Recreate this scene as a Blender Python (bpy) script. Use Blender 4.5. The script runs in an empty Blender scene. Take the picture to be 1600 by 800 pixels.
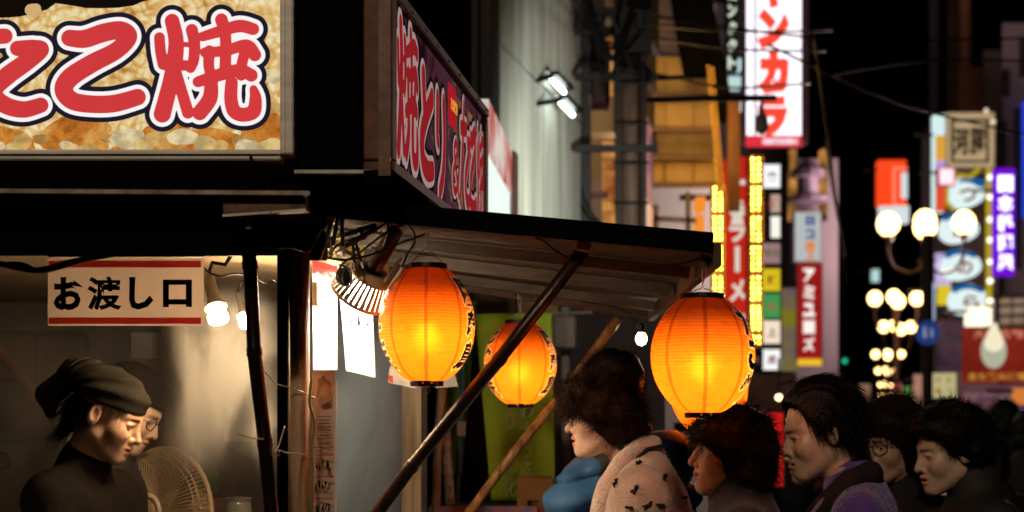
import bpy, math, random
import numpy as np
from mathutils import Vector, Matrix

random.seed(7); RNG = np.random.default_rng(7)
SC = bpy.context.scene; COL = SC.collection
# ------------------------------------------------------------------ camera, world, exposure
FPX, CU, CV, ZC = 2400.0, 800.0, 660.0, 1.5
cam_data = bpy.data.cameras.new('camera'); CAM = bpy.data.objects.new('camera', cam_data); COL.objects.link(CAM)
CAM.location = (0, 0, ZC); CAM.rotation_euler = (math.radians(90), 0, 0)
cam_data.sensor_width = 36; cam_data.lens = 54; cam_data.shift_y = 260 / 1600
cam_data.clip_start = 0.05; cam_data.clip_end = 2000
cam_data.dof.use_dof = True; cam_data.dof.focus_distance = 3.95; cam_data.dof.aperture_fstop = 3.0
cam_data.dof.aperture_blades = 0
SC.camera = CAM
W = bpy.data.worlds.new('World'); SC.world = W; W.use_nodes = True
wn = W.node_tree.nodes; wl = W.node_tree.links
bg = wn['Background']
sky = wn.new('ShaderNodeTexSky'); sky.sky_type = 'NISHITA'; sky.sun_disc = False
sky.sun_elevation = math.radians(-4); sky.sun_rotation = math.radians(200)
wl.new(sky.outputs[0], bg.inputs[0]); bg.inputs[1].default_value = 0.012       # night: the last trace of sky
SC.view_settings.view_transform = 'Standard'; SC.view_settings.look = 'None'
SC.view_settings.exposure = 0.0; SC.view_settings.gamma = 1.0
cy = SC.cycles
cy.use_denoising = True
cy.max_bounces = 7; cy.diffuse_bounces = 3; cy.glossy_bounces = 3; cy.transmission_bounces = 5
cy.volume_bounces = 1; cy.transparent_max_bounces = 12
cy.sample_clamp_indirect = 6.0; cy.caustics_reflective = False; cy.caustics_refractive = True
cy.volume_step_rate = 2.0; cy.volume_max_steps = 96

def P(u, v, Y):
    """a point of the photograph's pixel grid taken out to depth Y (metres)"""
    return Vector(((u - CU) / FPX * Y, Y, ZC + (CV - v) / FPX * Y))
def S(px, Y): return px * Y / FPX

def lin(c):
    c = c / 255.0
    return c / 12.92 if c <= 0.04045 else ((c + 0.055) / 1.055) ** 2.4
def rgb(r, g, b): return (lin(r), lin(g), lin(b), 1.0)

# ------------------------------------------------------------------ materials
MATS = {}
def new_mat(name):
    m = bpy.data.materials.new(name); m.use_nodes = True
    m.node_tree.nodes.clear()
    return m, m.node_tree.nodes, m.node_tree.links

def pm(name, col, rough=0.6, metal=0.0, var=0.25, scale=6.0, bump=0.0, bscale=60.0, spec=0.4, stretch=None, col2=None, sheen=0.0):
    """principled surface whose colour wanders with noise, with fine relief"""
    if name in MATS: return MATS[name]
    m, n, l = new_mat(name)
    out = n.new('ShaderNodeOutputMaterial'); b = n.new('ShaderNodeBsdfPrincipled')
    l.new(b.outputs[0], out.inputs[0])
    tc = n.new('ShaderNodeTexCoord'); mp = n.new('ShaderNodeMapping'); l.new(tc.outputs['Object'], mp.inputs[0])
    if stretch: mp.inputs['Scale'].default_value = stretch
    nz = n.new('ShaderNodeTexNoise'); nz.inputs['Scale'].default_value = scale; nz.inputs['Detail'].default_value = 6
    l.new(mp.outputs[0], nz.inputs['Vector'])
    rp = n.new('ShaderNodeValToRGB'); l.new(nz.outputs[0], rp.inputs[0])
    c2 = col2 if col2 else tuple(x * (1 - var) for x in col[:3]) + (1,)
    c1 = tuple(min(1, x * (1 + var * 0.6)) for x in col[:3]) + (1,)
    rp.color_ramp.elements[0].position = 0.33; rp.color_ramp.elements[0].color = c2
    rp.color_ramp.elements[1].position = 0.67; rp.color_ramp.elements[1].color = c1
    l.new(rp.outputs[0], b.inputs['Base Color'])
    b.inputs['Roughness'].default_value = rough; b.inputs['Metallic'].default_value = metal
    b.inputs['Specular IOR Level'].default_value = spec
    if sheen: b.inputs['Sheen Weight'].default_value = sheen
    if bump:
        n2 = n.new('ShaderNodeTexNoise'); n2.inputs['Scale'].default_value = bscale; n2.inputs['Detail'].default_value = 4
        l.new(mp.outputs[0], n2.inputs['Vector'])
        bp = n.new('ShaderNodeBump'); bp.inputs['Strength'].default_value = bump; bp.inputs['Distance'].default_value = 0.01
        l.new(n2.outputs[0], bp.inputs['Height']); l.new(bp.outputs[0], b.inputs['Normal'])
    MATS[name] = m
    return m

def em(name, col, strength=1.0, sample=False, var=0.0, scale=8.0, col2=None):
    """something lit from inside"""
    if name in MATS: return MATS[name]
    m, n, l = new_mat(name)
    out = n.new('ShaderNodeOutputMaterial'); e = n.new('ShaderNodeEmission')
    e.inputs[0].default_value = col; e.inputs[1].default_value = strength
    if var or col2:
        tc = n.new('ShaderNodeTexCoord'); nz = n.new('ShaderNodeTexNoise'); nz.inputs['Scale'].default_value = scale
        l.new(tc.outputs['Object'], nz.inputs['Vector'])
        rp = n.new('ShaderNodeValToRGB'); l.new(nz.outputs[0], rp.inputs[0])
        rp.color_ramp.elements[0].position = 0.38; rp.color_ramp.elements[1].position = 0.62
        rp.color_ramp.elements[0].color = col2 if col2 else tuple(x * (1 - var) for x in col[:3]) + (1,)
        rp.color_ramp.elements[1].color = col
        l.new(rp.outputs[0], e.inputs[0])
    l.new(e.outputs[0], out.inputs[0])
    if not sample: m.cycles.emission_sampling = 'NONE'
    MATS[name] = m
    return m

# ------------------------------------------------------------------ objects
ROOT = {}
def tag(o, label, cat, group=None, kind=None):
    o['label'] = label; o['category'] = cat
    if group: o['group'] = group
    if kind: o['kind'] = kind
    return o
def thing(name, label, cat, loc, group=None):
    o = bpy.data.objects.new(name, None); COL.objects.link(o); o.empty_display_size = 0.1
    o.location = Vector(loc); ROOT[o.name] = Vector(loc)
    return tag(o, label, cat, group)
def link(name, me, mats, parent=None, loc=None, smooth=False):
    """link mesh data given in world coordinates as one object (its origin at its thing's base)"""
    o = bpy.data.objects.new(name, me); COL.objects.link(o)
    for m in (mats if isinstance(mats, (list, tuple)) else [mats]): me.materials.append(m)
    if parent is not None: org = ROOT[parent.name]
    elif loc is not None: org = Vector(loc)
    else:
        n = len(me.vertices); a = np.empty(n * 3, np.float32); me.vertices.foreach_get('co', a); a = a.reshape(-1, 3)
        org = Vector(((a[:, 0].min() + a[:, 0].max()) / 2, (a[:, 1].min() + a[:, 1].max()) / 2, a[:, 2].min()))
    me.transform(Matrix.Translation(-org))
    if parent is not None: o.parent = parent
    else: o.location = org
    ROOT[o.name] = org
    if smooth: me.polygons.foreach_set('use_smooth', np.ones(len(me.polygons), bool))
    me.update()
    return o

class MB:
    def __init__(s): s.v = []; s.f = []; s.m = []
    def add(s, vs, fs, mi=0):
        b = len(s.v); s.v += [tuple(x) for x in vs]; s.f += [tuple(b + i for i in f) for f in fs]; s.m += [mi] * len(fs)
        return s
    def box(s, c, size, R=None, mi=0):
        c = Vector(c); x, y, z = [k / 2 for k in size]
        vs = [Vector((a * x, b * y, d * z)) for d in (-1, 1) for b in (-1, 1) for a in (-1, 1)]
        if R is not None: vs = [R @ q for q in vs]
        return s.add([c + q for q in vs], [(0, 2, 3, 1), (4, 5, 7, 6), (0, 1, 5, 4), (2, 6, 7, 3), (0, 4, 6, 2), (1, 3, 7, 5)], mi)
    def beam(s, a, b, w, h, up=(0, 0, 1), mi=0):
        a, b = Vector(a), Vector(b); d = (b - a); L = d.length; d.normalize(); up = Vector(up)
        x = d.cross(up)
        if x.length < 1e-4: x = d.cross(Vector((1, 0, 0)))
        x.normalize(); z = x.cross(d)
        R = Matrix((x, d, z)).transposed()
        return s.box((a + b) / 2, (w, L, h), R, mi)
    def bbox(s, c, size, R=None, bev=0.006, mi=0):
        """box with chamfered edges"""
        c = Vector(c); h = [k / 2 for k in size]; bev = min(bev, min(h) * 0.6)
        vs, idx = [], {}
        for sx in (-1, 1):
            for sy in (-1, 1):
                for sz in (-1, 1):
                    for ax in range(3):
                        q = [sx * h[0], sy * h[1], sz * h[2]]
                        for k in range(3):
                            if k != ax: q[k] -= (sx, sy, sz)[k] * bev
                        idx[(sx, sy, sz, ax)] = len(vs); vs.append(Vector(q))
        fs = []
        for ax in range(3):
            o1, o2 = (ax + 1) % 3, (ax + 2) % 3
            for sg in (-1, 1):
                loop = []
                for (p, q) in ((-1, -1), (1, -1), (1, 1), (-1, 1)):
                    k = [0, 0, 0]; k[ax] = sg; k[o1] = p; k[o2] = q
                    loop.append(idx[tuple(k) + (ax,)])
                fs.append(loop if sg > 0 else loop[::-1])
            for p in (-1, 1):
                for q in (-1, 1):
                    k0 = [0, 0, 0]; k1 = [0, 0, 0]; k0[ax] = -1; k1[ax] = 1
                    for k in (k0, k1): k[o1] = p; k[o2] = q
                    lp = [idx[tuple(k0) + (o1,)], idx[tuple(k1) + (o1,)], idx[tuple(k1) + (o2,)], idx[tuple(k0) + (o2,)]]
                    fs.append(lp if p * q > 0 else lp[::-1])
        for sx in (-1, 1):
            for sy in (-1, 1):
                for sz in (-1, 1):
                    lp = [idx[(sx, sy, sz, a)] for a in range(3)]
                    fs.append(lp if sx * sy * sz > 0 else lp[::-1])
        if R is not None: vs = [R @ q for q in vs]
        return s.add([c + q for q in vs], fs, mi)
    def tube(s, pts, r, n=8, mi=0, caps=True):
        pts = [Vector(p) for p in pts]; rs = r if isinstance(r, (list, tuple)) else [r] * len(pts)
        vs, fs = [], []; ref = None
        for i, p in enumerate(pts):
            d = (pts[min(i + 1, len(pts) - 1)] - pts[max(i - 1, 0)]).normalized()
            if ref is None:
                ref = d.cross(Vector((0, 0, 1)))
                if ref.length < 0.05: ref = d.cross(Vector((1, 0, 0)))
            x = (ref - d * ref.dot(d)).normalized(); ref = x; y = d.cross(x)
            for k in range(n):
                a = 2 * math.pi * k / n
                vs.append(p + (x * math.cos(a) + y * math.sin(a)) * rs[i])
        for i in range(len(pts) - 1):
            for k in range(n):
                k2 = (k + 1) % n
                fs.append((i * n + k, i * n + k2, (i + 1) * n + k2, (i + 1) * n + k))
        if caps:
            fs.append(tuple(range(n - 1, -1, -1))); fs.append(tuple((len(pts) - 1) * n + k for k in range(n)))
        return s.add(vs, fs, mi)
    def lathe(s, prof, n, org, R=None, mi=0, sx=1, sy=1, ring=False):
        """prof: (radius, height) list"""
        org = Vector(org); vs, fs = [], []
        for (r, z) in prof:
            for k in range(n):
                a = 2 * math.pi * k / n
                q = Vector((r * math.cos(a) * sx, r * math.sin(a) * sy, z))
                vs.append(org + (R @ q if R is not None else q))
        for i in range(len(prof) - 1):
            for k in range(n):
                k2 = (k + 1) % n
                fs.append((i * n + k, i * n + k2, (i + 1) * n + k2, (i + 1) * n + k))
        if ring:
            i = len(prof) - 1
            for k in range(n): k2 = (k + 1) % n; fs.append((i * n + k, i * n + k2, k2, k))
            return s.add(vs, fs, mi)
        if prof[0][0] > 1e-5: fs.append(tuple(range(n - 1, -1, -1)))
        if prof[-1][0] > 1e-5: fs.append(tuple((len(prof) - 1) * n + k for k in range(n)))
        return s.add(vs, fs, mi)
    def sheet(s, a, b, c, d, nu, nv, fn=None, thick=0.0, mi=0):
        """grid over the corners a,b,c,d (a->b along u, a->d along v); fn(u,v) gives an offset vector; thick makes it a shell"""
        a, b, c, d = map(Vector, (a, b, c, d)); nrm = (b - a).cross(d - a).normalized()
        layers = (0, 1) if thick else (0,)
        vs, fs = [], []; N = (nu + 1) * (nv + 1)
        for L in layers:
            for j in range(nv + 1):
                for i in range(nu + 1):
                    u, v = i / nu, j / nv
                    p = (a * (1 - u) + b * u) * (1 - v) + (d * (1 - u) + c * u) * v
                    if fn: p = p + fn(u, v)
                    vs.append(p - nrm * thick * L)
            for j in range(nv):
                for i in range(nu):
                    q = [L * N + j * (nu + 1) + i, L * N + j * (nu + 1) + i + 1, L * N + (j + 1) * (nu + 1) + i + 1, L * N + (j + 1) * (nu + 1) + i]
                    fs.append(q if L == 0 else q[::-1])
        if thick:
            edge = [i for i in range(nu + 1)] + [(j) * (nu + 1) + nu for j in range(1, nv + 1)] + \
                   [nv * (nu + 1) + i for i in range(nu - 1, -1, -1)] + [j * (nu + 1) for j in range(nv - 1, 0, -1)]
            for k in range(len(edge)):
                e0, e1 = edge[k], edge[(k + 1) % len(edge)]
                fs.append((e1, e0, N + e0, N + e1))
        return s.add(vs, fs, mi)
    def build(s, name, mats, parent=None, loc=None, smooth=False):
        me = bpy.data.meshes.new(name); me.from_pydata(s.v, [], s.f)
        if any(s.m): me.polygons.foreach_set('material_index', s.m)
        return link(name, me, mats, parent, loc, smooth)

def mesh_np(name, V, Q, mats, parent=None, loc=None, smooth=True, mi=None, col=None):
    """mesh from numpy arrays: V (n,3), Q (m,3 or 4)"""
    V = np.asarray(V, np.float32); Q = np.asarray(Q, np.int32); k = Q.shape[1]
    me = bpy.data.meshes.new(name)
    me.vertices.add(len(V)); me.vertices.foreach_set('co', V.ravel())
    me.loops.add(Q.size); me.loops.foreach_set('vertex_index', Q.ravel())
    me.polygons.add(len(Q)); me.polygons.foreach_set('loop_start', np.arange(len(Q), dtype=np.int32) * k)
    if mi is not None: me.polygons.foreach_set('material_index', np.asarray(mi, np.int32))
    me.update(calc_edges=True); me.validate()
    if col is not None:
        at = me.color_attributes.new('tint', 'FLOAT_COLOR', 'POINT')
        c = np.ones((len(V), 4), np.float32); c[:, :3] = col; at.data.foreach_set('color', c.ravel())
    return link(name, me, mats, parent, loc, smooth)

def Rz(deg): return Matrix.Rotation(math.radians(deg), 3, 'Z')
def Rx(deg): return Matrix.Rotation(math.radians(deg), 3, 'X')
def Ry(deg): return Matrix.Rotation(math.radians(deg), 3, 'Y')
def frame3(x, y):
    """rotation whose columns are x (right), y (up) and x cross y"""
    x = Vector(x).normalized(); z = x.cross(Vector(y)).normalized(); y = z.cross(x)
    return Matrix((x, y, z)).transposed()

# ------------------------------------------------------------------ lettering
_txt = {}
def text_verts(body, bold=0.0, vertical=False, gap=1.0, res=2):
    key = (body, bold, vertical, gap, res)
    if key in _txt: return _txt[key]
    allv, allf = [], []
    def one(t):
        cu = bpy.data.curves.new('lettering', 'FONT'); cu.body = t; cu.offset = bold; cu.resolution_u = res
        o = bpy.data.objects.new('lettering', cu); COL.objects.link(o)
        dg = bpy.context.evaluated_depsgraph_get(); dg.update()
        me = bpy.data.meshes.new_from_object(o.evaluated_get(dg))
        vs = [tuple(v.co) for v in me.vertices]; fs = [tuple(p.vertices) for p in me.polygons]
        bpy.data.objects.remove(o); bpy.data.curves.remove(cu); bpy.data.meshes.remove(me)
        return vs, fs
    if vertical:
        y = 0
        for ch in body:
            if ch == ' ': y -= gap * 0.5; continue
            vs, fs = one(ch)
            if not vs: continue
            cx = (min(v[0] for v in vs) + max(v[0] for v in vs)) / 2
            if ch == 'ー':
                cyy = (min(v[1] for v in vs) + max(v[1] for v in vs)) / 2
                vs = [(cx + (v[1] - cyy), cyy + (v[0] - cx), 0) for v in vs]
            b = len(allv); allv += [(v[0] - cx, v[1] + y, 0) for v in vs]; allf += [tuple(i + b for i in f) for f in fs]
            y -= gap
    else:
        allv, allf = one(body)
    a = np.array(allv)
    _txt[key] = (a, allf)
    return _txt[key]

def lettering(body, c, right, up, width=None, height=None, bold=0.02, vertical=False, gap=1.0, mat=None, parent=None, name='lettering', lift=0.004, thick=0.002, rect=None):
    """a line of writing as thin raised shapes centred at c on the plane spanned by right and up"""
    a, fs = text_verts(body, bold, vertical, gap)
    mn, mx = a.min(0), a.max(0); sz = mx - mn
    R = frame3(right, up)
    if width and height: sx, sy = width / sz[0], height / sz[1]
    elif width: sx = sy = width / sz[0]
    else: sx = sy = height / sz[1]
    q = (a - (mn + mx) / 2) * np.array([sx, sy, 1])
    mb = MB(); c = Vector(c)
    vs = [c + R @ Vector((p[0], p[1], lift + thick)) for p in q]
    mb.add(vs, fs)
    # sides give the letters their thickness
    from collections import defaultdict
    ec = defaultdict(int)
    for f in fs:
        for i in range(len(f)): ec[(f[i], f[(i + 1) % len(f)])] += 1
    side_v, side_f = [], []
    for (i, j) in list(ec):
        if (j, i) not in ec:
            b = len(side_v)
            side_v += [vs[i], vs[j], vs[j] - R.col[2] * thick, vs[i] - R.col[2] * thick]; side_f.append((b + 3, b + 2, b + 1, b))
    if side_v: mb.add(side_v, side_f)
    return mb.build(name, mat, parent)

# thick brush-cut characters from strokes (signed distance on a grid, cut at three widths)
def smooth_line(pts, n=8):
    p = np.array(pts, float); out = []
    for i in range(len(p) - 1):
        p0 = p[max(i - 1, 0)]; p1 = p[i]; p2 = p[i + 1]; p3 = p[min(i + 2, len(p) - 1)]
        for t in np.linspace(0, 1, n, endpoint=False):
            out.append(0.5 * ((2 * p1) + (-p0 + p2) * t + (2 * p0 - 5 * p1 + 4 * p2 - p3) * t * t + (-p0 + 3 * p1 - 3 * p2 + p3) * t ** 3))
    out.append(p[-1]); return np.array(out)
def stroke_sdf(strokes, x0, x1, y0, y1, h):
    xs = np.arange(x0, x1 + h, h); ys = np.arange(y0, y1 + h, h)
    X, Y = np.meshgrid(xs, ys); D = np.full(X.shape, 1e3)
    for st in strokes:
        pts, r = st[0], st[1]
        q = smooth_line(pts) if len(pts) > 2 else np.array(pts, float)
        r = np.interp(np.linspace(0, 1, len(q)), np.linspace(0, 1, len(r)), r) if isinstance(r, (list, tuple)) else np.full(len(q), r)
        for k in range(len(q) - 1):
            a, b = q[k], q[k + 1]; d = b - a; L = d @ d + 1e-9
            t = np.clip(((X - a[0]) * d[0] + (Y - a[1]) * d[1]) / L, 0, 1)
            D = np.minimum(D, np.hypot(X - a[0] - t * d[0], Y - a[1] - t * d[1]) - (r[k] * (1 - t) + r[k + 1] * t))
    return xs, ys, D
def marching(xs, ys, D, lev):
    """filled contour D<lev as triangles/quads in the plane"""
    F = D - lev; V, T = [], []; cache = {}
    ny, nx = F.shape
    def vert(i, j): 
        k = ('v', i, j)
        if k not in cache: cache[k] = len(V); V.append((xs[j], ys[i]))
        return cache[k]
    def edge(i, j, i2, j2):
        k = (i, j, i2, j2) if (i, j) < (i2, j2) else (i2, j2, i, j)
        if k not in cache:
            a, b = F[k[0], k[1]], F[k[2], k[3]]; t = a / (a - b)
            cache[k] = len(V)
            V.append((xs[k[1]] * (1 - t) + xs[k[3]] * t, ys[k[0]] * (1 - t) + ys[k[2]] * t))
        return cache[k]
    ins = F < 0
    cnt = ins[:-1, :-1].astype(int) + ins[:-1, 1:] + ins[1:, :-1] + ins[1:, 1:]
    full = cnt == 4
    for i in range(ny - 1):                                  # runs of whole cells become one long quad per row
        j = 0
        while j < nx - 1:
            if cnt[i, j] == 0: j += 1; continue
            cs = [(i, j), (i, j + 1), (i + 1, j + 1), (i + 1, j)]
            poly = []
            for k in range(4):
                a, b = cs[k], cs[(k + 1) % 4]
                if ins[a]: poly.append(vert(*a))
                if ins[a] != ins[b]: poly.append(edge(a[0], a[1], b[0], b[1]))
            if len(poly) >= 3: T.append(tuple(poly))
            j += 1
    return np.array(V), T

# ------------------------------------------------------------------ implicit surfaces (bodies, hair, clothes)
def L2(p): return np.sqrt((p * p).sum(-1))
def ell(p, c, r, R=None):
    q = p - np.asarray(c, np.float32)
    if R is not None: q = q @ np.asarray(R, np.float32)
    r = np.asarray(r, np.float32)
    k0 = L2(q / r); k1 = L2(q / (r * r)) + 1e-9
    return k0 * (k0 - 1) / k1
def cap(p, a, b, ra, rb=None):
    rb = ra if rb is None else rb
    a = np.asarray(a, np.float32); b = np.asarray(b, np.float32); d = b - a
    t = np.clip(((p - a) @ d) / (d @ d + 1e-9), 0, 1)
    return L2(p - a - t[..., None] * d) - (ra + (rb - ra) * t)
def smin(a, b, k):
    h = np.clip(0.5 + 0.5 * (b - a) / k, 0, 1); return b * (1 - h) + a * h - k * h * (1 - h)
def smax(a, b, k): return -smin(-a, -b, k)
def nets(fn, lo, hi, h):
    """surface nets of fn(points) = 0 over a box"""
    lo = np.asarray(lo, np.float32); hi = np.asarray(hi, np.float32)
    n = np.ceil((hi - lo) / h).astype(int) + 1
    ax = [lo[k] + h * np.arange(n[k], dtype=np.float32) for k in range(3)]
    G = np.stack(np.meshgrid(*ax, indexing='ij'), -1)
    F = np.empty(n, np.float32)
    for i in range(0, n[0], 24): F[i:i + 24] = fn(G[i:i + 24])
    ins = F < 0
    offs = [(a, b, c) for a in (0, 1) for b in (0, 1) for c in (0, 1)]
    sl = lambda o: tuple(slice(o[k], n[k] - 1 + o[k]) for k in range(3))
    cnt = sum(ins[sl(o)].astype(np.int8) for o in offs)
    act = (cnt > 0) & (cnt < 8)
    idx = np.full(act.shape, -1, np.int64); cells = np.argwhere(act); idx[act] = np.arange(len(cells))
    acc = np.zeros((len(cells), 3)); num = np.zeros(len(cells))
    for o in offs:
        for k in range(3):
            if o[k] == 1: continue
            o2 = list(o); o2[k] = 1
            a = F[tuple((cells + o).T)]; b = F[tuple((cells + o2).T)]
            m = (a < 0) != (b < 0); t = np.where(m, a / np.where(m, a - b, 1), 0)
            q = np.array(o, float) + np.eye(3)[k] * t[:, None]
            acc += q * m[:, None]; num += m
    V = lo + h * (cells + acc / num[:, None])
    Q = []
    for k in range(3):
        k1, k2 = (k + 1) % 3, (k + 2) % 3
        sA = [slice(1, n[j] - 1) for j in range(3)]; sA[k] = slice(0, n[k] - 1)
        sB = list(sA); sB[k] = slice(1, n[k])
        a = ins[tuple(sA)]; b = ins[tuple(sB)]
        e = np.argwhere(a != b); fl = a[tuple(e.T)]
        base = e + np.array([0 if j == k else 1 for j in range(3)])
        c = []
        for (d1, d2) in ((-1, -1), (0, -1), (0, 0), (-1, 0)):
            t = base.copy(); t[:, k1] += d1; t[:, k2] += d2; c.append(idx[tuple(t.T)])
        q = np.stack(c, 1); q[~fl] = q[~fl][:, ::-1]; Q.append(q)
    return V.astype(np.float32), np.concatenate(Q)
def vnormals(V, Q):
    n = np.cross(V[Q[:, 2]] - V[Q[:, 0]], V[Q[:, 3]] - V[Q[:, 1]]); N = np.zeros_like(V)
    for k in range(4): np.add.at(N, Q[:, k], n)
    return N / (L2(N)[:, None] + 1e-9)
def wobble(p, f, seed=0):
    """cheap smooth noise in about [-1,1]"""
    r = np.random.default_rng(seed); out = 0
    for k in range(5):
        d = r.normal(size=3); d /= np.linalg.norm(d); out = out + np.sin((p @ (d * f * (0.7 + 0.25 * k)).astype(np.float32)) + r.uniform(0, 6.28))
    return out / 3.2
def strands(roots, dirs, length, curl=0.0, fall=0.0, seg=4, w=0.0012, rng=RNG, bend=0.6):
    """thin tapering ribbons: hair and wool"""
    n = len(roots); p = roots.astype(np.float64).copy(); d = dirs.astype(np.float64).copy()
    L = (np.asarray(length) * rng.uniform(0.55, 1.15, n)) / seg
    side = np.cross(d, rng.normal(size=(n, 3))); side /= L2(side)[:, None] + 1e-9
    ph = rng.uniform(0, 6.28, n); V = []
    for s in range(seg + 1):
        ww = w * (1 - 0.85 * s / seg)
        V.append(p - side * ww); V.append(p + side * ww)
        if s < seg:
            sw = np.cross(d, side); a = ph + s * 1.7
            dd = d + curl * (np.cos(a)[:, None] * side + np.sin(a)[:, None] * sw) + np.array([0, 0, -fall]) + bend * 0.3 * rng.normal(size=(n, 3))
            d = dd / (L2(dd)[:, None] + 1e-9); p = p + d * L[:, None]
    V = np.stack(V, 1).reshape(-1, 3); k = 2 * (seg + 1)
    b = (np.arange(n) * k)[:, None]
    Q = np.concatenate([b + np.array([2 * s, 2 * s + 1, 2 * s + 3, 2 * s + 2]) for s in range(seg)])
    return V, Q
# ------------------------------------------------------------------ ground and shared surfaces
M_black = pm('black_paint', (0.004, 0.004, 0.005, 1), 0.8, var=0.3, scale=9, bump=0.1, bscale=30, spec=0.0)
M_blackm = pm('black_metal', (0.012, 0.011, 0.012, 1), 0.35, 0.6, var=0.4, scale=20)
M_cable = pm('cable_rubber', (0.006, 0.006, 0.007, 1), 0.45)
M_alu = pm('aluminium', (0.70, 0.69, 0.66, 1), 0.4, 0.0, var=0.18, scale=5, bump=0.15, bscale=160, stretch=(1, 1, 12))
M_steel = pm('galvanised_steel', (0.32, 0.31, 0.29, 1), 0.4, 0.7, var=0.35, scale=14)
M_wood = pm('post_wood', (0.46, 0.28, 0.16, 1), 0.6, var=0.4, scale=7, bump=0.3, bscale=30, stretch=(9, 9, 0.6))
M_pale_wood = pm('pale_wood', (0.5, 0.4, 0.28, 1), 0.6, var=0.35, scale=8, bump=0.3, bscale=30, stretch=(9, 9, 0.5))
M_dark_wood = pm('dark_wood', (0.06, 0.035, 0.02, 1), 0.6, var=0.5, scale=8, bump=0.3, bscale=30, stretch=(1, 9, 9))
M_bamboo_dark = pm('smoked_bamboo', (0.028, 0.011, 0.006, 1), 0.28, var=0.55, scale=9, bump=0.15, bscale=50, stretch=(6, 6, 1))
M_bamboo = pm('golden_bamboo', (0.36, 0.2, 0.07, 1), 0.32, var=0.5, scale=9, bump=0.15, bscale=50, stretch=(5, 5, 1), col2=(0.14, 0.06, 0.02, 1))
M_string = pm('plastic_string', (0.6, 0.5, 0.42, 1), 0.4)
M_paper = pm('white_paper', (0.6, 0.58, 0.54, 1), 0.7, var=0.06, scale=4, bump=0.1, bscale=8)
M_ink = pm('printing_ink', (0.003, 0.003, 0.004, 1), 0.8, spec=0.1)
M_redink = pm('red_ink', (0.42, 0.035, 0.03, 1), 0.6, var=0.12)
M_whiteink = pm('white_ink', (0.75, 0.74, 0.7, 1), 0.6)

gm = MB().sheet((-900, -60, 0), (900, -60, 0), (900, 1500, 0), (-900, 1500, 0), 8, 8)
street = gm.build('street', pm('street_paving', (0.06, 0.058, 0.06, 1), 0.55, var=0.35, scale=2.5, bump=0.3, bscale=40), loc=(0, 0, 0))
street['kind'] = 'structure'

# ------------------------------------------------------------------ the food stall
stall = thing('food_stall', 'black street food stall with open serving windows, corner post and tilted side awning', 'food stall', (-1.2, 4.4, 0))
def prism(mb, corners, z0, z1, mi=0):
    n = len(corners)
    vs = [(c[0], c[1], z0) for c in corners] + [(c[0], c[1], z1) for c in corners]
    mb.add(vs, [tuple(range(n - 1, -1, -1)), tuple(range(n, 2 * n))] + [(i, (i + 1) % n, n + (i + 1) % n, n + i) for i in range(n)], mi)
YF = 3.62
fr, bk = P(597, 272, YF), P(742, 272, 5.06)
mb = MB(); prism(mb, [(-2.4, YF + 0.11), (fr.x - 0.012, YF + 0.11), (bk.x - 0.012, 5.08), (-2.4, 5.08)], fr.z, 2.95)
# the black face between the two lightboxes stands a little forward
prism(mb, [(P(462, 0, YF).x, YF + 0.005), (P(592, 0, YF).x, YF + 0.005), (P(592, 0, YF).x, YF + 0.108), (P(462, 0, YF).x, YF + 0.108)], fr.z + 0.01, 2.95)
mb.build('upper_cabin', M_black, stall)
mb = MB(); mb.box((P(520, 272, 3.6).x, 3.605, fr.z + 0.002), (S(120, 3.6), 0.02, 0.008))
mb.build('cabin_edge_trim', M_steel, stall)
mb = MB(); prism(mb, [(-2.4, 3.70), (P(480, 0, 3.7).x, 3.70), (P(480, 0, 3.7).x, 3.9), (-2.4, 3.9)], 1.925, fr.z - 0.003)
mb.build('header_beam', M_black, stall)
# front awning: a flat black board whose metal lip catches the light
a0, a1 = P(-260, 306, 3.3), P(486, 309, 3.3)
zb = P(0, 397, 3.7).z
mb = MB().sheet((a0.x, 3.305, a0.z), (a1.x - 0.02, 3.305, a1.z), (a1.x - 0.02, 3.695, zb + 0.06), (a0.x, 3.695, zb + 0.06), 1, 1, thick=-0.03)
z9 = P(0, 399, 3.4).z; u9 = P(432, 0, 3.4).x
mb.box(((a0.x + u9) / 2, 3.40, (a0.z + z9) / 2 - 0.006), (u9 - a0.x, 0.02, a0.z - z9 - 0.012))  # black board added where the awning's shaded underside would show
mb.build('front_awning', M_black, stall)
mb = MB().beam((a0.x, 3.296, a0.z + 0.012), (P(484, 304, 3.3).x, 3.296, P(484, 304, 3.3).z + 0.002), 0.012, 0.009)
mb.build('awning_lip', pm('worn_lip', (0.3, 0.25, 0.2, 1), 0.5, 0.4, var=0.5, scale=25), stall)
b0, b1 = P(352, 340, 3.34), P(480, 326, 3.34)
mb = MB(); mb.beam(b0 + Vector((0, 0, 0.022)), b1 + Vector((0, 0, 0.012)), 0.05, 0.036)
mb.build('awning_bracket', pm('rusty_bracket', (0.13, 0.075, 0.055, 1), 0.6, 0.2, var=0.6, scale=25, bump=0.3), stall)
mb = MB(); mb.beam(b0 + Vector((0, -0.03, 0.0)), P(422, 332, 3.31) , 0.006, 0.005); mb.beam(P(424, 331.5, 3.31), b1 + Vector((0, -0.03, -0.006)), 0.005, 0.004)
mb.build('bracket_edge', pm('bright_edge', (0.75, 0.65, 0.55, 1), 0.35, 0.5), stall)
mb = MB(); mb.beam(P(389, 340, 3.36), P(389, 358, 3.36), 0.012, 0.012)
mb.build('bracket_pin', M_steel, stall)
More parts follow.
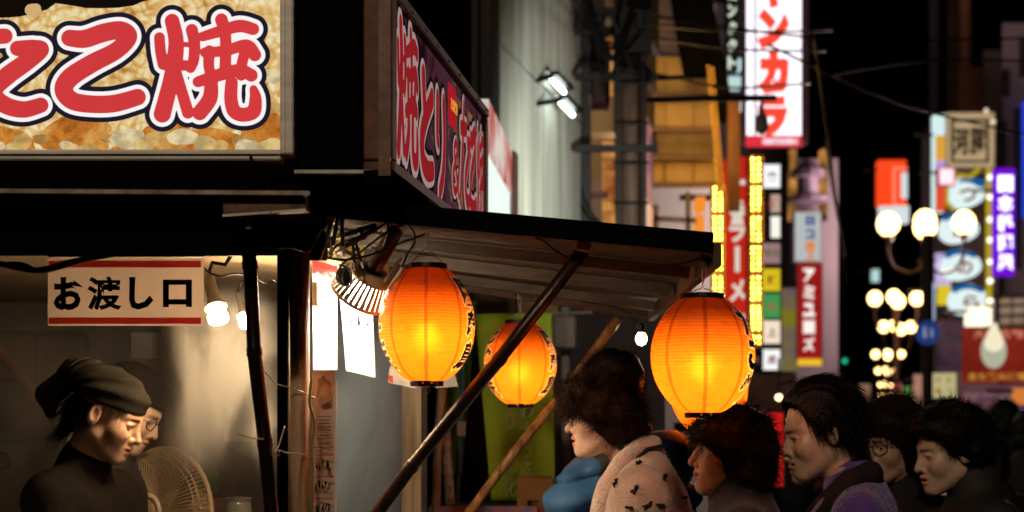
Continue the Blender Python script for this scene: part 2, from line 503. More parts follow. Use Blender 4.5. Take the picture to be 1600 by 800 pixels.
# corner post and the dark upright beside it
px = P(465, 0, 3.78).x
mb = MB(); mb.tube([(px, 3.80, 0), (px, 3.80, 0.6), (px, 3.80, 1.3), (px, 3.80, 1.97)], S(17.5, 3.78), 28)
mb.build('corner_post', M_wood, stall, smooth=True)
mb = MB(); mb.box((P(440, 0, 3.76).x, 3.785, 0.96), (S(14, 3.76), 0.05, 1.92))
mb.build('window_upright', M_black, stall)
# side wall strip of corrugated yellow sheet under the cabin, receding along the stall
def corr(u, v): return Vector((0.006 * math.sin(u * 150), 0, 0))
c0, c1 = (-0.488, 3.83), (-0.40, 5.2)
mb = MB().sheet((c0[0], c0[1], 1.925), (c1[0], c1[1], 1.925), (c1[0], c1[1], 2.075), (c0[0], c0[1], 2.075), 150, 1, corr, thick=0.002)
mb.build('corrugated_sheet', pm('corrugated_yellow', (0.55, 0.46, 0.12, 1), 0.4, var=0.35, scale=9), stall)
mb = MB()
for k in range(6): mb.beam((-0.497 + 0.006 * k, 3.80, 1.90), (-0.497 + 0.006 * k, 3.80, 2.055), 0.0028, 0.02)
mb.box((-0.482, 3.80, 2.062), (0.04, 0.03, 0.014))
mb.build('corrugated_edge', M_steel, stall)
mb = MB(); mb.beam((c0[0] + 0.012, c0[1], 1.918), (c1[0] + 0.012, c1[1], 1.918), 0.016, 0.012)
mb.build('side_rail', pm('worn_rail', (0.45, 0.36, 0.22, 1), 0.5, var=0.5, scale=30), stall)
# base, counter, back and ceiling
mb = MB(); prism(mb, [(-2.4, 3.72), (-0.47, 3.72), (-0.40, 5.0), (-2.4, 5.0)], 0.0, 0.9)
mb.build('base_cabinet', M_black, stall)
mb = MB(); prism(mb, [(-2.4, 3.66), (-0.44, 3.66), (-0.36, 5.04), (-2.4, 5.04)], 0.902, 0.94)
mb.build('counter_top', M_steel, stall)
mb = MB().sheet((-2.4, 3.92, 1.945), (-0.46, 3.92, 1.945), (-0.36, 5.7, 1.945), (-2.4, 5.7, 1.945), 1, 1, thick=-0.012)
mb.build('ceiling_board', pm('ceiling_board', (0.3, 0.22, 0.14, 1), 0.7, var=0.3, scale=5), stall)
M_wall = pm('stall_back_wall', (0.12, 0.108, 0.092, 1), 0.6, var=0.2, scale=3, bump=0.1, bscale=8)
mb = MB().box((-1.4, 5.72, 1.0), (2.1, 0.03, 1.95)); mb.build('back_wall', M_wall, stall)
mb = MB().box((-2.42, 4.7, 1.0), (0.03, 2.0, 1.95)); mb.build('end_wall', M_wall, stall)
for u, w in ((585, 9), (268, 40)):
    mb = MB().box((P(u, 0, 5.6).x, 5.63, 1.0), (S(w, 5.6), 0.05, 1.9)); mb.build('back_upright', M_dark_wood, stall)
mb = MB().bbox((P(643, 0, 5.25).x, 5.25, 0.97), (S(30, 5.25), 0.05, 1.94), bev=0.004); mb.build('side_post', M_pale_wood, stall)
mb = MB().box((P(655, 0, 5.22).x, 5.222, 0.97), (S(6, 5.2), 0.02, 1.92)); mb.build('side_post_batten', pm('batten', (0.62, 0.52, 0.36, 1), 0.5, stretch=(9, 9, .5)), stall)
# wooden equipment along the back: windows with rounded dark frames
def rrect(mb, u0, v0, u1, v1, Y, r, thick, mi=0, n=5):
    a, b = P(u0, v1, Y), P(u1, v0, Y); rr = S(r, Y); pts = []
    for cx, cz, s in ((b.x - rr, b.z - rr, 0), (a.x + rr, b.z - rr, 1), (a.x + rr, a.z + rr, 2), (b.x - rr, a.z + rr, 3)):
        for k in range(n + 1):
            t = math.pi / 2 * (s + k / n); pts.append((cx + rr * math.cos(t), cz + rr * math.sin(t)))
    N = len(pts); vs = [(x, Y, z) for x, z in pts] + [(x, Y + thick, z) for x, z in pts]
    mb.add(vs, [tuple(range(N - 1, -1, -1)), tuple(range(N, 2 * N))] + [((i + 1) % N, i, N + i, N + (i + 1) % N) for i in range(N)], mi)
    return mb
M_pane = pm('smoky_window', (0.075, 0.065, 0.055, 1), 0.25, var=0.3, scale=4)
wd = rrect(MB(), -60, 517, 136, 640, 5.66, 16, 0.03).build('back_window', M_pane, stall)
for (u0, v0, u1, v1) in ((-50, 524, 52, 590), (58, 526, 128, 640), (-50, 598, 52, 638)):
    rrect(MB(), u0, v0, u1, v1, 5.652, 8, 0.006).build('pane', pm('window_pane', (0.12, 0.105, 0.085, 1), 0.3, var=0.25, scale=6), wd)
mb = MB().bbox((P(15, 0, 5.5).x, 5.52, 1.15), (S(180, 5.5), 0.16, 0.56), bev=0.01)
cab = mb.build('back_cabinet', pm('cream_enamel', (0.34, 0.3, 0.26, 1), 0.4, var=0.12), stall)
mb = MB(); c = P(22, 687, 5.43); mb.box((c.x, 5.437, c.z), (S(44, 5.4), 0.004, S(16, 5.4))); mb.build('blue_label', pm('blue_label', (0.06, 0.2, 0.3, 1), 0.5), cab)
mb = MB(); c = P(2, 720, 5.43); mb.lathe([(S(15, 5.4), 0), (S(15, 5.4), 0.02)], 20, c, Rx(90)); mb.build('dial', M_black, cab)
# ------------------------------------------------------------------ side awning of the stall (near edge, far edge, beams)
def awn(s, t, dz=0.0):
    """s: 0 at the stall .. 1 at the outer edge; t: 0 near end .. 1 far end"""
    n0, n1 = P(507, 336, 3.80), P(1113, 392, 3.68)
    f0, f1 = P(612, 428, 5.45), P(1012, 486, 5.40)
    p = (n0 * (1 - s) + n1 * s) * (1 - t) + (f0 * (1 - s) + f1 * s) * t
    return p + Vector((0, 0, dz))
M_awn = pm('awning_underside', (0.066, 0.053, 0.042, 1), 0.7, var=0.4, scale=14, bump=0.25, bscale=70)
mb = MB().sheet(awn(0, 0, .006), awn(1, 0, .006), awn(1, 1, .006), awn(0, 1, .006), 24, 12, lambda u, v: Vector((0, 0, 0.0025 * math.sin(v * 60))), thick=-0.01)
aw = mb.build('side_awning', M_awn, stall)
mb = MB().beam(awn(-0.0, 0) + Vector((0, -0.012, 0.018)), awn(1, 0) + Vector((0, -0.012, 0.018)), 0.022, 0.047)
mb.build('near_edge_board', M_black, aw)
mb = MB().beam(awn(1, 0.0, -0.008) + Vector((0.012, 0, 0)), awn(1, 1, -0.008) + Vector((0.012, 0, 0)), 0.02, 0.055)
mb.build('outer_edge_board', pm('edge_board', (0.07, 0.038, 0.025, 1), 0.6, var=0.4, stretch=(9, 1, 9)), aw)
mb = MB().beam(awn(0, 1, -0.0), awn(1, 1, -0.0), 0.03, 0.05); mb.build('far_edge_board', M_dark_wood, aw)
M_beam = pm('awning_beam', (0.06, 0.048, 0.039, 1), 0.65, var=0.4, scale=9, bump=0.3, bscale=30, stretch=(1, 9, 9))
for t, d in ((0.2, 0.03), (0.48, 0.035), (0.78, 0.03)):
    mb = MB().beam(awn(0.0, t, -0.017), awn(0.985, t, -0.017), 0.035, d); mb.build('beam', M_beam, aw)
mb = MB().beam(Vector((-0.47, 3.95, 2.035)), Vector((-0.375, 5.3, 2.02)), 0.018, 0.018)
mb.build('hinge_bar', pm('hinge_bar', (0.7, 0.62, 0.48, 1), 0.5, var=0.3), aw)

# ------------------------------------------------------------------ front lightbox with the food photograph
sign = thing('lightbox_sign', 'large backlit sign with fat red characters over a photo of frying dough balls', 'sign', (P(200, 0, 3.6).x, 3.66, 2.08))
def takoyaki_mat():
    m, n, l = new_mat('takoyaki_photo')
    out = n.new('ShaderNodeOutputMaterial'); e = n.new('ShaderNodeEmission'); l.new(e.outputs[0], out.inputs[0])
    tc = n.new('ShaderNodeTexCoord'); 
    nz = n.new('ShaderNodeTexNoise'); nz.inputs['Scale'].default_value = 9; nz.inputs['Detail'].default_value = 5; l.new(tc.outputs['Object'], nz.inputs[0])
    mixv = n.new('ShaderNodeMixRGB'); mixv.inputs[0].default_value = 0.12; l.new(tc.outputs['Object'], mixv.inputs[1]); l.new(nz.outputs[1], mixv.inputs[2])
    v1 = n.new('ShaderNodeTexVoronoi'); v1.feature = 'SMOOTH_F1'; v1.inputs['Scale'].default_value = 30; l.new(mixv.outputs[0], v1.inputs[0])
    v2 = n.new('ShaderNodeTexVoronoi'); v2.feature = 'SMOOTH_F1'; v2.inputs['Scale'].default_value = 62; v2.inputs['Smoothness'].default_value = 0.4; l.new(mixv.outputs[0], v2.inputs[0])
    n2 = n.new('ShaderNodeTexNoise'); n2.inputs['Scale'].default_value = 55; n2.inputs['Detail'].default_value = 6; l.new(tc.outputs['Object'], n2.inputs[0])
    lump = n.new('ShaderNodeMath'); lump.operation = 'MULTIPLY_ADD'; l.new(v1.outputs[0], lump.inputs[0]); lump.inputs[1].default_value = 0.6
    l.new(v2.outputs[0], lump.inputs[2])
    ad = n.new('ShaderNodeMath'); ad.operation = 'MULTIPLY_ADD'; l.new(n2.outputs[0], ad.inputs[0]); ad.inputs[1].default_value = 0.3; l.new(lump.outputs[0], ad.inputs[2])
    sc_ = n.new('ShaderNodeMath'); sc_.operation = 'MULTIPLY'; sc_.inputs[1].default_value = 0.52; l.new(ad.outputs[0], sc_.inputs[0])
    r = n.new('ShaderNodeValToRGB'); l.new(sc_.outputs[0], r.inputs[0])
    cr = r.color_ramp; cr.elements[0].position = 0.25; cr.elements[0].color = rgb(255, 242, 200)
    cr.elements[1].position = 0.75; cr.elements[1].color = rgb(176, 112, 48)
    x = cr.elements.new(0.42); x.color = rgb(244, 216, 152); x = cr.elements.new(0.58); x.color = rgb(222, 174, 98)
    l.new(r.outputs[0], e.inputs[0]); e.inputs[1].default_value = 0.85; m.cycles.emission_sampling = 'NONE'
    return m
def ball_mat():
    m, n, l = new_mat('browned_ball_photo')
    out = n.new('ShaderNodeOutputMaterial'); e = n.new('ShaderNodeEmission'); l.new(e.outputs[0], out.inputs[0])
    tc = n.new('ShaderNodeTexCoord'); nz = n.new('ShaderNodeTexNoise'); nz.inputs['Scale'].default_value = 22; nz.inputs['Detail'].default_value = 8; nz.inputs['Roughness'].default_value = 0.7
    l.new(tc.outputs['Object'], nz.inputs[0])
    r = n.new('ShaderNodeValToRGB'); l.new(nz.outputs[0], r.inputs[0]); cr = r.color_ramp
    cr.elements[0].position = 0.3; cr.elements[0].color = rgb(150, 70, 22); cr.elements[1].position = 0.72; cr.elements[1].color = rgb(245, 195, 110)
    x = cr.elements.new(0.5); x.color = rgb(214, 135, 50)
    l.new(r.outputs[0], e.inputs[0]); e.inputs[1].default_value = 0.8; m.cycles.emission_sampling = 'NONE'
    return m
YS = 3.585
a, b = P(-230, 240, YS), P(440, -75, YS)
mb = MB(); mb.box(((a.x + b.x) / 2, YS + 0.025, (a.z + b.z) / 2), (b.x - a.x, 0.04, b.z - a.z))
panel = mb.build('photo_panel', takoyaki_mat(), sign)
def blob(u, v, ru, rv, lift, seed, n=28):
    r = random.Random(seed); ph = [r.uniform(0, 6) for _ in range(4)]
    vs = [P(u, v, YS + 0.004 - lift)]
    for k in range(n):
        a = 2 * math.pi * k / n; w = 1 + 0.05 * math.sin(3 * a + ph[0]) + 0.03 * math.sin(5 * a + ph[1]) + 0.02 * math.sin(11 * a + ph[2])
        vs.append(P(u + ru * w * math.cos(a), min(v + rv * w * math.sin(a), 234), YS + 0.004 - lift))
    return vs, [(0, 1 + (k + 1) % n, 1 + k) for k in range(n)]
MBALL = ball_mat()
for i, (u, v, ru, rv) in enumerate(((118, 216, 56, 36), (-8, 226, 62, 30), (258, 222, 50, 30), (330, 226, 55, 26), (410, 206, 36, 40), (212, 238, 40, 16))):
    vs, fs = blob(u, v, ru, rv, 0.0015 + 0.0002 * i, i); MB().add(vs, fs).build('browned_ball', MBALL, sign)
rl = random.Random(21)
LUMP = [em('batter_%d' % i, rgb(*c), 0.82, var=0.4, scale=34) for i, c in enumerate(((250, 228, 176), (240, 208, 140), (230, 186, 110), (214, 160, 84)))]
for k in range(26):
    if k < 18: u, v, s = -5 + 25 * k + rl.uniform(-10, 10), rl.uniform(212, 236), rl.uniform(9, 20)
    else: u, v, s = rl.choice([rl.uniform(60, 90), rl.uniform(200, 230), rl.uniform(390, 430)]), rl.uniform(60, 200), rl.uniform(9, 16)
    vs, fs = blob(u, v, s * rl.uniform(.9, 1.5), s * rl.uniform(.6, .9), 0.0028 + 0.00002 * k, 60 + k, 26); MB().add(vs, fs).build('batter_lump', LUMP[k % 4], sign)
vs, fs = blob(15, -2, 75, 28, 0.0024, 40); MB().add(vs, fs).build('dark_pan', em('pan_photo', rgb(26, 18, 14), 0.6), sign)
vs, fs = blob(160, -22, 110, 34, 0.0021, 41); MB().add(vs, fs).build('dark_pan', em('pan_photo', rgb(26, 18, 14), 0.6), sign)
vs, fs = blob(52, 16, 13, 11, 0.003, 42); MB().add(vs, fs).build('dough_drip', em('dough_photo', rgb(225, 185, 125), 0.85), sign)
M_gred = em('sign_red', rgb(214, 60, 62), 1.0, var=0.1, scale=3); M_gwhite = em('sign_white', rgb(250, 244, 242), 1.0); M_gdark = em('sign_navy', rgb(30, 26, 40), 1.0)
def c1(l): return [(x / 3.6375, y / 3.6375) for x, y in l]
def c2(l): return [(220 + x / 3.636, y / 3.636) for x, y in l]
GLYPH_KO = [(c1([(395, 216), (480, 221), (590, 186), (690, 172), (732, 212), (660, 288), (520, 362), (400, 440), (362, 510), (410, 572), (520, 592), (650, 588), (782, 552)]), [13.0, 14.2, 14.5, 14, 13, 13.5, 14.5, 15, 14.5, 14, 13.8, 13.8, 13])]
GLYPH_TA = [(c1([(185, 268), (232, 282), (150, 352), (45, 428), (-28, 500), (-22, 560), (50, 606), (140, 622), (232, 598)]), [11, 13, 14, 14.5, 14, 14, 13.5, 13, 12]),
            (c1([(100, 275), (185, 268)]), [12, 12]), (c1([(-300, 228), (-150, 215), (28, 205)]), [12, 13, 12]), (c1([(-130, 90), (-170, 250), (-260, 480), (-340, 640)]), [12, 14, 14, 12])]
GLYPH_YAKI = [(c2([(106, 214), (112, 290), (128, 365)]), [8.5, 8.6, 9]), (c2([(178, 120), (200, 230), (192, 350), (168, 470), (122, 648)]), [11.5, 12, 13, 12.5, 13.5]),
              (c2([(290, 170), (305, 250), (300, 340), (282, 386)]), [9.5, 9, 8.6, 8]), (c2([(196, 400), (232, 520), (268, 640)]), [9, 9, 9.5]), (c2([(205, 250), (285, 255)]), [4, 4]), (c2([(128, 365), (180, 370), (262, 372)]), [9, 9, 8]),
              (c2([(458, 112), (480, 200), (482, 300), (478, 420)]), [10, 9, 9, 9]), (c2([(350, 208), (450, 178), (560, 148), (638, 165)]), [7.5, 9, 10, 9.5]),
              (c2([(365, 298), (480, 288), (600, 258), (648, 312)]), [8, 8.4, 9.5, 10]), (c2([(390, 290), (386, 370), (400, 440)]), [9, 8.5, 8]), (c2([(600, 270), (575, 360), (570, 430)]), [8.5, 8.5, 8]),
              (c2([(325, 465), (450, 424), (560, 400), (628, 428)]), [8.5, 10, 10, 10]), (c2([(400, 470), (392, 560), (335, 640)]), [10.5, 12, 12]),
              (c2([(516, 470), (512, 560), (530, 630), (580, 652), (640, 632), (652, 560), (640, 505)]), [9.8, 10.5, 11, 11, 11.5, 9.5, 6])]
def glyph_obj(strokes, put, h, pads, mats, parent, name='character'):
    pts = np.array([p for st in strokes for p in st[0]]); R = max(max(st[1]) if isinstance(st[1], (list, tuple)) else st[1] for st in strokes) + pads[0] + 2 * h
    xs, ys, D = stroke_sdf(strokes, pts[:, 0].min() - R, pts[:, 0].max() + R, pts[:, 1].min() - R, pts[:, 1].max() + R, h)
    mb = MB()
    for li, pad in enumerate(pads):
        V, T = marching(xs, ys, D, pad)
        mb.add([put(x, y, li) for x, y in V], [t[::-1] for t in T], li)
    return mb.build(name, mats, parent)
for g in (GLYPH_TA, GLYPH_KO, GLYPH_YAKI):
    glyph_obj(g, lambda x, y, li: P(x, y, YS - 0.0045 - 0.002 * li), 1.3, (14.0, 6.4, 0.0), [M_gdark, M_gwhite, M_gred], sign)
mb = MB(); c = P(105, 243, 3.57); mb.bbox((c.x, 3.59, c.z), (S(670, 3.57), 0.06, S(17, 3.57)), bev=0.004); mb.box((c.x, 3.556, c.z + 0.003), (S(670, 3.57), 0.006, 0.004)); mb.build('bottom_rail', M_alu, sign)
mb = MB(); c = P(449, 80, 3.57); mb.bbox((c.x, 3.588, c.z), (S(21, 3.57), 0.062, S(325, 3.57)), bev=0.004); mb.box((c.x - 0.004, 3.554, c.z), (0.003, 0.006, S(322, 3.57))); mb.build('side_rail', M_alu, sign)
mb = MB(); c = P(105, -80, 3.57); mb.bbox((c.x, 3.59, c.z), (S(670, 3.57), 0.06, S(17, 3.57)), bev=0.004); mb.build('top_rail', M_alu, sign)
mb = MB(); c = P(-237, 80, 3.57); mb.bbox((c.x, 3.588, c.z), (S(21, 3.57), 0.062, S(325, 3.57)), bev=0.004); mb.build('side_rail', M_alu, sign)
mb = MB(); c = P(392, 246, 3.555); mb.lathe([(0.004, 0), (0.004, 0.003), (0.0001, 0.0045)], 10, c + Vector((0, 0.003, 0)), Rx(90)); mb.build('screw', M_blackm, sign)

# ------------------------------------------------------------------ side lightbox, seen along the stall
ssign = thing('side_lightbox_sign', 'narrow receding side sign with red characters on a dark purple food photo', 'sign', (-0.2, 4.3, 2.08))
s0 = P(606, 0, 3.6); s1 = P(757, 0, 5.08); zt, zbm = 2.520, 2.10
dirv = Vector((s1.x - s0.x, s1.y - s0.y, 0)).normalized(); nrm = Vector((dirv.y, -dirv.x, 0)); Ls = math.hypot(s1.x - s0.x, s1.y - s0.y)
def SP(a, b, lift=0.0):
    """a: 0 near .. 1 far along the side sign, b: 0 bottom .. 1 top"""
    return Vector((s0.x, s0.y, zbm + (zt - zbm) * b)) + dirv * (Ls * a) + nrm * lift
def side_mat():
    m, n, l = new_mat('side_photo')
    out = n.new('ShaderNodeOutputMaterial'); e = n.new('ShaderNodeEmission'); l.new(e.outputs[0], out.inputs[0])
    tc = n.new('ShaderNodeTexCoord'); nz = n.new('ShaderNodeTexNoise'); nz.inputs['Scale'].default_value = 7; nz.inputs['Detail'].default_value = 7; nz.inputs['Distortion'].default_value = 1.2
    l.new(tc.outputs['Object'], nz.inputs[0]); r = n.new('ShaderNodeValToRGB'); l.new(nz.outputs[0], r.inputs[0]); cr = r.color_ramp
    cr.elements[0].position = 0.32; cr.elements[0].color = rgb(38, 18, 28); cr.elements[1].position = 0.74; cr.elements[1].color = rgb(180, 120, 85)
    x = cr.elements.new(0.46); x.color = rgb(92, 50, 62); x = cr.elements.new(0.58); x.color = rgb(84, 60, 72)
    l.new(r.outputs[0], e.inputs[0]); e.inputs[1].default_value = 0.5; m.cycles.emission_sampling = 'NONE'
    return m
mb = MB(); c = SP(0.52, 0.5, -0.03); R = frame3(dirv, (0, 0, 1)); mb.box(c, (Ls * 0.96, zt - zbm - 0.03, 0.05), R)
mb.build('photo_panel', side_mat(), ssign)
mb = MB(); mb.box(SP(0.8, 0.48, -0.0075), (Ls * 0.36, (zt - zbm) * 0.8, 0.006), R); mb.build('photo_panel', em('side_photo_warm', rgb(176, 118, 84), 0.5, var=0.5, scale=9, col2=rgb(105, 66, 52)), ssign)
M_frame = pm('sign_frame_red_brown', (0.16, 0.085, 0.065, 1), 0.7, 0.0, spec=0.1, var=0.3, scale=20, bump=0.15, bscale=90)
for nm, a, b, sz in (('bottom_rail', 0.5, 0.0, (Ls, 0.03, 0.075)), ('top_rail', 0.5, 1.0, (Ls, 0.03, 0.075)), ('end_rail', 0.012, 0.5, (0.05, zt - zbm - 0.03, 0.07)), ('end_rail', 0.985, 0.5, (0.05, zt - zbm - 0.03, 0.07))):
    mb = MB(); mb.bbox(SP(a, b, -0.022), sz, R, bev=0.004); mb.build(nm, M_frame, ssign)
mb = MB(); mb.beam(SP(-0.01, -0.06, -0.02), SP(0.28, -0.06, -0.02), 0.07, 0.03); mb.build('black_bracket', M_black, ssign)
mb = MB(); mb.beam(P(601, -60, 3.585), P(601, 275, 3.585), 0.028, 0.01, up=(0, 1, 0)); mb.build('corner_angle', pm('corner_angle', (0.15, 0.075, 0.05, 1), 0.5, var=0.4, scale=30), ssign)
for k in range(9):
    mb = MB(); mb.lathe([(0.004, 0), (0.004, 0.003), (0.001, 0.005)], 8, SP(0.04 + k * 0.115, 1.0, 0.0155), frame3(dirv, (0, 0, 1))); mb.build('screw', M_steel, ssign)
M_sred = em('side_red', rgb(160, 34, 40), 0.72); M_swhite = em('side_white', rgb(196, 166, 160), 0.62); M_sdark = em('side_dark', rgb(26, 12, 24), 0.8)
def unit(strokes, x0, x1, y0, y1):
    pts = np.array([p for st in strokes for p in st[0]]); r = np.mean([np.mean(st[1]) for st in strokes])
    mn, mx = pts.min(0) - r, pts.max(0) + r
    # keep the stroke weight: scale evenly by height, squeeze widths in the placing step
    return mn, mx
G_TO = [([(35, 10), (42, 40)], [10, 9]), ([(82, 22), (50, 44), (28, 66), (34, 86), (58, 92), (86, 88)], [10, 10, 11, 11, 10, 9])]
G_RI = [([(24, 14), (22, 44), (32, 52)], [10, 9, 5]), ([(68, 12), (74, 44), (64, 74), (40, 94)], [10, 10, 10, 8])]
G_AND = [([(84, 90), (52, 50), (38, 26), (54, 12), (66, 24), (44, 46), (26, 66), (36, 86), (60, 84), (80, 58)], [7, 7, 7, 7, 7, 7, 8, 8, 7, 6])]
def side_char(g, a0, a1, b0, b1):
    mn, mx = unit(g, 0, 0, 0, 0)
    k = (mx[1] - mn[1]) / 100
    put = lambda x, y, li: SP(a0 + (a1 - a0) * (x - mn[0]) / (mx[0] - mn[0]), b1 + (b0 - b1) * (y - mn[1]) / (mx[1] - mn[1]), 0.001 + 0.0015 * li)
    glyph_obj(g, put, 1.6 * k, (10 * k, 5 * k, 0.0), [M_sdark, M_swhite, M_sred], ssign)
side_char(GLYPH_YAKI, 0.055, 0.235, 0.10, 0.93); side_char(G_TO, 0.25, 0.385, 0.09, 0.80); side_char(G_RI, 0.40, 0.50, 0.02, 0.76)
side_char(G_AND, 0.575, 0.655, 0.14, 0.56); side_char(GLYPH_TA, 0.655, 0.79, 0.10, 0.90); side_char(GLYPH_KO, 0.78, 0.875, 0.10, 0.80); side_char(GLYPH_YAKI, 0.875, 0.975, 0.08, 0.84)
mb = MB(); mb.box(SP(0.575, 0.75, 0.002), (Ls * 0.075, (zt - zbm) * 0.28, 0.004), R); mb.build('red_plaque', em('plaque_red', rgb(170, 28, 40), 0.9), ssign)
lettering('ときどき', SP(0.575, 0.75, 0.004), dirv, (0, 0, 1), width=Ls * 0.066, height=0.035, bold=0.03, mat=em('plaque_gold', rgb(235, 150, 50), 0.9), parent=ssign)

# ------------------------------------------------------------------ counter sign
osign = thing('window_sign', 'white hanging board with black characters between two red bands over the window', 'sign', (P(196, 0, 3.66).x, 3.66, P(0, 509, 3.66).z))
a, b = P(74, 509, 3.66), P(318, 402, 3.66)
mb = MB().sheet((a.x, 3.664, a.z), (b.x, 3.664, a.z), (b.x, 3.664, b.z), (a.x, 3.664, b.z), 2, 1)
def board_mat(name, col, face):
    m, n, l = new_mat(name); out = n.new('ShaderNodeOutputMaterial'); t = n.new('ShaderNodeBsdfTranslucent'); d = n.new('ShaderNodeBsdfPrincipled'); x = n.new('ShaderNodeMixShader')
    t.inputs[0].default_value = col; d.inputs['Base Color'].default_value = face; d.inputs['Roughness'].default_value = 0.5
    x.inputs[0].default_value = 0.45; l.new(t.outputs[0], x.inputs[1]); l.new(d.outputs[0], x.inputs[2]); l.new(x.outputs[0], out.inputs[0]); return m
M_board = board_mat('board_white', (0.26, 0.19, 0.15, 1), (0.5, 0.41, 0.35, 1)); M_band = board_mat('band_red', (0.75, 0.06, 0.05, 1), (0.4, 0.03, 0.03, 1))
bd = mb.build('board', M_board, osign)
for v0, v1, nm in ((407, 418, 'red_band'), (496, 506, 'red_band')):
    p, q = P(76, v1, 3.661), P(314, v0, 3.661)
    MB().sheet((p.x, 3.661, p.z), (q.x, 3.661, p.z), (q.x, 3.661, q.z), (p.x, 3.661, q.z), 1, 1).build(nm, M_band, osign)
for ch, u0, u1, v0, v1 in (('お', 84, 131, 433, 485), ('渡', 137, 190, 432, 485), ('し', 202, 240, 433, 484), ('口', 255, 300, 437, 480)):
    c = P((u0 + u1) / 2, (v0 + v1) / 2, 3.662)
    lettering(ch, c, (1, 0, 0), (0, 0, 1), width=S(u1 - u0, 3.66), height=S(v1 - v0, 3.66), bold=0.028 if ch == '渡' else 0.045, mat=M_ink, parent=osign, name='character', lift=0.001)
mb = MB(); mb.box(((a.x + b.x) / 2, 3.668, b.z + 0.006), (b.x - a.x, 0.01, 0.01)); mb.build('top_edge', M_pale_wood, osign)

# ------------------------------------------------------------------ bamboo props
def bamboo(label, a, b, r, mat, seed=0, gap=0.21, bendv=0.006):
    rr = random.Random(seed); a, b = Vector(a), Vector(b); L = (b - a).length; d = (b - a) / L
    side = d.cross(Vector((0, 1, 0))).normalized()
    t = rr.uniform(0.03, gap); pts, rs = [a], [r]
    nodes = []
    while t < L - 0.03: nodes.append(t); t += gap * rr.uniform(0.85, 1.15)
    for t in nodes:
        off = side * rr.uniform(-bendv, bendv)
        for dt, k in ((-0.012, 1.0), (-0.004, 1.16), (0, 1.04), (0.004, 1.14), (0.012, 0.98)):
            pts.append(a + d * (t + dt) + off); rs.append(r * k)
    pts.append(b); rs.append(r * 0.95)
    mb = MB(); mb.tube(pts, rs, 14)
    o = mb.build('bamboo_pole', mat, loc=a, smooth=True)
    return tag(o, label, 'bamboo pole', 'bamboo poles propping the stall')
def down(p, q):
    """extend the line p->q below the frame to the given height"""
    return p, q
pa, pb = P(914, 388, 3.78), P(590, 800, 4.02); bamboo('dark glossy bamboo pole slanting across the picture in front of the small lantern', pb + (pb - pa) * 0.75, pa, 0.0175, M_bamboo_dark, 3, 0.36)
pa, pb = P(966, 498, 5.3), P(735, 800, 5.05); bamboo('golden bamboo pole slanting behind the curly haired woman', pb + (pb - pa) * 0.9, pa, 0.0158, M_bamboo, 5, 0.26)
pa, pb = P(384, 352, 3.5), P(436, 830, 3.5); bamboo('almost black upright bamboo pole in front of the serving window', Vector((pb.x + 0.09, 3.5, 0.0)), pa, 0.0165, pm('black_bamboo', (0.012, 0.006, 0.005, 1), 0.22, var=0.4, scale=9), 8, 0.2)
pa, pb = P(-10, 535, 5.2), P(95, 672, 4.9); bamboo('brown bamboo pole leaning inside the stall behind the headscarf woman', pb + (pb - pa) * 1.6, pa, 0.019, pm('brown_bamboo', (0.25, 0.12, 0.06, 1), 0.4, var=0.4, scale=9), 9, 0.25)
pa, pb = P(318, 520, 5.2), P(298, 800, 5.2); bamboo('thin brown bamboo pole standing in the steam beside the fan', Vector((pb.x, 5.2, 0.945)), pa, 0.0125, pm('brown_bamboo', (0.25, 0.12, 0.06, 1), 0.4, var=0.4, scale=9), 10, 0.28)
pa, pb = P(692, 560, 5.35), P(668, 800, 5.35); bamboo('weathered bamboo pole standing beside the pale wooden post under the big lantern', Vector((pb.x, 5.35, 0.0)), pa + Vector((0, 0, 0.25)), 0.016, pm('grey_bamboo', (0.2, 0.15, 0.11, 1), 0.5, var=0.4, scale=9), 11, 0.25)

# ties on the poles
def cord(name, label, pts, r, mat, cat='cord', group=None, n=5):
    q = [Vector(p) for p in pts]
    if len(q) > 2: q = [Vector(p) for p in smooth_line([tuple(p) for p in q], 6)]
    o = MB().tube(q, r, n).build(name, mat, smooth=True)
    return tag(o, label, cat, group)
cord('string_tie', 'pale plastic string tied from the black bamboo round the corner post, upper one', [P(412, 580, 3.5), P(424, 592, 3.6), P(432, 600, 3.7), P(462, 608, 3.755), P(492, 622, 3.76)], 0.0016, M_string, 'string')
cord('string_tie', 'pink plastic string knotted round the black bamboo, lower one with loose ends', [P(445, 666, 3.55), P(436, 695, 3.5), P(430, 708, 3.47), P(437, 712, 3.5), P(436, 704, 3.47), P(450, 708, 3.6), P(470, 709, 3.755), P(490, 714, 3.76)], 0.0016, pm('pink_string', (0.55, 0.3, 0.3, 1), 0.4), 'string')
cord('string_tie', 'short yellow string end sticking out left of the black bamboo', [P(373, 678, 3.48), P(392, 684, 3.47), P(412, 686, 3.47)], 0.0018, pm('yellow_string', (0.6, 0.4, 0.12, 1), 0.4), 'string')
cord('string_tie', 'green plastic tape strip twisted along the corner post', [P(487, 590, 3.76), P(484, 630, 3.76), P(492, 660, 3.765), P(488, 700, 3.76), P(484, 800, 3.76)], 0.004, pm('green_tape', (0.3, 0.27, 0.07, 1), 0.4), 'string')

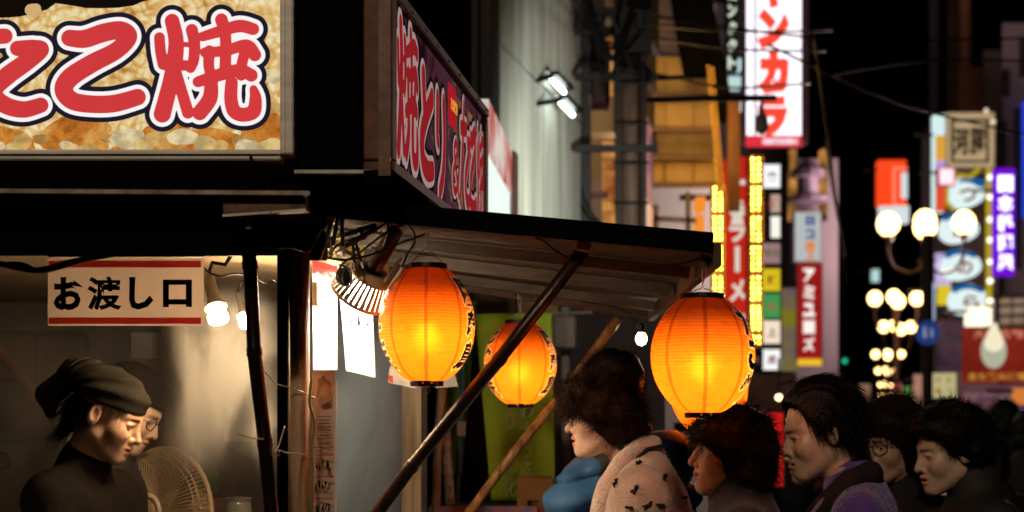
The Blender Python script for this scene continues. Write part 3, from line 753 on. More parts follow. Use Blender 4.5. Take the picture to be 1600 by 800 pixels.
# ------------------------------------------------------------------ papers
def paper(label, quad, mat, nu=6, nv=10, curl=0.006, seed=0):
    r = random.Random(seed); ph = r.uniform(0, 6)
    mb = MB().sheet(*quad, nu, nv, lambda u, v: Vector((0, curl * math.sin(2.4 * u + 3 * v + ph), 0)), thick=0.0006)
    o = thing('paper_notice', label, 'paper', (sum((Vector(q).x for q in quad)) / 4, Vector(quad[0]).y, min(Vector(q).z for q in quad)))
    mb.build('sheet', mat, o, smooth=False)
    return o
p1 = paper('bright paper menu with a red top hanging beside the corner post under the work lamp', (P(489, 578, 4.0), P(527, 578, 4.06), P(527, 416, 4.06), P(488, 406, 4.0)), M_paper, seed=1)
mb = MB().sheet(P(489, 428, 3.985), P(527, 437, 4.045), P(527, 416, 4.045), P(488, 406, 3.985), 2, 2, thick=0.0005); mb.build('red_header', M_redink, p1)
lettering('たこ焼', P(507, 432, 3.99), (1, 0.9, 0), (0, 0, 1), width=S(26, 4.0) * 1.5, height=S(14, 4), bold=0.03, mat=M_whiteink, parent=p1)
mb = MB().sheet(P(496, 476, 3.985), P(524, 478, 4.04), P(524, 443, 4.04), P(496, 440, 3.985), 2, 2, thick=0.0005); mb.build('printed_photo', pm('print_photo', (0.6, 0.35, 0.15, 1), 0.6, var=0.7, scale=30), p1)
p2 = paper('white paper notice with a few black characters hanging below the work lamp', (P(541, 579, 4.08), P(586, 590, 4.12), P(582, 470, 4.12), P(531, 466, 4.06)), M_paper, curl=0.01, seed=2)
lettering('お願い', P(563, 501, 4.05), (1, 0.5, 0.0), (0, 0, 1), width=S(36, 4.1), height=S(20, 4.1), bold=0.02, mat=M_ink, parent=p2)
p3 = paper('small paper slip half hidden behind the bottom of the big lantern', (P(606, 598, 4.5), P(650, 607, 4.52), P(648, 574, 4.52), P(609, 572, 4.5)), M_paper, 4, 4, seed=3)
mb = MB().sheet(P(607, 596, 4.48), P(614, 598, 4.48), P(614, 588, 4.48), P(607, 586, 4.48), 1, 1, thick=0.0005); mb.build('red_mark', M_redink, p3)
p5 = paper('grey creased paper slip behind the lower right of the big lantern', (P(680, 606, 5.0), P(716, 604, 5.0), P(708, 576, 5.0), P(690, 584, 5.0)), M_paper, 4, 4, seed=4)
# the menu column fixed beside the corner post
p4 = paper('tall menu strip with a food photo and handwritten lists down the corner post', (P(487, 860, 3.86), P(523, 860, 3.88), P(523, 579, 3.88), P(487, 579, 3.86)), pm('menu_paper', (0.55, 0.42, 0.36, 1), 0.6, var=0.15, scale=5), curl=0.0015, seed=5)
def blot(u, v, ru, rv, Y, mat, par, nm, seed):
    r = random.Random(seed); n = 16; vs = [P(u, v, Y)]
    for k in range(n):
        a = 2 * math.pi * k / n; w = r.uniform(0.75, 1.1); vs.append(P(u + ru * w * math.cos(a), v + rv * w * math.sin(a), Y))
    MB().add(vs, [(0, 1 + (k + 1) % n, 1 + k) for k in range(n)]).build(nm, mat, par)
blot(506, 610, 13, 24, 3.852, pm('menu_photo', (0.4, 0.22, 0.12, 1), 0.5, var=0.6, scale=30), p4, 'printed_photo', 1)
for k, v in enumerate((651, 656.5, 661.5, 667, 672, 680, 685, 692)):
    MB().box(P(507, v, 3.8515), (S(22 - 3 * (k % 3), 3.85), 0.001, S(1.6, 3.85))).build('printed_line', pm('menu_print', (0.16, 0.07, 0.05, 1), 0.6), p4)
MB().box(P(505, 699, 3.8515), (S(33, 3.85), 0.001, S(1.2, 3.85))).build('printed_line', pm('menu_print', (0.16, 0.07, 0.05, 1), 0.6), p4)
for v in (714, 748, 782):
    MB().box(P(506, v - 3, 3.8515), (S(29, 3.85), 0.001, S(1.5, 3.85))).build('printed_line', M_redink, p4)
    r = random.Random(v); mb = MB()
    for k in range(5):
        q = [P(494 + 5 * k + r.uniform(-2, 2) , v + 12 + r.uniform(-9, 9), 3.8505) for _ in range(4)]
        mb.tube([Vector(x) for x in smooth_line([tuple(x) for x in q], 3)], 0.0012, 4)
    mb.build('handwriting', M_ink, p4)
mb = MB(); mb.box((P(525.5, 0, 3.87).x, 3.87, 1.32), (0.004, 0.012, P(0, 579, 3.87).z - 1.32 + 0.25)); mb.build('clear_edge', pm('clear_edge', (0.7, 0.7, 0.7, 1), 0.2), p4)
# ------------------------------------------------------------------ paper lanterns
def raster(ch, N=72, bold=0.05):
    a, fs = text_verts(ch, bold)
    mn, mx = a.min(0), a.max(0); q = (a[:, :2] - mn[:2]) / (mx[:2] - mn[:2])
    g = (np.arange(N) + 0.5) / N; X, Y = np.meshgrid(g, g); M = np.zeros((N, N), bool)
    for f in fs:
        for k in range(1, len(f) - 1):
            A, B, C = q[f[0]], q[f[k]], q[f[k + 1]]
            e = lambda p, r: (r[0] - p[0]) * (Y - p[1]) - (r[1] - p[1]) * (X - p[0])
            s1, s2, s3 = e(A, B), e(B, C), e(C, A)
            M |= ((s1 >= 0) & (s2 >= 0) & (s3 >= 0)) | ((s1 <= 0) & (s2 <= 0) & (s3 <= 0))
    return M
def paper_mat(name, col, through, body=0.12, glow=0.035):
    m, n, l = new_mat(name); out = n.new('ShaderNodeOutputMaterial')
    tc = n.new('ShaderNodeTexCoord'); nz = n.new('ShaderNodeTexNoise'); nz.inputs['Scale'].default_value = 60; nz.inputs['Detail'].default_value = 5
    l.new(tc.outputs['Object'], nz.inputs[0])
    mx = n.new('ShaderNodeMixRGB'); mx.blend_type = 'MULTIPLY'; mx.inputs[0].default_value = 0.35; mx.inputs[1].default_value = col
    l.new(nz.outputs[0], mx.inputs[2])
    tr = n.new('ShaderNodeBsdfTranslucent'); l.new(mx.outputs[0], tr.inputs[0])
    df = n.new('ShaderNodeBsdfPrincipled'); df.inputs['Base Color'].default_value = through; df.inputs['Roughness'].default_value = 0.45
    rf = n.new('ShaderNodeBsdfRefraction'); rf.inputs['IOR'].default_value = 1.25; rf.inputs['Roughness'].default_value = 0.7; rf.inputs[0].default_value = col
    m1 = n.new('ShaderNodeMixShader'); m1.inputs[0].default_value = body; l.new(tr.outputs[0], m1.inputs[1]); l.new(df.outputs[0], m1.inputs[2])
    m2 = n.new('ShaderNodeMixShader'); m2.inputs[0].default_value = glow; l.new(m1.outputs[0], m2.inputs[1]); l.new(rf.outputs[0], m2.inputs[2])
    l.new(m2.outputs[0], out.inputs[0]); return m
M_lpaper = paper_mat('lantern_paper', (0.95, 0.152, 0.0045, 1), (0.8, 0.33, 0.08, 1))
M_lseam = paper_mat('lantern_seam', (0.62, 0.085, 0.004, 1), (0.6, 0.15, 0.04, 1), glow=0.03)
M_lhalo = paper_mat('lantern_letter_edge', (0.95, 0.42, 0.12, 1), (0.85, 0.72, 0.6, 1), body=0.5, glow=0.02)
M_link = pm('lantern_ink', (0.008, 0.005, 0.006, 1), 0.6)
M_lring = pm('lantern_ring', (0.012, 0.007, 0.006, 1), 0.25, var=0.5, scale=20, spec=0.6)
def lantern(label, u, v0, v1, Y, Rpx, tops, power, rot=0, ringk=0.40, botk=0.33, bulbz=-0.10, hook=None, ribs=36):
    top, bot = P(u, v0, Y), P(u, v1, Y); c = (top + bot) / 2; H = (top.z - bot.z) / 2; R = S(Rpx, Y)
    o = thing('paper_lantern', label, 'lantern', (c.x, c.y, bot.z), 'glowing orange paper lanterns under the side awning')
    na, sub = 288, 4; nz_ = ribs * sub
    t = np.linspace(-1, 1, nz_ + 1); az = np.linspace(-math.pi, math.pi, na, endpoint=False)
    kk = np.where(t > 0, math.sqrt(1 - ringk ** 2), math.sqrt(1 - botk ** 2))
    r = R * np.sqrt(1 - (kk * t) ** 2)
    ph = (np.arange(nz_ + 1) % sub) / sub
    r = r - R * 0.016 * np.sin(ph * math.pi) ** 1.0 - R * 0.004 * np.abs(np.sin(np.arange(nz_ + 1) * 1.7))
    TT, AA = np.meshgrid(t, az, indexing='ij')
    V = np.stack([c.x + r[:, None] * np.sin(AA), c.y - r[:, None] * np.cos(AA), c.z + H * TT + R * 0.004 * np.sin(3 * AA + 9 * TT)], -1).reshape(-1, 3)
    i, j = np.meshgrid(np.arange(nz_), np.arange(na), indexing='ij'); j2 = (j + 1) % na
    Q = np.stack([i * na + j, i * na + j2, (i + 1) * na + j2, (i + 1) * na + j], -1).reshape(-1, 4)
    tf = ((t[:-1] + t[1:]) / 2)[:, None] * np.ones(na); af = (az + math.pi / na)[None, :] * np.ones((nz_, 1)); rf = ((r[:-1] + r[1:]) / 2)[:, None] * np.ones(na)
    mi = np.zeros((nz_, na), int)
    for k in range(8):
        d = np.abs((af - math.radians(rot + 2 + 45 * k) + math.pi) % (2 * math.pi) - math.pi) * rf
        mi[d < R * 0.036] = 1
    for (text, az0, z0, z1, wid) in tops:
        n = len(text); hh = (z1 - z0) / n; da = (af - math.radians(az0) + math.pi) % (2 * math.pi) - math.pi
        for q, ch in enumerate(text):
            M = raster(ch); N = M.shape[0]; pad = 12; B = np.zeros((N + 2 * pad, N + 2 * pad), bool); B[pad:-pad, pad:-pad] = M
            D = B.copy()
            for _ in range(6): D = D | np.roll(D, 1, 0) | np.roll(D, -1, 0) | np.roll(D, 1, 1) | np.roll(D, -1, 1)
            x = (da * rf / (R * wid) + 0.5); y = (tf - (z1 - hh * (q + 1))) / hh
            y = (y - 0.06) / 0.88
            xi = np.floor(x * N).astype(int) + pad; yi = np.floor(y * N).astype(int) + pad
            ok = (xi >= 0) & (xi < N + 2 * pad) & (yi >= 0) & (yi < N + 2 * pad)
            xi = np.clip(xi, 0, N + 2 * pad - 1); yi = np.clip(yi, 0, N + 2 * pad - 1)
            mi[ok & D[yi, xi] & (mi != 2)] = 3; mi[ok & B[yi, xi]] = 2
    mesh_np('lantern_shade', V, Q, [M_lpaper, M_lseam, M_link, M_lhalo], o, smooth=False, mi=mi.ravel())
    rt, rb = R * ringk, R * botk; hh = R * 0.085
    MB().lathe([(rt * 0.86, H - hh * 0.6), (rt * 1.03, H - hh * 0.6), (rt * 1.05, H), (rt * 1.03, H + hh), (rt * 0.86, H + hh), (rt * 0.84, H)], 40, c, ring=True).build('top_ring', M_lring, o, smooth=False)
    MB().lathe([(rb * 0.86, -H - hh), (rb * 1.04, -H - hh), (rb * 1.06, -H), (rb * 1.04, -H + hh * 0.6), (rb * 0.86, -H + hh * 0.6)], 40, c, ring=True).build('bottom_ring', M_lring, o, smooth=False)
    mb = MB()
    for k in range(14): a = 2 * math.pi * k / 13; mb.add([], [])
    ringp = [c + Vector((0.009 * math.sin(a), 0, -H - hh - 0.011 + 0.009 * math.cos(a))) for a in np.linspace(0, 2 * math.pi, 15)]
    MB().tube(ringp, 0.0011, 5).build('pull_ring', M_lring, o)
    for s in (0.35, -0.2):
        q = c + Vector((rb * s, -rb * 1.04, -H - hh * 0.3)); MB().lathe([(0.003, 0), (0.003, 0.002), (0.0005, 0.003)], 8, q, Rx(90)).build('stud', M_steel, o)
    if hook is not None:
        hk = Vector(hook); l0 = c + Vector((rt * 0.85, 0, H + hh)); l1 = c + Vector((-rt * 0.85, 0, H + hh)); ap = Vector((c.x, c.y, hk.z - 0.05))
        MB().tube([l0, ap + Vector((0.004, 0, -0.01)), ap, ap + Vector((-0.004, 0, -0.01)), l1], 0.0014, 5).build('wire_bail', M_steel, o)
        MB().tube([ap, (ap + hk) / 2 + Vector((0.006, 0, 0.004)), hk, hk + Vector((-0.004, 0, 0.008)), (ap + hk) / 2 + Vector((-0.005, 0, 0)), ap], 0.0013, 5).build('hanging_string', pm('hanging_string', (0.55, 0.35, 0.25, 1), 0.6), o)
    bz = c + Vector((0, 0, H * bulbz * 2))
    MB().tube([c + Vector((0, 0, H)), bz + Vector((0, 0, 0.045))], 0.012, 10).lathe([(0.012, 0.05), (0.036, 0.036), (0.040, 0.032), (0.036, 0.04), (0.013, 0.055)], 24, bz, ring=True).build('socket_shade_skirt', M_lring, o)  # socket with a wide skirt added to keep light off the lantern top
    mb = MB(); mb.lathe([(0.0001, -0.026), (0.015, -0.021), (0.024, -0.008), (0.026, 0.003), (0.022, 0.018), (0.014, 0.032), (0.012, 0.045)], 20, bz)
    mb.build('bulb', em('lantern_bulb', (1, 0.80, 0.52, 1), power, sample=True), o, smooth=True)
    return o
TXT_R, TXT_L = '国産鳥', 'じゃこ天'
PW = 98
lantern('large orange paper lantern beside the work lamp, left of the slanting dark pole', 667, 419, 597, 3.92, 76, [(TXT_R, 73, -0.82, 0.84, 0.50), (TXT_L, -77, -0.84, 0.86, 0.46)], PW, hook=P(667, 352, 3.92), bulbz=-0.11)
lantern('smallest whole orange paper lantern hanging behind the slanting dark pole', 813, 505, 632, 5.28, 57.5, [(TXT_R, 68, -0.8, 0.84, 0.52), (TXT_L, -70, -0.84, 0.86, 0.48)], PW * 1.05, rot=-4, hook=P(811, 462, 5.28), bulbz=-0.11)
lantern('large orange paper lantern at the outer corner of the awning above the short haired woman', 1098, 466, 646, 3.72, 82, [('たこ焼', 70, -0.86, 0.86, 0.60)], PW, rot=-6, hook=P(1102, 412, 3.72), bulbz=-0.11)
lantern('orange paper lantern mostly hidden behind the outermost big lantern', 1107, 526, 678, 5.2, 62, [(TXT_R, 95, -0.8, 0.84, 0.5)], PW, rot=10, hook=P(1104, 492, 5.2))

# ------------------------------------------------------------------ work lamp at the corner
wl_ = thing('work_lamp', 'big clamp work lamp with a ribbed shade pointing down at the papers', 'lamp', P(565, 440, 3.95))
axis = (P(540, 505, 4.02) - P(603, 395, 3.92)).normalized(); top = P(606, 382, 3.92)
Rw = frame3(axis.cross(Vector((0, 1, 0))), axis.cross(axis.cross(Vector((0, 1, 0)))))
if (Rw.col[2] - axis).length > 1: Rw = frame3(-Rw.col[0], Rw.col[1])
def ax(r, z): return (r, z)
MB().lathe([(0.012, -0.05), (0.020, -0.045), (0.023, 0.0), (0.021, 0.02), (0.021, 0.075), (0.030, 0.08), (0.03, 0.10), (0.0, 0.10)], 20, top, Rw).build('neck', pm('lamp_neck', (0.05, 0.016, 0.014, 1), 0.3, 0.3, var=0.4), wl_, smooth=False)
MB().lathe([(0.024, 0.080), (0.044, 0.084), (0.056, 0.094), (0.059, 0.104), (0.055, 0.106), (0.042, 0.096), (0.024, 0.09)], 32, top, Rw, ring=True).build('collar', pm('lamp_collar', (0.5, 0.36, 0.22, 1), 0.3, 0.1), wl_, smooth=True)
mb = MB(); n = 30
for k in range(n):
    a0_, a1_ = 2 * math.pi * k / n, 2 * math.pi * (k + 0.74) / n
    vs = []
    for (r, z) in ((0.057, 0.103), (0.077, 0.165)):
        for a in (a0_, a1_):
            for rr in (r, r - 0.004): vs.append(top + Rw @ Vector((rr * math.cos(a), rr * math.sin(a), z)))
    mb.add(vs, [(0, 4, 6, 2), (1, 3, 7, 5), (0, 1, 5, 4), (2, 6, 7, 3), (4, 5, 7, 6), (0, 2, 3, 1)])
mb.lathe([(0.075, 0.160), (0.078, 0.160), (0.080, 0.168), (0.077, 0.168)], 40, top, Rw, ring=True)
mb.build('ribbed_shade', pm('lamp_shade_ribs', (0.34, 0.26, 0.18, 1), 0.4, 0.2), wl_)
bz = top + Rw @ Vector((0, 0, 0.155))
MB().lathe([(0.0001, 0.03), (0.02, 0.026), (0.034, 0.012), (0.036, 0), (0.03, -0.014), (0.015, -0.035)], 20, bz, Rw).build('bulb', em('work_lamp_bulb', (1, 0.84, 0.62, 1), 430, sample=True), wl_, smooth=True)
mb = MB(); mb.lathe([(0.02, 0.0), (0.021, 0.004), (0.021, 0.014), (0.019, 0.016)], 16, P(538, 433, 3.9), frame3((1, 0, 0.3), (0, 0, 1)), sx=1.0, sy=1.15); mb.build('reflector_disc', pm('mirror_disc', (0.6, 0.6, 0.62, 1), 0.12, 1.0, var=0.1), wl_)
# bright clip handles beside the lamp
for k, (p, q, r) in enumerate(((P(601, 440, 3.9), P(626, 404, 3.88), 0.0045), (P(608, 452, 3.88), P(632, 418, 3.86), 0.007))):
    MB().tube([p, q], r, 8).build('clip_bar', pm('clip_bar', (0.75, 0.62, 0.45, 1), 0.3, 0.4), wl_)
def clamp(label, p, ang, s=1.0):
    o = thing('spring_clamp', label, 'clamp', p, 'black spring clamps on the awning edge'); R = Matrix.Rotation(math.radians(ang), 3, 'Y')
    p = Vector(p)
    for k, (dx, tilt) in enumerate(((-0.008, 6), (0.008, -6))):
        R2 = R @ Ry(tilt); MB().bbox(p + R @ Vector((dx * s, 0, 0)), (0.009 * s, 0.022 * s, 0.085 * s), R2, bev=0.002).build('jaw', M_blackm, o)
        MB().bbox(p + R @ Vector((dx * 1.9 * s, 0, -0.05 * s)), (0.006 * s, 0.014 * s, 0.034 * s), R2, bev=0.002).build('jaw_pad', M_steel, o)
    MB().tube([p + R @ Vector((-0.016 * s, 0, 0.004)), p + R @ Vector((0.016 * s, 0, 0.004))], 0.006 * s, 10).build('spring', M_steel, o)
clamp('leftmost black spring clamp under the awning, tilted beside the corrugated sheet', P(508, 362, 3.78), 24, 1.0)
clamp('upright black spring clamp in the middle of the awning corner', P(530, 358, 3.80), 4, 1.0)
clamp('black spring clamp lying almost flat among the cables', P(562, 366, 3.82), 66, 1.1)
clamp('lowest black spring clamp hanging under the bundle of cables', P(556, 392, 3.84), -10, 0.7)
mb_pts = lambda L, Y: [P(u, v, Y + dy) for u, v, dy in L]
CG = 'black cables along the awning'
for lab, L, Y, r in (
    ('thick twisted black cable sagging along the window sign top', [(-40, 402, 0), (40, 421, 0), (75, 420, -.01), (110, 410, 0), (180, 396, 0.0)], 3.55, 0.0075),
    ('second black cable twisted round the thick one over the window sign', [(-30, 416, 0), (30, 412, 0), (62, 424, 0), (100, 416, 0), (150, 400, 0)], 3.545, 0.005),
    ('long black cable running from the corner post to the hook of the big lantern', [(415, 392, 0), (450, 386, 0), (490, 398, .1), (540, 406, .15), (590, 395, .2), (630, 378, .2), (664, 366, .2)], 3.7, 0.0032),
    ('black cable looping down round the small mirror disc', [(640, 346, 0), (600, 366, 0), (560, 396, 0), (536, 412, 0), (528, 430, 0), (538, 446, 0), (549, 438, 0), (546, 420, 0), (530, 414, 0)], 3.84, 0.0028),
    ('black cable curving from the awning down to the top of the big lantern', [(632, 346, 0), (645, 360, 0), (648, 378, 0), (636, 398, 0), (628, 418, 0)], 3.84, 0.0028),
    ('black cable arching from the upright clamp to the awning edge', [(516, 404, 0), (522, 388, 0), (536, 378, 0), (556, 372, 0), (588, 358, 0), (606, 346, 0)], 3.82, 0.003),
    ('double black cable dropping from the awning edge to the work lamp', [(606, 344, 0), (606, 362, 0), (600, 384, .05)], 3.84, 0.0032),
    ('short black cable hooked under the awning beside the dark pole', [(838, 372, 0), (850, 378, .05), (862, 388, .1), (888, 404, .2), (912, 418, .3)], 3.8, 0.0036),
    ('thin black wire drooping behind the far pole towards the bare bulb', [(895, 464, 0), (915, 472, 0), (945, 476, 0), (972, 484, 0), (990, 500, 0), (1000, 518, 0)], 5.3, 0.003),
    ('thin black wire looped above the outermost big lantern', [(1040, 416, 0), (1075, 410, 0), (1100, 402, 0), (1108, 412, 0)], 3.75, 0.0024)):
    cord('cable', lab, mb_pts(L, Y), r, M_cable, 'cable', CG, 6)
for lab, c in (('tangled black wire knot above the big lantern beside the work lamp', P(664, 352, 3.92)), ('tangled black wire knot above the outermost big lantern', P(1102, 408, 3.72)), ('tangled black wire knot above the smallest whole lantern', P(811, 458, 5.28))):
    r = random.Random(int(c.x * 1000)); q = [c + Vector((r.uniform(-.016, .016), r.uniform(-.012, .012), r.uniform(-.012, .022))) for _ in range(8)]
    cord('wire_knot', lab, q, 0.0026, M_cable, 'wire')
# top cap on the dark pole, where it meets the awning
o = MB().bbox(P(912, 386, 3.765), (0.035, 0.035, 0.024), Ry(8), bev=0.004).build('pole_bracket', pm('pole_bracket', (0.34, 0.22, 0.24, 1), 0.5, 0.2, var=0.4)); tag(o, 'small pinkish metal bracket at the top of the dark pole', 'bracket')
# bare bulb under the far edge
o = thing('bare_bulb', 'small bare lit bulb hanging between the golden pole and the outermost lantern', 'bulb', P(1002, 538, 5.4))
MB().lathe([(0.0001, -0.022), (0.013, -0.017), (0.019, -0.004), (0.019, 0.006), (0.014, 0.016), (0.010, 0.026)], 16, P(1002, 530, 5.4)).build('bulb', em('bare_bulb_glow', (1, 0.9, 0.55, 1), 25, sample=True), o, smooth=True)
MB().lathe([(0.012, 0.022), (0.013, 0.05), (0.006, 0.056)], 12, P(1002, 530, 5.4)).build('socket', M_blackm, o)

# ------------------------------------------------------------------ clip lamps over the counter
def clip_lamp(label, p0, p1, size, power):
    """p0: back of the body, p1: mouth"""
    p0, p1 = Vector(p0), Vector(p1); d = (p1 - p0).normalized(); L = (p1 - p0).length
    R = frame3(d.cross(Vector((0, 1, 0.01))), d.cross(d.cross(Vector((0, 1, 0.01)))))
    if (R.col[2] - d).length > 1: R = frame3(-R.col[0], R.col[1])
    o = thing('clip_lamp', label, 'lamp', p1, 'clip lamps over the counter'); s = size
    MB().lathe([(s * .35, 0), (s * .55, L * .05), (s * .62, L * .5), (s * .7, L * .78), (s * .95, L * .9), (s * 1.12, L), (s * 1.06, L), (s * .6, L * .8)], 24, p0, R).build('lamp_body', pm('lamp_body', (0.12, 0.105, 0.09, 1), 0.35, 0.3, var=0.3), o, smooth=True)
    MB().lathe([(s * 1.08, L * .985), (s * 1.2, L * 1.0), (s * 1.16, L * 1.05), (s * 1.02, L * 1.03)], 24, p0, R, ring=True).build('rim', pm('lamp_rim', (0.6, 0.45, 0.3, 1), 0.35), o, smooth=True)
    MB().lathe([(s * .55, L * 1.0), (s * .8, L * 1.14), (s * 1.08, L * 1.30), (s * 1.02, L * 1.42), (s * .6, L * 1.48), (0.0001, L * 1.5)], 24, p0, R).build('bulb', em('clip_lamp_bulb', (1, 0.70, 0.38, 1), power, sample=True), o, smooth=True)
    MB().tube([p0, p0 + Vector((0.01, 0, 0.03)), p0 + Vector((0.045, 0, 0.025)), p0 + Vector((0.06, 0, 0.05))], 0.006, 8).build('clamp_arm', M_blackm, o)
    return o
clip_lamp('larger lit clip lamp hanging right of the counter sign', P(326, 428, 4.12), P(337, 479, 4.08), 0.025, 560)
clip_lamp('smaller lit clip lamp half hidden by the black bamboo', P(372, 458, 4.3), P(381, 493, 4.26), 0.017, 560)
for lab, L, Y, r in (('brown wire hanging above the larger clip lamp', [(318, 418, 0), (328, 426, 0), (345, 432, 0), (365, 428, 0), (390, 430, 0)], 4.1, 0.003),
                     ('frayed bundle of wire beside the corner upright', [(398, 432, 0), (415, 442, 0), (425, 436, 0), (433, 440, 0)], 4.1, 0.003)):
    cord('cable', lab, mb_pts(L, Y), r, M_cable, 'cable')

# ------------------------------------------------------------------ electric fan
fan = thing('electric_fan', 'cream electric fan with a wire cage in front of the steaming griddle', 'fan', (P(258, 0, 4.72).x, 4.72, 0.94))
FC = P(258, 797, 4.72); fd = Vector((-0.52, -0.85, 0.06)).normalized(); FR = frame3(fd.cross(Vector((0, 0, -1))), (0, 0, 1))
if FR.col[2].dot(fd) < 0: FR = frame3(-FR.col[0], FR.col[1])
M_cage = pm('fan_wire', (0.62, 0.47, 0.3, 1), 0.35, var=0.1)
RF = 0.19
def fp(r, a, z): return FC + FR @ Vector((r * math.cos(a), r * math.sin(a), z))
def dome(r): return 0.062 * math.sqrt(max(0, 1 - (r / RF) ** 2.4))
for k in range(84):
    a = 2 * math.pi * k / 84; rs = np.linspace(0.05, RF, 8)
    mb = MB().tube([fp(r, a + 0.0, dome(r) + 0.012) for r in rs], 0.0014, 4); mb.build('cage_wire', M_cage, fan)
for k in range(40):
    a = 2 * math.pi * k / 40; mb = MB().tube([fp(r, a, -dome(r) * 0.9 - 0.012) for r in np.linspace(0.05, RF, 6)], 0.0013, 4); mb.build('back_wire', M_cage, fan)
for r, z, w in ((RF, 0.0, 0.007), (0.165, dome(0.165) + 0.014, 0.0018), (0.178, dome(0.178) + 0.013, 0.0018)):
    MB().tube([fp(r, a, z) for a in np.linspace(0, 2 * math.pi, 49)], w, 6).build('cage_ring', M_cage, fan)
M_hub = pm('fan_hub', (0.5, 0.38, 0.25, 1), 0.3, var=0.1)
MB().lathe([(0.052, 0.066), (0.056, 0.07), (0.054, 0.078), (0.042, 0.081), (0.040, 0.076)], 32, FC, FR, ring=True).build('hub_ring', pm('hub_ring', (0.75, 0.62, 0.46, 1), 0.3), fan, smooth=True)
MB().lathe([(0.041, 0.072), (0.040, 0.078), (0.03, 0.082), (0.0001, 0.084)], 28, FC, FR).build('hub_cap', M_hub, fan, smooth=True)
mb = MB()
for k in range(3):
    a = 2 * math.pi * k / 3
    vs = [fp(0.03, a, 0.012), fp(0.03, a + 0.7, -0.012), fp(0.09, a + 0.95, -0.018), fp(0.145, a + 0.9, -0.014), fp(0.15, a + 0.35, 0.008), fp(0.10, a + 0.05, 0.014)]
    mb.add(vs + [v + FR @ Vector((0, 0, 0.003)) for v in vs], [(0, 1, 2, 3, 4, 5), (11, 10, 9, 8, 7, 6)] + [((i + 1) % 6, i, 6 + i, 6 + (i + 1) % 6) for i in range(6)])
    mb.build('fan_blade', pm('fan_blade', (0.25, 0.2, 0.14, 1), 0.3), fan); mb = MB()
MB().lathe([(0.05, -0.16), (0.06, -0.14), (0.06, -0.04), (0.045, -0.02), (0.02, 0.0)], 20, FC, FR).build('motor', M_hub, fan)
MB().tube([FC + FR @ Vector((0, 0, -0.09)), Vector((FC.x + 0.05, FC.y + 0.06, 1.1)), Vector((FC.x + 0.05, FC.y + 0.06, 0.96))], 0.016, 10).build('stand', M_hub, fan)
MB().lathe([(0.1, 0.0), (0.1, 0.012), (0.03, 0.025)], 24, Vector((FC.x + 0.05, FC.y + 0.06, 0.941))).build('base', M_hub, fan)

# ------------------------------------------------------------------ steam over the griddle
def steam(label, lo, hi, dens, scale, seed, col=(1, 0.97, 0.92, 1)):
    m, n, l = new_mat('steam_' + str(seed)); out = n.new('ShaderNodeOutputMaterial'); v = n.new('ShaderNodeVolumePrincipled')
    v.inputs['Color'].default_value = col; v.inputs['Anisotropy'].default_value = 0.2
    tc = n.new('ShaderNodeTexCoord'); mp = n.new('ShaderNodeMapping'); mp.inputs['Scale'].default_value = (1, 1, 0.55); mp.inputs['Location'].default_value = (seed, seed * 2, 0)
    l.new(tc.outputs['Object'], mp.inputs[0])
    nz = n.new('ShaderNodeTexNoise'); nz.inputs['Scale'].default_value = scale; nz.inputs['Detail'].default_value = 4; nz.inputs['Distortion'].default_value = 1.4; l.new(mp.outputs[0], nz.inputs[0])
    r = n.new('ShaderNodeMapRange'); r.inputs[1].default_value = 0.46 if dens > 20 else 0.42; r.inputs[2].default_value = 0.66; r.inputs[3].default_value = 0.02 if dens > 20 else 0.08; r.inputs[4].default_value = 1.0; l.new(nz.outputs[0], r.inputs[0])
    # fade to nothing at the bounds of the cloud
    g = n.new('ShaderNodeTexCoord'); sp = n.new('ShaderNodeSeparateXYZ'); l.new(g.outputs['Generated'], sp.inputs[0])
    prod = r.outputs[0]
    for k in range(3):
        a = n.new('ShaderNodeMath'); a.operation = 'PINGPONG'; a.inputs[1].default_value = 0.5; l.new(sp.outputs[k], a.inputs[0])
        b = n.new('ShaderNodeMapRange'); b.interpolation_type = 'SMOOTHSTEP'; b.inputs[1].default_value = 0.02; b.inputs[2].default_value = 0.42; l.new(a.outputs[0], b.inputs[0])
        c = n.new('ShaderNodeMath'); c.operation = 'MULTIPLY'; l.new(prod, c.inputs[0]); l.new(b.outputs[0], c.inputs[1]); prod = c.outputs[0]
    d = n.new('ShaderNodeMath'); d.operation = 'MULTIPLY'; d.inputs[1].default_value = dens; l.new(prod, d.inputs[0]); l.new(d.outputs[0], v.inputs['Density'])
    l.new(v.outputs[0], out.inputs['Volume'])
    lo, hi = Vector(lo), Vector(hi); mb = MB(); mb.box((lo + hi) / 2, hi - lo)
    o = mb.build('steam', m); return tag(o, label, 'steam', kind='stuff')
steam('warm steam drifting up under the clip lamps', (P(246, 0, 4.55).x, 4.3, 1.30), (P(462, 0, 4.55).x, 4.68, 1.93), 48.0, 4.6, 1)
steam('thin haze of steam hanging through the whole stall', (-2.3, 4.32, 0.96), (-0.5, 5.64, 1.92), 1.8, 3.5, 3, (1, 0.97, 0.9, 1))
steam('cool steam filling the side opening behind the corner post', (P(478, 0, 4.8).x, 4.25, 0.95), (P(650, 0, 4.8).x, 5.15, 1.9), 8.0, 3.6, 2, (0.55, 0.75, 1, 1))
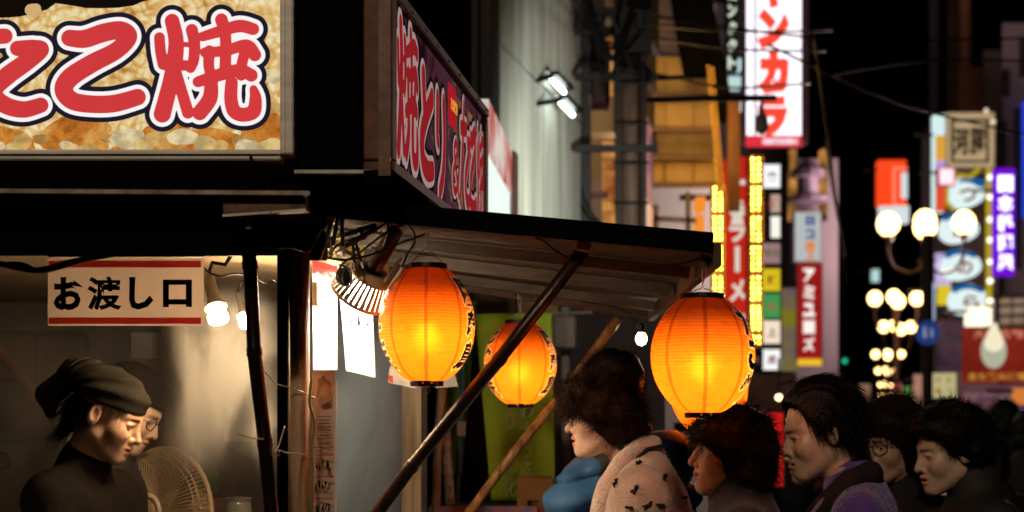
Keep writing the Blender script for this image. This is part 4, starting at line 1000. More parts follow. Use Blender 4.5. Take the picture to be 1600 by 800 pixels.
# ------------------------------------------------------------------ the street behind: facades follow the direction (0.245, 1)
SD = Vector((0.245, 1, 0)).normalized(); SN = Vector((SD.y, -SD.x, 0))      # along the street, and from the left facade into the street
def LF(Y, off=0.0, z=0.0): return Vector((-2.44 + 0.245 * Y, Y, z)) + SN * off
def facade_box(mb, Y0, Y1, z0, z1, off0, off1, mi=0):
    """a block along the left facade from depth Y0 to Y1, reaching from off0 to off1 towards the street"""
    a, b = LF(Y0, off0), LF(Y1, off0); c, d = LF(Y1, off1), LF(Y0, off1)
    prism(mb, [(a.x, a.y), (d.x, d.y), (c.x, c.y), (b.x, b.y)], z0, z1, mi); return mb
M_palewall = pm('pale_panel_wall', (0.46, 0.445, 0.39, 1), 0.7, var=0.32, scale=2.2, bump=0.1, bscale=9, stretch=(3, 3, 0.3))
M_greywall = pm('grey_render', (0.20, 0.19, 0.21, 1), 0.75, var=0.2, scale=1.5)
M_darkwall = pm('dark_render', (0.045, 0.042, 0.046, 1), 0.7, var=0.3, scale=1.5)
M_purple = pm('mauve_render', (0.30, 0.24, 0.30, 1), 0.7, var=0.2, scale=2)
M_brownwall = pm('brown_render', (0.25, 0.15, 0.10, 1), 0.7, var=0.25, scale=2)
M_amber = pm('amber_soffit', (0.52, 0.36, 0.14, 1), 0.6, var=0.2, scale=2)

# 1: pale panelled building with floodlights
b = thing('pale_building', 'pale panelled building lit by two floodlights behind the side sign', 'building', LF(10.8, -2))
facade_box(MB(), 9.2, 12.0, 0, 9.5, -4, -0.02).build('wall', M_darkwall, b)
ys = np.linspace(9.42, 11.9, 5)
for k in range(4):
    for z0, z1 in ((0.0, 1.3), (1.3, 2.72), (2.72, 3.82), (3.82, 5.2), (5.2, 7.2)):
        facade_box(MB(), ys[k] + 0.009, ys[k + 1] - 0.009, z0 + 0.012, z1 - 0.012, 0.0, 0.05 + 0.004 * ((k * 7 + int(z0 * 3)) % 3)).build('panel', M_palewall, b)
facade_box(MB(), 9.2, 9.4, 0, 9, 0.0, 0.06).build('pilaster', M_darkwall, b)
facade_box(MB(), 11.92, 12.0, 0, 9, 0.0, 0.12).build('drainpipe', M_darkwall, b)
# floodlights on brackets
for (u0, v0, u1, v1, ub, vb, lab) in ((862, 124, 881, 144, 790, 130, 'upper tube floodlight on a black bracket before the pale wall'), (876, 160, 895, 180, 778, 166, 'lower tube floodlight on a black bracket before the pale wall')):
    p, q = P(u0, v0, 10.6), P(u1, v1, 10.9)
    o = thing('floodlight', lab, 'floodlight', (p + q) / 2, 'floodlights on the pale wall')
    MB().tube([p, q], 0.016, 10).build('tube', em('flood_tube', (0.82, 1, 0.95, 1), 9, sample=False), o)
    MB().beam(p + Vector((0.0, 0.02, 0.045)), q + Vector((0.03, 0.02, 0.03)), 0.09, 0.03).build('hood', M_blackm, o)
    MB().tube([P(ub, vb, 10.1), P((ub + u0) / 2, vb - 2, 10.4), p + Vector((0, 0, 0.02))], 0.018, 8).build('bracket_arm', M_blackm, o)
    MB().lathe([(0.0, -0.03), (0.03, -0.02), (0.03, 0.02), (0.0, 0.03)], 10, p + Vector((-0.04, 0, 0.03))).build('end_cap', pm('lamp_cap', (0.7, 0.7, 0.66, 1), 0.4), o)
ld = bpy.data.lights.new('flood_light', 'SPOT'); ld.energy = 220; ld.color = (0.92, 1, 0.86); ld.spot_size = math.radians(100); ld.spot_blend = 1.0; ld.shadow_soft_size = 0.1  # unseen spot standing in for the tubes' light on the wall
lo_ = bpy.data.objects.new('flood_light', ld); COL.objects.link(lo_); lo_.location = P(835, 325, 9.6) + SN * 1.5; lo_.rotation_euler = (LF(10.6, 0, 2.9) - lo_.location).to_track_quat('-Z', 'Y').to_euler()
# white lit sign with red print past the side lightbox
o = thing('lit_shop_sign', 'white lit sign with red print behind the end of the side lightbox', 'sign', P(780, 335, 8.2))
a = P(761, 0, 8.0).x; 
mb = MB(); d0, d1 = P(760, 0, 7.6), P(797, 0, 9.0)
def slab(d0, d1, v0a, v1a, lift=0.0, th=0.08):
    """upright slab from the near edge d0 to the far edge d1 between two heights"""
    mb = MB(); dv = Vector((d1.x - d0.x, d1.y - d0.y, 0)); nn = Vector((dv.y, -dv.x, 0)).normalized() * lift
    w = Vector((-dv.y, dv.x, 0)).normalized() * th
    prism(mb, [((d0 + nn).x, (d0 + nn).y), ((d1 + nn).x, (d1 + nn).y), ((d1 + nn + w).x, (d1 + nn + w).y), ((d0 + nn + w).x, (d0 + nn + w).y)], v0a, v1a); return mb
slab(d0, d1, 1.3, 2.86).build('white_panel', em('white_glow', rgb(232, 245, 236), 1.1, sample=False), o)
slab(d0, d1, 2.84, 3.10, 0.01).build('red_print', em('red_print', rgb(190, 80, 70), 0.9, var=0.6, scale=4, col2=rgb(230, 215, 205)), o)
slab(d1 + Vector((0, 0.01, 0)), d1 + Vector((0.03, 0.2, 0)), 1.3, 3.1, 0.02, 0.05).build('edge_post', M_brownwall, o)
# 2: the steel frame with amber windows, and the wooden utility pole
b = thing('steel_frame_shop', 'narrow dark shop front with steel frames and amber lit windows beside the wooden pole', 'building', LF(13.2, -1))
facade_box(MB(), 12.1, 15.3, 0, 9, -4, -0.3).build('wall', M_darkwall, b)
M_gstrip = pm('grey_steel_frame', (0.13, 0.12, 0.125, 1), 0.5, 0.3)
for u, y in ((903, 12.3), (968, 13.6)):
    x = P(u, 0, y).x; MB().box((x, y, 2.5), (0.07, 0.07, 5)).build('steel_column', M_gstrip, b)
for v in (212, 305, 358):
    MB().beam(P(903, v, 12.25), P(968, v, 13.55), 0.05, 0.06).build('steel_beam', M_gstrip, b)
for k, (v0, v1) in enumerate(((222, 246), (250, 262), (266, 312), (315, 330), (333, 352), (60, 110), (120, 150))):
    p = P(951, (v0 + v1) / 2, 13.1); MB().box(p, (S(20 if k < 5 else 12, 13.1), 0.05, S(v1 - v0, 13.1))).build('lit_window', em('amber_window', rgb(235, 160, 85), 0.75, var=0.5, scale=5, col2=rgb(150, 85, 40)), b)
MB().box(P(893, 100, 12.1), (0.05, 0.05, 4)).build('conduit', M_purple, b)
MB().box(P(925, 120, 12.6), (0.28, 0.25, 0.5)).build('air_unit', M_darkwall, b)
MB().box(P(873, 40, 12.3) + Vector((0.27, 0, 0)), (0.2, 0.2, 1.2)).build('duct', M_greywall, b)
cord('cable', 'thick bundle of dark cables sagging down beside the drainpipe', [P(898, 20, 11.9), P(900, 140, 11.9), P(898, 230, 11.9), P(905, 300, 11.9), P(925, 340, 11.9), P(960, 372, 11.9)], 0.03, M_cable, 'cable')
pole_x = P(984, 0, 11.6)
o = thing('utility_pole', 'dark wooden utility pole with cables rising above the awning', 'pole', (pole_x.x, 11.6, 0))
MB().tube([(pole_x.x, 11.6, 0), (pole_x.x, 11.6, 4), (pole_x.x + 0.02, 11.6, 9)], [0.098, 0.09, 0.08], 16).build('shaft', pm('pole_wood', (0.12, 0.06, 0.04, 1), 0.6, var=0.4, scale=5, stretch=(5, 5, .7)), o, smooth=True)
MB().box((pole_x.x + 0.03, 11.5, 5.0), (0.24, 0.2, 1.5)).build('cable_box', M_cable, o)
for s in (-1, 1): MB().tube([(pole_x.x + 0.09 * s, 11.5, 1.4), (pole_x.x + 0.1 * s, 11.5, 7)], 0.025, 8).build('conduit', pm('pole_conduit', (0.04, 0.025, 0.022, 1), 0.6), o)
r = random.Random(12); mb = MB()
for k in range(7):
    mb = MB(); z = P(0, r.uniform(-20, 125), 11.5).z; mb.bbox((pole_x.x + r.uniform(-0.28, 0.12), 11.5 + r.uniform(-.15, .1), z), (r.uniform(.05, .12), r.uniform(.05, .1), r.uniform(.08, .2)), Rz(r.uniform(0, 40)), bev=.01); mb.build('junction_box', M_cable if k % 3 else M_darkwall, o)
for k in range(5):
    z = P(0, 70 + 62 * k, 11.5).z; MB().tube([(pole_x.x - 0.13, 11.46, z), (pole_x.x + 0.13, 11.46, z)], 0.011, 6).build('step_bolt', M_cable, o)
for k in range(4):
    z = P(0, (18, 48, 120, 232)[k], 11.5).z; MB().beam((pole_x.x - 0.42, 11.5, z), (pole_x.x + 0.2, 11.5, z), 0.05, 0.05).build('cross_arm', M_cable, o)
for k in range(9):
    q = [P(r.uniform(900, 930), r.uniform(-30, 60), 11.3), P(r.uniform(940, 965), r.uniform(20, 170), 11.3), P(r.uniform(975, 1000), r.uniform(-20, 130), 11.4)]
    MB().tube([Vector(x) for x in smooth_line([tuple(x) for x in q], 7)], r.uniform(.008, .018), 5).build('cable_loop', M_cable, o)
# poster sign beside the pole
o = thing('poster_sign', 'tall thin glowing poster sign beside the wooden pole', 'sign', P(1006, 360, 12.5))
slab(P(996, 0, 12.0), P(1019, 0, 13.6), P(0, 362, 12.5).z, P(0, 165, 12.5).z, 0, 0.1).build('poster', em('poster_glow', rgb(226, 160, 140), 0.85, var=0.5, scale=3.5, col2=rgb(120, 70, 90)), o)
slab(P(997, 0, 12.05), P(1018, 0, 13.55), P(0, 358, 12.5).z, P(0, 300, 12.5).z, 0.012, 0.01).build('bright_print', em('poster_glow_hot', rgb(250, 225, 190), 1.0, var=0.3, scale=4, col2=rgb(230, 120, 70)), o)
# 3: the amber-lit building with a stepped soffit and rows of bulbs
b = thing('amber_building', 'building with amber lit stepped soffits and chains of orange bulbs', 'building', LF(18, -2))
facade_box(MB(), 15.6, 22.6, 0, 12, -5, -0.1).build('wall', M_darkwall, b)
def soff(u0, u1, v0, v1, Y, mat, nm, th=0.3):
    p = P((u0 + u1) / 2, (v0 + v1) / 2, Y); MB().box(p, (S(u1 - u0, Y), th, S(v1 - v0, Y))).build(nm, mat, b)
soff(1012, 1086, -60, 88, 17.2, M_purple, 'upper_wall'); 
soff(1012, 1112, 94, 150, 17.0, M_amber, 'soffit_band'); soff(1012, 1120, 154, 202, 16.9, M_amber, 'soffit_band'); soff(1012, 1116, 208, 246, 17.0, pm('amber_soffit_dim', (0.3, 0.22, 0.1, 1), 0.6), 'soffit_band'); soff(1012, 1122, 250, 288, 16.8, M_amber, 'soffit_band')
for (v0, v1) in ((94, 150), (154, 202), (208, 246), (250, 288)):
    for u in (1040, 1084): MB().box(P(u, (v0 + v1) / 2, 16.6), (S(1.0, 16.6), 0.03, S(v1 - v0, 16.6))).build('soffit_joint', M_brownwall, b)
    MB().box(P(1062, v1 + 2, 16.55), (S(104, 16.6), 0.12, S(4, 16.6))).build('soffit_lip', M_brownwall, b)
p, q = P(1066, -60, 16.3), P(1096, 120, 16.3); MB().beam(p, q, 0.2, 0.35, up=(1, 0, 0)).build('dark_canopy_beam', M_black, b)
p, q = P(1096, -20, 16.2), P(1136, 190, 16.2); MB().beam(p, q, 0.16, 0.14, up=(0, 1, 0)).build('dark_canopy_beam', M_black, b)
MB().beam(P(1146, 150, 16.0), P(1146, 330, 16.0), 0.12, 0.1, up=(0, 1, 0)).build('orange_post', pm('orange_post', (0.13, 0.055, 0.02, 1), 0.5), b)
for (u, v0, v1) in ((1025, 320, 370), (1075, 300, 372)):
    MB().beam(P(u, v0, 16.6), P(u, v1, 16.6), 0.05, 0.05, up=(0, 1, 0)).build('rail_post', M_gstrip, b)
MB().beam(P(1000, 340, 16.6), P(1090, 345, 16.6), 0.05, 0.05).build('rail', M_gstrip, b)
soff(1086, 1100, 310, 330, 16.7, em('orange_window', rgb(255, 150, 50), 0.9), 'lit_window'); soff(1086, 1098, 338, 372, 16.7, em('orange_window', rgb(255, 150, 50), 0.9), 'lit_window')
M_bulb_o = em('orange_bulb', (1, 0.36, 0.015, 1), 2.0)
def ico(c, r, mb, mi=0):
    mb.lathe([(0.0001, -r), (r * 0.8, -r * 0.6), (r, 0), (r * 0.8, r * 0.6), (0.0001, r)], 8, c, mi=mi)
o = thing('bulb_chain', 'chain of orange bulbs running down the edge of the amber soffit', 'bulb chain', P(1120, 290, 16.1))
MB().tube([P(1110, 104, 16.1), P(1118, 200, 16.1), P(1126, 295, 16.1)], 0.02, 6).build('strip', pm('bulb_strip', (0.3, 0.16, 0.05, 1), 0.5), o)
r = random.Random(2); pm_b = None
for k in range(56):
    t = k / 55; u = 1110 + 16 * t + (4 if k % 2 else -4); v = 104 + 190 * t
    mb = MB(); ico(P(u, v, 16.0), 0.010, mb); mb.build('bulb', M_bulb_o, o)
ld = bpy.data.lights.new('amber_light', 'POINT'); ld.energy = 45; ld.color = (1, 0.52, 0.12); ld.shadow_soft_size = 0.3  # unseen fills standing in for the bulbs' light on the soffits
lo_ = bpy.data.objects.new('amber_light', ld); COL.objects.link(lo_); lo_.location = P(1108, 200, 15.4)
ld = bpy.data.lights.new('amber_light', 'POINT'); ld.energy = 30; ld.color = (1, 0.66, 0.34); ld.shadow_soft_size = 0.3
lo_ = bpy.data.objects.new('amber_light', ld); COL.objects.link(lo_); lo_.location = P(1050, 90, 15.2)
# street lamp arm with a hanging grey lamp
o = thing('hanging_street_lamp', 'dark horizontal arm with a grey bell lamp hanging in front of the karaoke sign', 'street lamp', P(1190, 210, 13.5))
MB().tube([P(984, 157, 11.6), P(1100, 154, 12.6), P(1210, 153, 13.5)], 0.028, 8).build('arm', M_cable, o)
MB().tube([P(984, 124, 11.6), P(1100, 120, 12.6)], 0.02, 8).build('upper_arm', M_cable, o)
c = P(1190, 192, 13.5); MB().lathe([(0.0001, -0.105), (0.02, -0.10), (0.03, -0.085), (0.055, -0.075), (0.062, -0.02), (0.05, 0.05), (0.028, 0.085), (0.02, 0.12), (0.012, 0.2)], 18, c).build('bell_lamp', pm('grey_lamp', (0.2, 0.22, 0.23, 1), 0.4), o, smooth=True)
# overhead wires
for k, (u0, v0, u1, v1, sag) in enumerate(((1000, 38, 1300, 48, 6), (1010, 58, 1290, 80, 8), (1000, 22, 1600, 60, 20), (1010, 112, 1265, 130, 16), (1200, 70, 1600, 210, 20), (1270, 45, 1322, 440, -10), (1290, 220, 1320, 400, 8), (1285, 120, 1600, 95, -12))):
    m_ = P((u0 + u1) / 2, (v0 + v1) / 2 + sag, 14.5)
    cord('overhead_wire', ['upper black wire crossing the karaoke sign', 'lower black wire crossing the karaoke sign', 'long black wire across the dark sky towards the far buildings', 'black wire dipping across the bottom half of the karaoke sign', 'thin wire slanting down across the right hand buildings', 'steep brownish cable hanging beside the karaoke sign edge', 'short steep cable loop below the karaoke sign', 'highest thin wire across the dark sky'][k], [P(u0, v0, 13), m_, P(u1, v1, 16)], 0.012, pm('brown_cable', (0.1, 0.06, 0.055, 1), 0.5) if k in (5, 6) else M_cable, 'wire', 'overhead wires')
# ------------------------------------------------------------------ projecting signs on the left
def signbox(label, u0, u1, v0, v1, Y, mat, frame=None, th=0.25, name='vertical_sign', fw=0, cat='sign', parts=()):
    o = thing(name, label, cat, P((u0 + u1) / 2, v1, Y))
    c = P((u0 + u1) / 2, (v0 + v1) / 2, Y); w, h = S(u1 - u0, Y), S(v1 - v0, Y)
    MB().box(c + Vector((0, th / 2 + 0.005, 0)), (w, th, h)).build('face', mat, o)
    if frame is not None:
        t = S(fw, Y)
        for nm, dx, dz, sz in (('frame_side', -w / 2 - t / 2, 0, (t, th + .04, h + 2 * t)), ('frame_side', w / 2 + t / 2, 0, (t, th + .04, h + 2 * t)), ('frame_edge', 0, -h / 2 - t / 2, (w, th + .04, t)), ('frame_edge', 0, h / 2 + t / 2, (w, th + .04, t))):
            MB().box(c + Vector((dx, th / 2, dz)), sz).build(nm, frame, o)
    # the arms that carry it
    MB().box(c + Vector((-w / 2 - 0.25, th / 2, h * 0.3)), (0.5, 0.06, 0.06)).build('support_arm', M_blackm, o)
    return o
def put_text(o, body, u, v, Y, w=None, h=None, mat=None, vertical=False, bold=0.03, gap=1.05):
    return lettering(body, P(u, v, Y), (1, 0, 0), (0, 0, 1), width=S(w, Y) if w else None, height=S(h, Y) if h else None, bold=bold, vertical=vertical, gap=gap, mat=mat, parent=o)
WHITE_S = em('cold_white_sign', rgb(250, 243, 252), 1.6, sample=True)
E_red = em('sign_letters_red', rgb(236, 72, 52), 1.15); E_white = em('sign_letters_white', rgb(255, 250, 250), 1.5); E_cream = em('sign_letters_cream', rgb(235, 225, 205), 0.85)
o = signbox('tall white lit karaoke sign with big red letters and a mauve frame', 1166, 1252, -70, 212, 22, WHITE_S, pm('mauve_frame', (0.45, 0.28, 0.42, 1), 0.5), fw=11)
put_text(o, 'ャンカラ', 1208, 84, 22, w=52, h=262, mat=E_red, vertical=True, bold=0.1)
MB().box(P(1209, 221, 21.97) , (S(86, 22), 0.05, S(17, 22))).build('red_strip', em('strip_red', rgb(226, 52, 66), 1.0), o)
MB().box(P(1219, 221, 21.93), (S(54, 22), 0.02, S(9, 22))).build('strip_print', em('strip_white', rgb(255, 215, 225), 1.2, var=.4, scale=6), o)
MB().box(P(1180, 82, 21.99), (S(3, 22), 0.02, S(262, 22))).build('dark_seam', M_purple, o)
# thin column of lit letters left of it
o = signbox('dark vertical sign with pale glowing letters left of the karaoke sign', 1136, 1153, -30, 110, 20.5, M_darkwall)
for k, ch in enumerate('コンタクト'): put_text(o, ch, 1144, -10 + k * 27, 20.45, w=14, h=20, mat=em('pale_green_letters', rgb(225, 240, 215), 1.0), bold=0.05)
for k, (v, c_) in enumerate(((100, (200, 235, 235)), (128, (190, 220, 215)), (165, (250, 250, 240)))):
    o = signbox(('pale blue lit box sign highest under the dark letter sign', 'second pale lit box sign under the dark letter sign', 'warm white lit box sign lowest under the dark letter sign')[k], 1139, 1158, v - 9, v + 9, 20.6, em('pale_box_%d' % k, rgb(*c_), 1.0), th=0.2, name='box_sign')
# ramen sign with bulb columns
o = signbox('red vertical ramen sign with white letters between columns of yellow bulbs', 1137, 1166, 245, 545, 16.6, em('ramen_red', rgb(205, 38, 22), 0.85), None, th=0.35, name='ramen_sign')
for k, (ch, v, hh) in enumerate((('一', 285, 8), ('番', 330, 34), ('ラ', 362, 34), ('ー', 405, 34), ('メ', 454, 36), ('ン', 500, 32))):
    if ch == 'ー': MB().box(P(1152, v, 16.58), (S(7, 16.6), 0.03, S(40, 16.6))).build('lettering', E_cream, o)
    else: put_text(o, ch, 1152, v, 16.58, w=25, h=hh, mat=E_cream, bold=0.05)
for side, (u0, v0, v1) in enumerate(((1121.5, 292, 520), (1181, 246, 540))):
    MB().box(P(u0, (v0 + v1) / 2, 16.62), (S(21, 16.6), 0.12, S(v1 - v0 + 4, 16.6))).build('bulb_board', M_brownwall, o)
protos = {}; rb_ = random.Random(4)
for side, (u0, v0, v1) in enumerate(((1121.5, 294, 520), (1181, 248, 540))):
    v = v0; k = 0
    while v < v1:
        if k % 6 != 5:
            for du in (-4.6, 4.6):
                p = P(u0 + du, v, 16.5)
                q_ = rb_.choice((0, 0, 1, 1, 2, 3))
                if q_ not in protos:
                    m_ = MB(); ico(p, 0.0088, m_); protos[q_] = (m_.build('bulb', em('yellow_bulb_%d' % q_, (1, 0.58 - 0.03 * q_, 0.06, 1), (66, 50, 80, 30)[q_]), o), p)
                else:
                    c = protos[q_][0].copy(); COL.objects.link(c); c.parent = o; c.location = p - protos[q_][1]
            v += 8.2
        else: v += 5.5
        k += 1
# little stack of box signs right of it
for k, (v0, v1, cols, lab, body) in enumerate(((257, 294, (255, 255, 255), 'white lit box sign topmost beside the yellow bulb column', '楽'), (304, 332, (235, 200, 180), 'dim pinkish box sign second from the top beside the bulb column', '酒'), (338, 372, (250, 250, 235), 'narrow white box sign third from the top beside the bulb column', ''), (380, 412, (190, 150, 150), 'greyish pink box sign above the yellow one', '寿司'),
        (420, 455, (215, 190, 30), 'yellow box sign above the green one beside the bulb column', '麺'), (459, 497, (60, 150, 80), 'green box sign with a pinkish mark in the stack', '山'), (501, 537, (245, 225, 200), 'cream box sign under the green one', '上'), (546, 578, (250, 252, 250), 'cold white box sign lowest in the stack', '店'))):
    u0 = 1204 if k in (1, 2) else 1192
    o = signbox(lab, u0, 1219, v0, v1, 18.5, em('stack_%d' % k, rgb(*cols), 0.62 if k in (1, 3) else 1.0), M_greywall, th=0.18, name='box_sign', fw=1.2)
    if body: put_text(o, body, 1206, (v0 + v1) / 2, 18.48, h=14, mat=em('stack_ink_%d' % (k % 3), [rgb(120, 110, 90), rgb(150, 40, 40), rgb(190, 60, 70)][k % 3], 0.8))
# pagoda-like lamp and the two signs below it
b = thing('ornate_building', 'narrow ornate building with warm lit pillars behind the amusement sign', 'building', P(1262, 660, 31))
MB().box(P(1262, 460, 33) , (S(64, 33), 2, S(400, 33))).build('wall', pm('mauve_dark', (0.03, 0.02, 0.03, 1), 0.7, var=.3, scale=1), b)
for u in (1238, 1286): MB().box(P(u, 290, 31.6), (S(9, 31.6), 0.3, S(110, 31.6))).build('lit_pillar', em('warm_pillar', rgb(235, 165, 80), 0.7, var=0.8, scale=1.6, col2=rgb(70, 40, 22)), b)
MB().lathe([(0.22, 0), (0.42, 0.04), (0.40, 0.12), (0.22, 0.2), (0.20, 0.5), (0.36, 0.54), (0.34, 0.66), (0.06, 0.9)], 12, P(1262, 318, 31.2)).build('roof_lantern', pm('roof_lantern_paint', (0.07, 0.05, 0.08, 1), 0.4), b)
o = signbox('grey white vertical sign with blue and orange print over the red sign', 1242, 1282, 332, 408, 30, em('grey_white_sign', rgb(200, 205, 205), 0.8), M_greywall, fw=1.5)
for t, v, c_ in (('日', 345, (40, 60, 130)), ('コ', 366, (50, 70, 140)), ('回', 385, (235, 130, 40)), ('ス', 401, (235, 130, 40))): put_text(o, t, 1266, v, 29.98, w=14, h=15, mat=em('print_%d' % c_[0], rgb(*c_), 0.9), bold=0.06)
o = signbox('red vertical amusement sign with white letters and a yellow foot', 1246, 1284, 412, 566, 29, em('deep_red_sign', rgb(165, 28, 30), 0.8), M_darkwall, fw=1.2)
for k, t in enumerate('アミューズ'): put_text(o, t, 1264, 430 + 27 * k, 28.97, w=18, h=22, mat=em('warm_white_letters', rgb(250, 235, 225), 1.1), bold=0.05)
MB().box(P(1265, 566, 28.9), (S(36, 29), 0.1, S(10, 29))).build('yellow_foot', em('yellow_foot', rgb(240, 190, 40), 1.0), o)
o = signbox('mauve and yellow hanging banner left of the red amusement sign', 1222, 1244, 450, 580, 26, em('mauve_banner', rgb(120, 85, 125), 0.6, var=.5, scale=1.6, col2=rgb(150, 140, 40)), None, th=0.05, name='hanging_banner', cat='banner')
# the left block behind the signs
b = thing('left_street_block', 'long dark block of buildings behind the vertical signs on the left of the street', 'building', LF(30, -3))
facade_box(MB(), 22.7, 60, 0, 15, -6, -1.6).build('wall', M_darkwall, b)
facade_box(MB(), 22.7, 60, 3.2, 3.5, -1.58, -1.3).build('ledge', M_purple, b)
# low blurred shop light behind the queue
o = signbox('dull pinkish shop hoarding under the white box sign', 1160, 1245, 585, 640, 15.5, pm('dull_hoarding', (0.3, 0.16, 0.16, 1), 0.7, var=.5, scale=3), None, th=0.1, name='shop_hoarding')
o = signbox('bright red lit panel between the short haired and the long haired woman', 1188, 1224, 645, 760, 9.0, em('red_panel', rgb(205, 28, 26), 0.9, var=.2), M_darkwall, th=0.1, name='red_panel', fw=2)
o = thing('shop_light', 'small warm white shop light right beside the long haired womans forehead', 'light', P(1217, 622, 12)); mb = MB(); ico(P(1217, 621, 12), 0.028, mb); mb.build('bulb', em('warm_point', rgb(255, 235, 160), 4), o)
MB().tube([P(1217, 617, 12), P(1217, 560, 12)], 0.008, 6).build('cord', M_cable, o)
o = thing('signal_light', 'small green signal light in the dark gap beyond the red sign', 'light', P(1320, 567, 45)); mb = MB(); ico(P(1320, 564, 45), 0.08, mb); mb.build('lens', em('green_signal', rgb(30, 190, 130), 1.2), o); MB().box(P(1320, 564, 45.2), (0.3, 0.2, 0.3)).build('housing', M_black, o)
# ------------------------------------------------------------------ right side of the street
def RBox(nm, u0, u1, v0, Y, th, mat, lab, cat='building', extra=None):
    o = thing('street_building', lab, cat, P((u0 + u1) / 2, 660, Y)); 
    z1 = P(0, v0, Y).z; xa, xb = P(u0, 0, Y).x, P(u1, 0, Y).x; k_ = 0.33 * th; mb = MB(); prism(mb, [(xa, Y), (xb, Y), (xb + k_, Y + th), (xa + k_, Y + th)], 0, z1); mb.build('wall', mat, o)
    return o
RBox('b', 1480, 1500, 0, 70, 10, M_brownwall, 'tall slim brown tower rising behind the square kanji sign')
M_purp_d = pm('dim_mauve', (0.085, 0.06, 0.075, 1), 0.8, var=.3, scale=.6)
rb = RBox('b', 1440, 1478, 215, 62, 8, pm('grey_slab', (0.30, 0.28, 0.34, 1), 0.7, var=.15, scale=.4), 'slim grey building edge left of the square kanji sign')
rb2 = RBox('b', 1452, 1466, -40, 66, 8, pm('grey_slab2', (0.16, 0.15, 0.19, 1), 0.7, var=.2, scale=.4), 'very tall grey slab in the dark sky left of the brown tower')
rb3 = RBox('b', 1498, 1535, 105, 58, 6, pm('brown_slab', (0.42, 0.2, 0.11, 1), 0.7, var=.2, scale=.5), 'brown block with a mast directly above the square kanji sign')
MB().tube([P(1509, 110, 57.8), P(1507, -40, 57.8)], 0.22, 8).build('mast', pm('brown_slab', (0.42, 0.2, 0.11, 1), 0.7), rb3)
rb4 = RBox('b', 1536, 1568, 78, 54, 5, pm('grey_brown_slab', (0.30, 0.24, 0.23, 1), 0.7, var=.2, scale=.5), 'grey brown block with plain walls right of the brown block')
rb5 = RBox('b', 1566, 1660, 36, 48, 8, pm('mauve_slab', (0.30, 0.23, 0.28, 1), 0.7, var=.25, scale=.5), 'mauve block with dark window strips at the right edge')
for u, v0, v1 in ((1572, 110, 150), (1566, 190, 260), (1590, 170, 420), (1598, 60, 120)):
    MB().box(P(u, (v0 + v1) / 2, 47.9), (S(9, 48), 0.2, S(v1 - v0, 48))).build('window', M_darkwall, rb5)
MB().box(P(1601.5, 250, 47.7), (S(4, 48), 0.3, S(180, 48))).build('blue_tube', em('blue_tube', rgb(40, 70, 220), 0.9), rb5)
rb6 = RBox('b', 1480, 1560, 262, 45, 6, pm('brown_front', (0.20, 0.14, 0.13, 1), 0.7, var=.3, scale=.5), 'low brown front behind the round fish signs')
for u, w in ((1571, 12), (1592, 14)): MB().box(P(u, 487, 44), (S(w, 44), 0.3, S(40, 44))).build('lit_window', em('shop_window', rgb(170, 140, 115), 0.7, var=.3, scale=1), rb6)
for k in range(5): MB().beam(P(1555 + 0, 462 + k * 16, 43.5), P(1610, 460 + k * 16, 43.5), 0.08, 0.08).build('balcony_rail', M_darkwall, rb6)
ld = bpy.data.lights.new('street_glow', 'POINT'); ld.energy = 4600; ld.color = (1, 0.7, 0.6); ld.shadow_soft_size = 1.5  # unseen fill standing in for the spill of the signs and lamps
lo_ = bpy.data.objects.new('street_glow', ld); COL.objects.link(lo_); lo_.location = P(1480, 345, 30)
# signs on the right
o = signbox('square cream sign with two brushed characters in a dark frame high on the right', 1480, 1552, 178, 260, 40, em('cream_sign', rgb(196, 170, 128), 0.85), pm('cream_edge', (0.5, 0.42, 0.3, 1), 0.5), th=1.0, name='square_sign', fw=2)
for (u, v, w, h) in ((1516, 188, 60, 5), (1516, 252, 60, 4), (1488, 220, 4.5, 62), (1543, 220, 4.5, 62)): MB().box(P(u, v, 39.97), (S(w, 40), 0.03, S(h, 40))).build('dark_border', em('border_brown', rgb(66, 50, 34), 0.8), o)
for t, u in (('河', 1502), ('豚', 1528)): put_text(o, t, u, 221, 39.95, w=25, h=44, mat=em('border_brown', rgb(66, 50, 34), 0.8), bold=0.05)
for k, (u, v) in enumerate(((1541, 173), (1552, 190))):
    o = thing('sign_spotlight', ('upper tiny spotlight on the corner of the square cream sign', 'lower tiny spotlight on the corner of the square cream sign')[k], 'light', P(u, v, 39.5)); mb = MB(); ico(P(u, v, 39.5), 0.06, mb); mb.build('bulb', em('spot_dot', rgb(235, 215, 180), 1.3), o)
o = signbox('thin vertical sign of white, amber and pink panes left of the square cream sign', 1462, 1477, 178, 330, 38.5, em('thin_white', rgb(215, 240, 240), 1.0), None, th=0.4)
for v0, v1, c_ in ((212, 250, (225, 165, 60)), (251, 262, (190, 150, 215)), (263, 290, (205, 60, 80)), (291, 330, (226, 80, 45))): MB().box(P(1469.5, (v0 + v1) / 2, 38.45), (S(15, 38.5), 0.05, S(v1 - v0, 38.5))).build('coloured_pane', em('pane_%d_%d' % (c_[0], c_[1]), rgb(*c_), 0.95), o)
o = signbox('small bright pink white box sign below the square cream sign', 1468, 1490, 264, 288, 38.2, em('pink_white', rgb(255, 225, 235), 1.2), pm('pink_frame', (0.5, 0.1, 0.2, 1), 0.5), th=0.2, name='box_sign', fw=2)
o = signbox('red lit sign with a white square figure in the dark gap of the street', 1374, 1416, 250, 322, 52, em('orange_red_sign', rgb(255, 72, 28), 1.05), None, th=0.5, name='square_sign')
MB().box(P(1396, 336, 51.9), (S(44, 52), 0.4, S(26, 52))).build('white_foot', em('white_foot', rgb(225, 235, 235), 0.9), o)
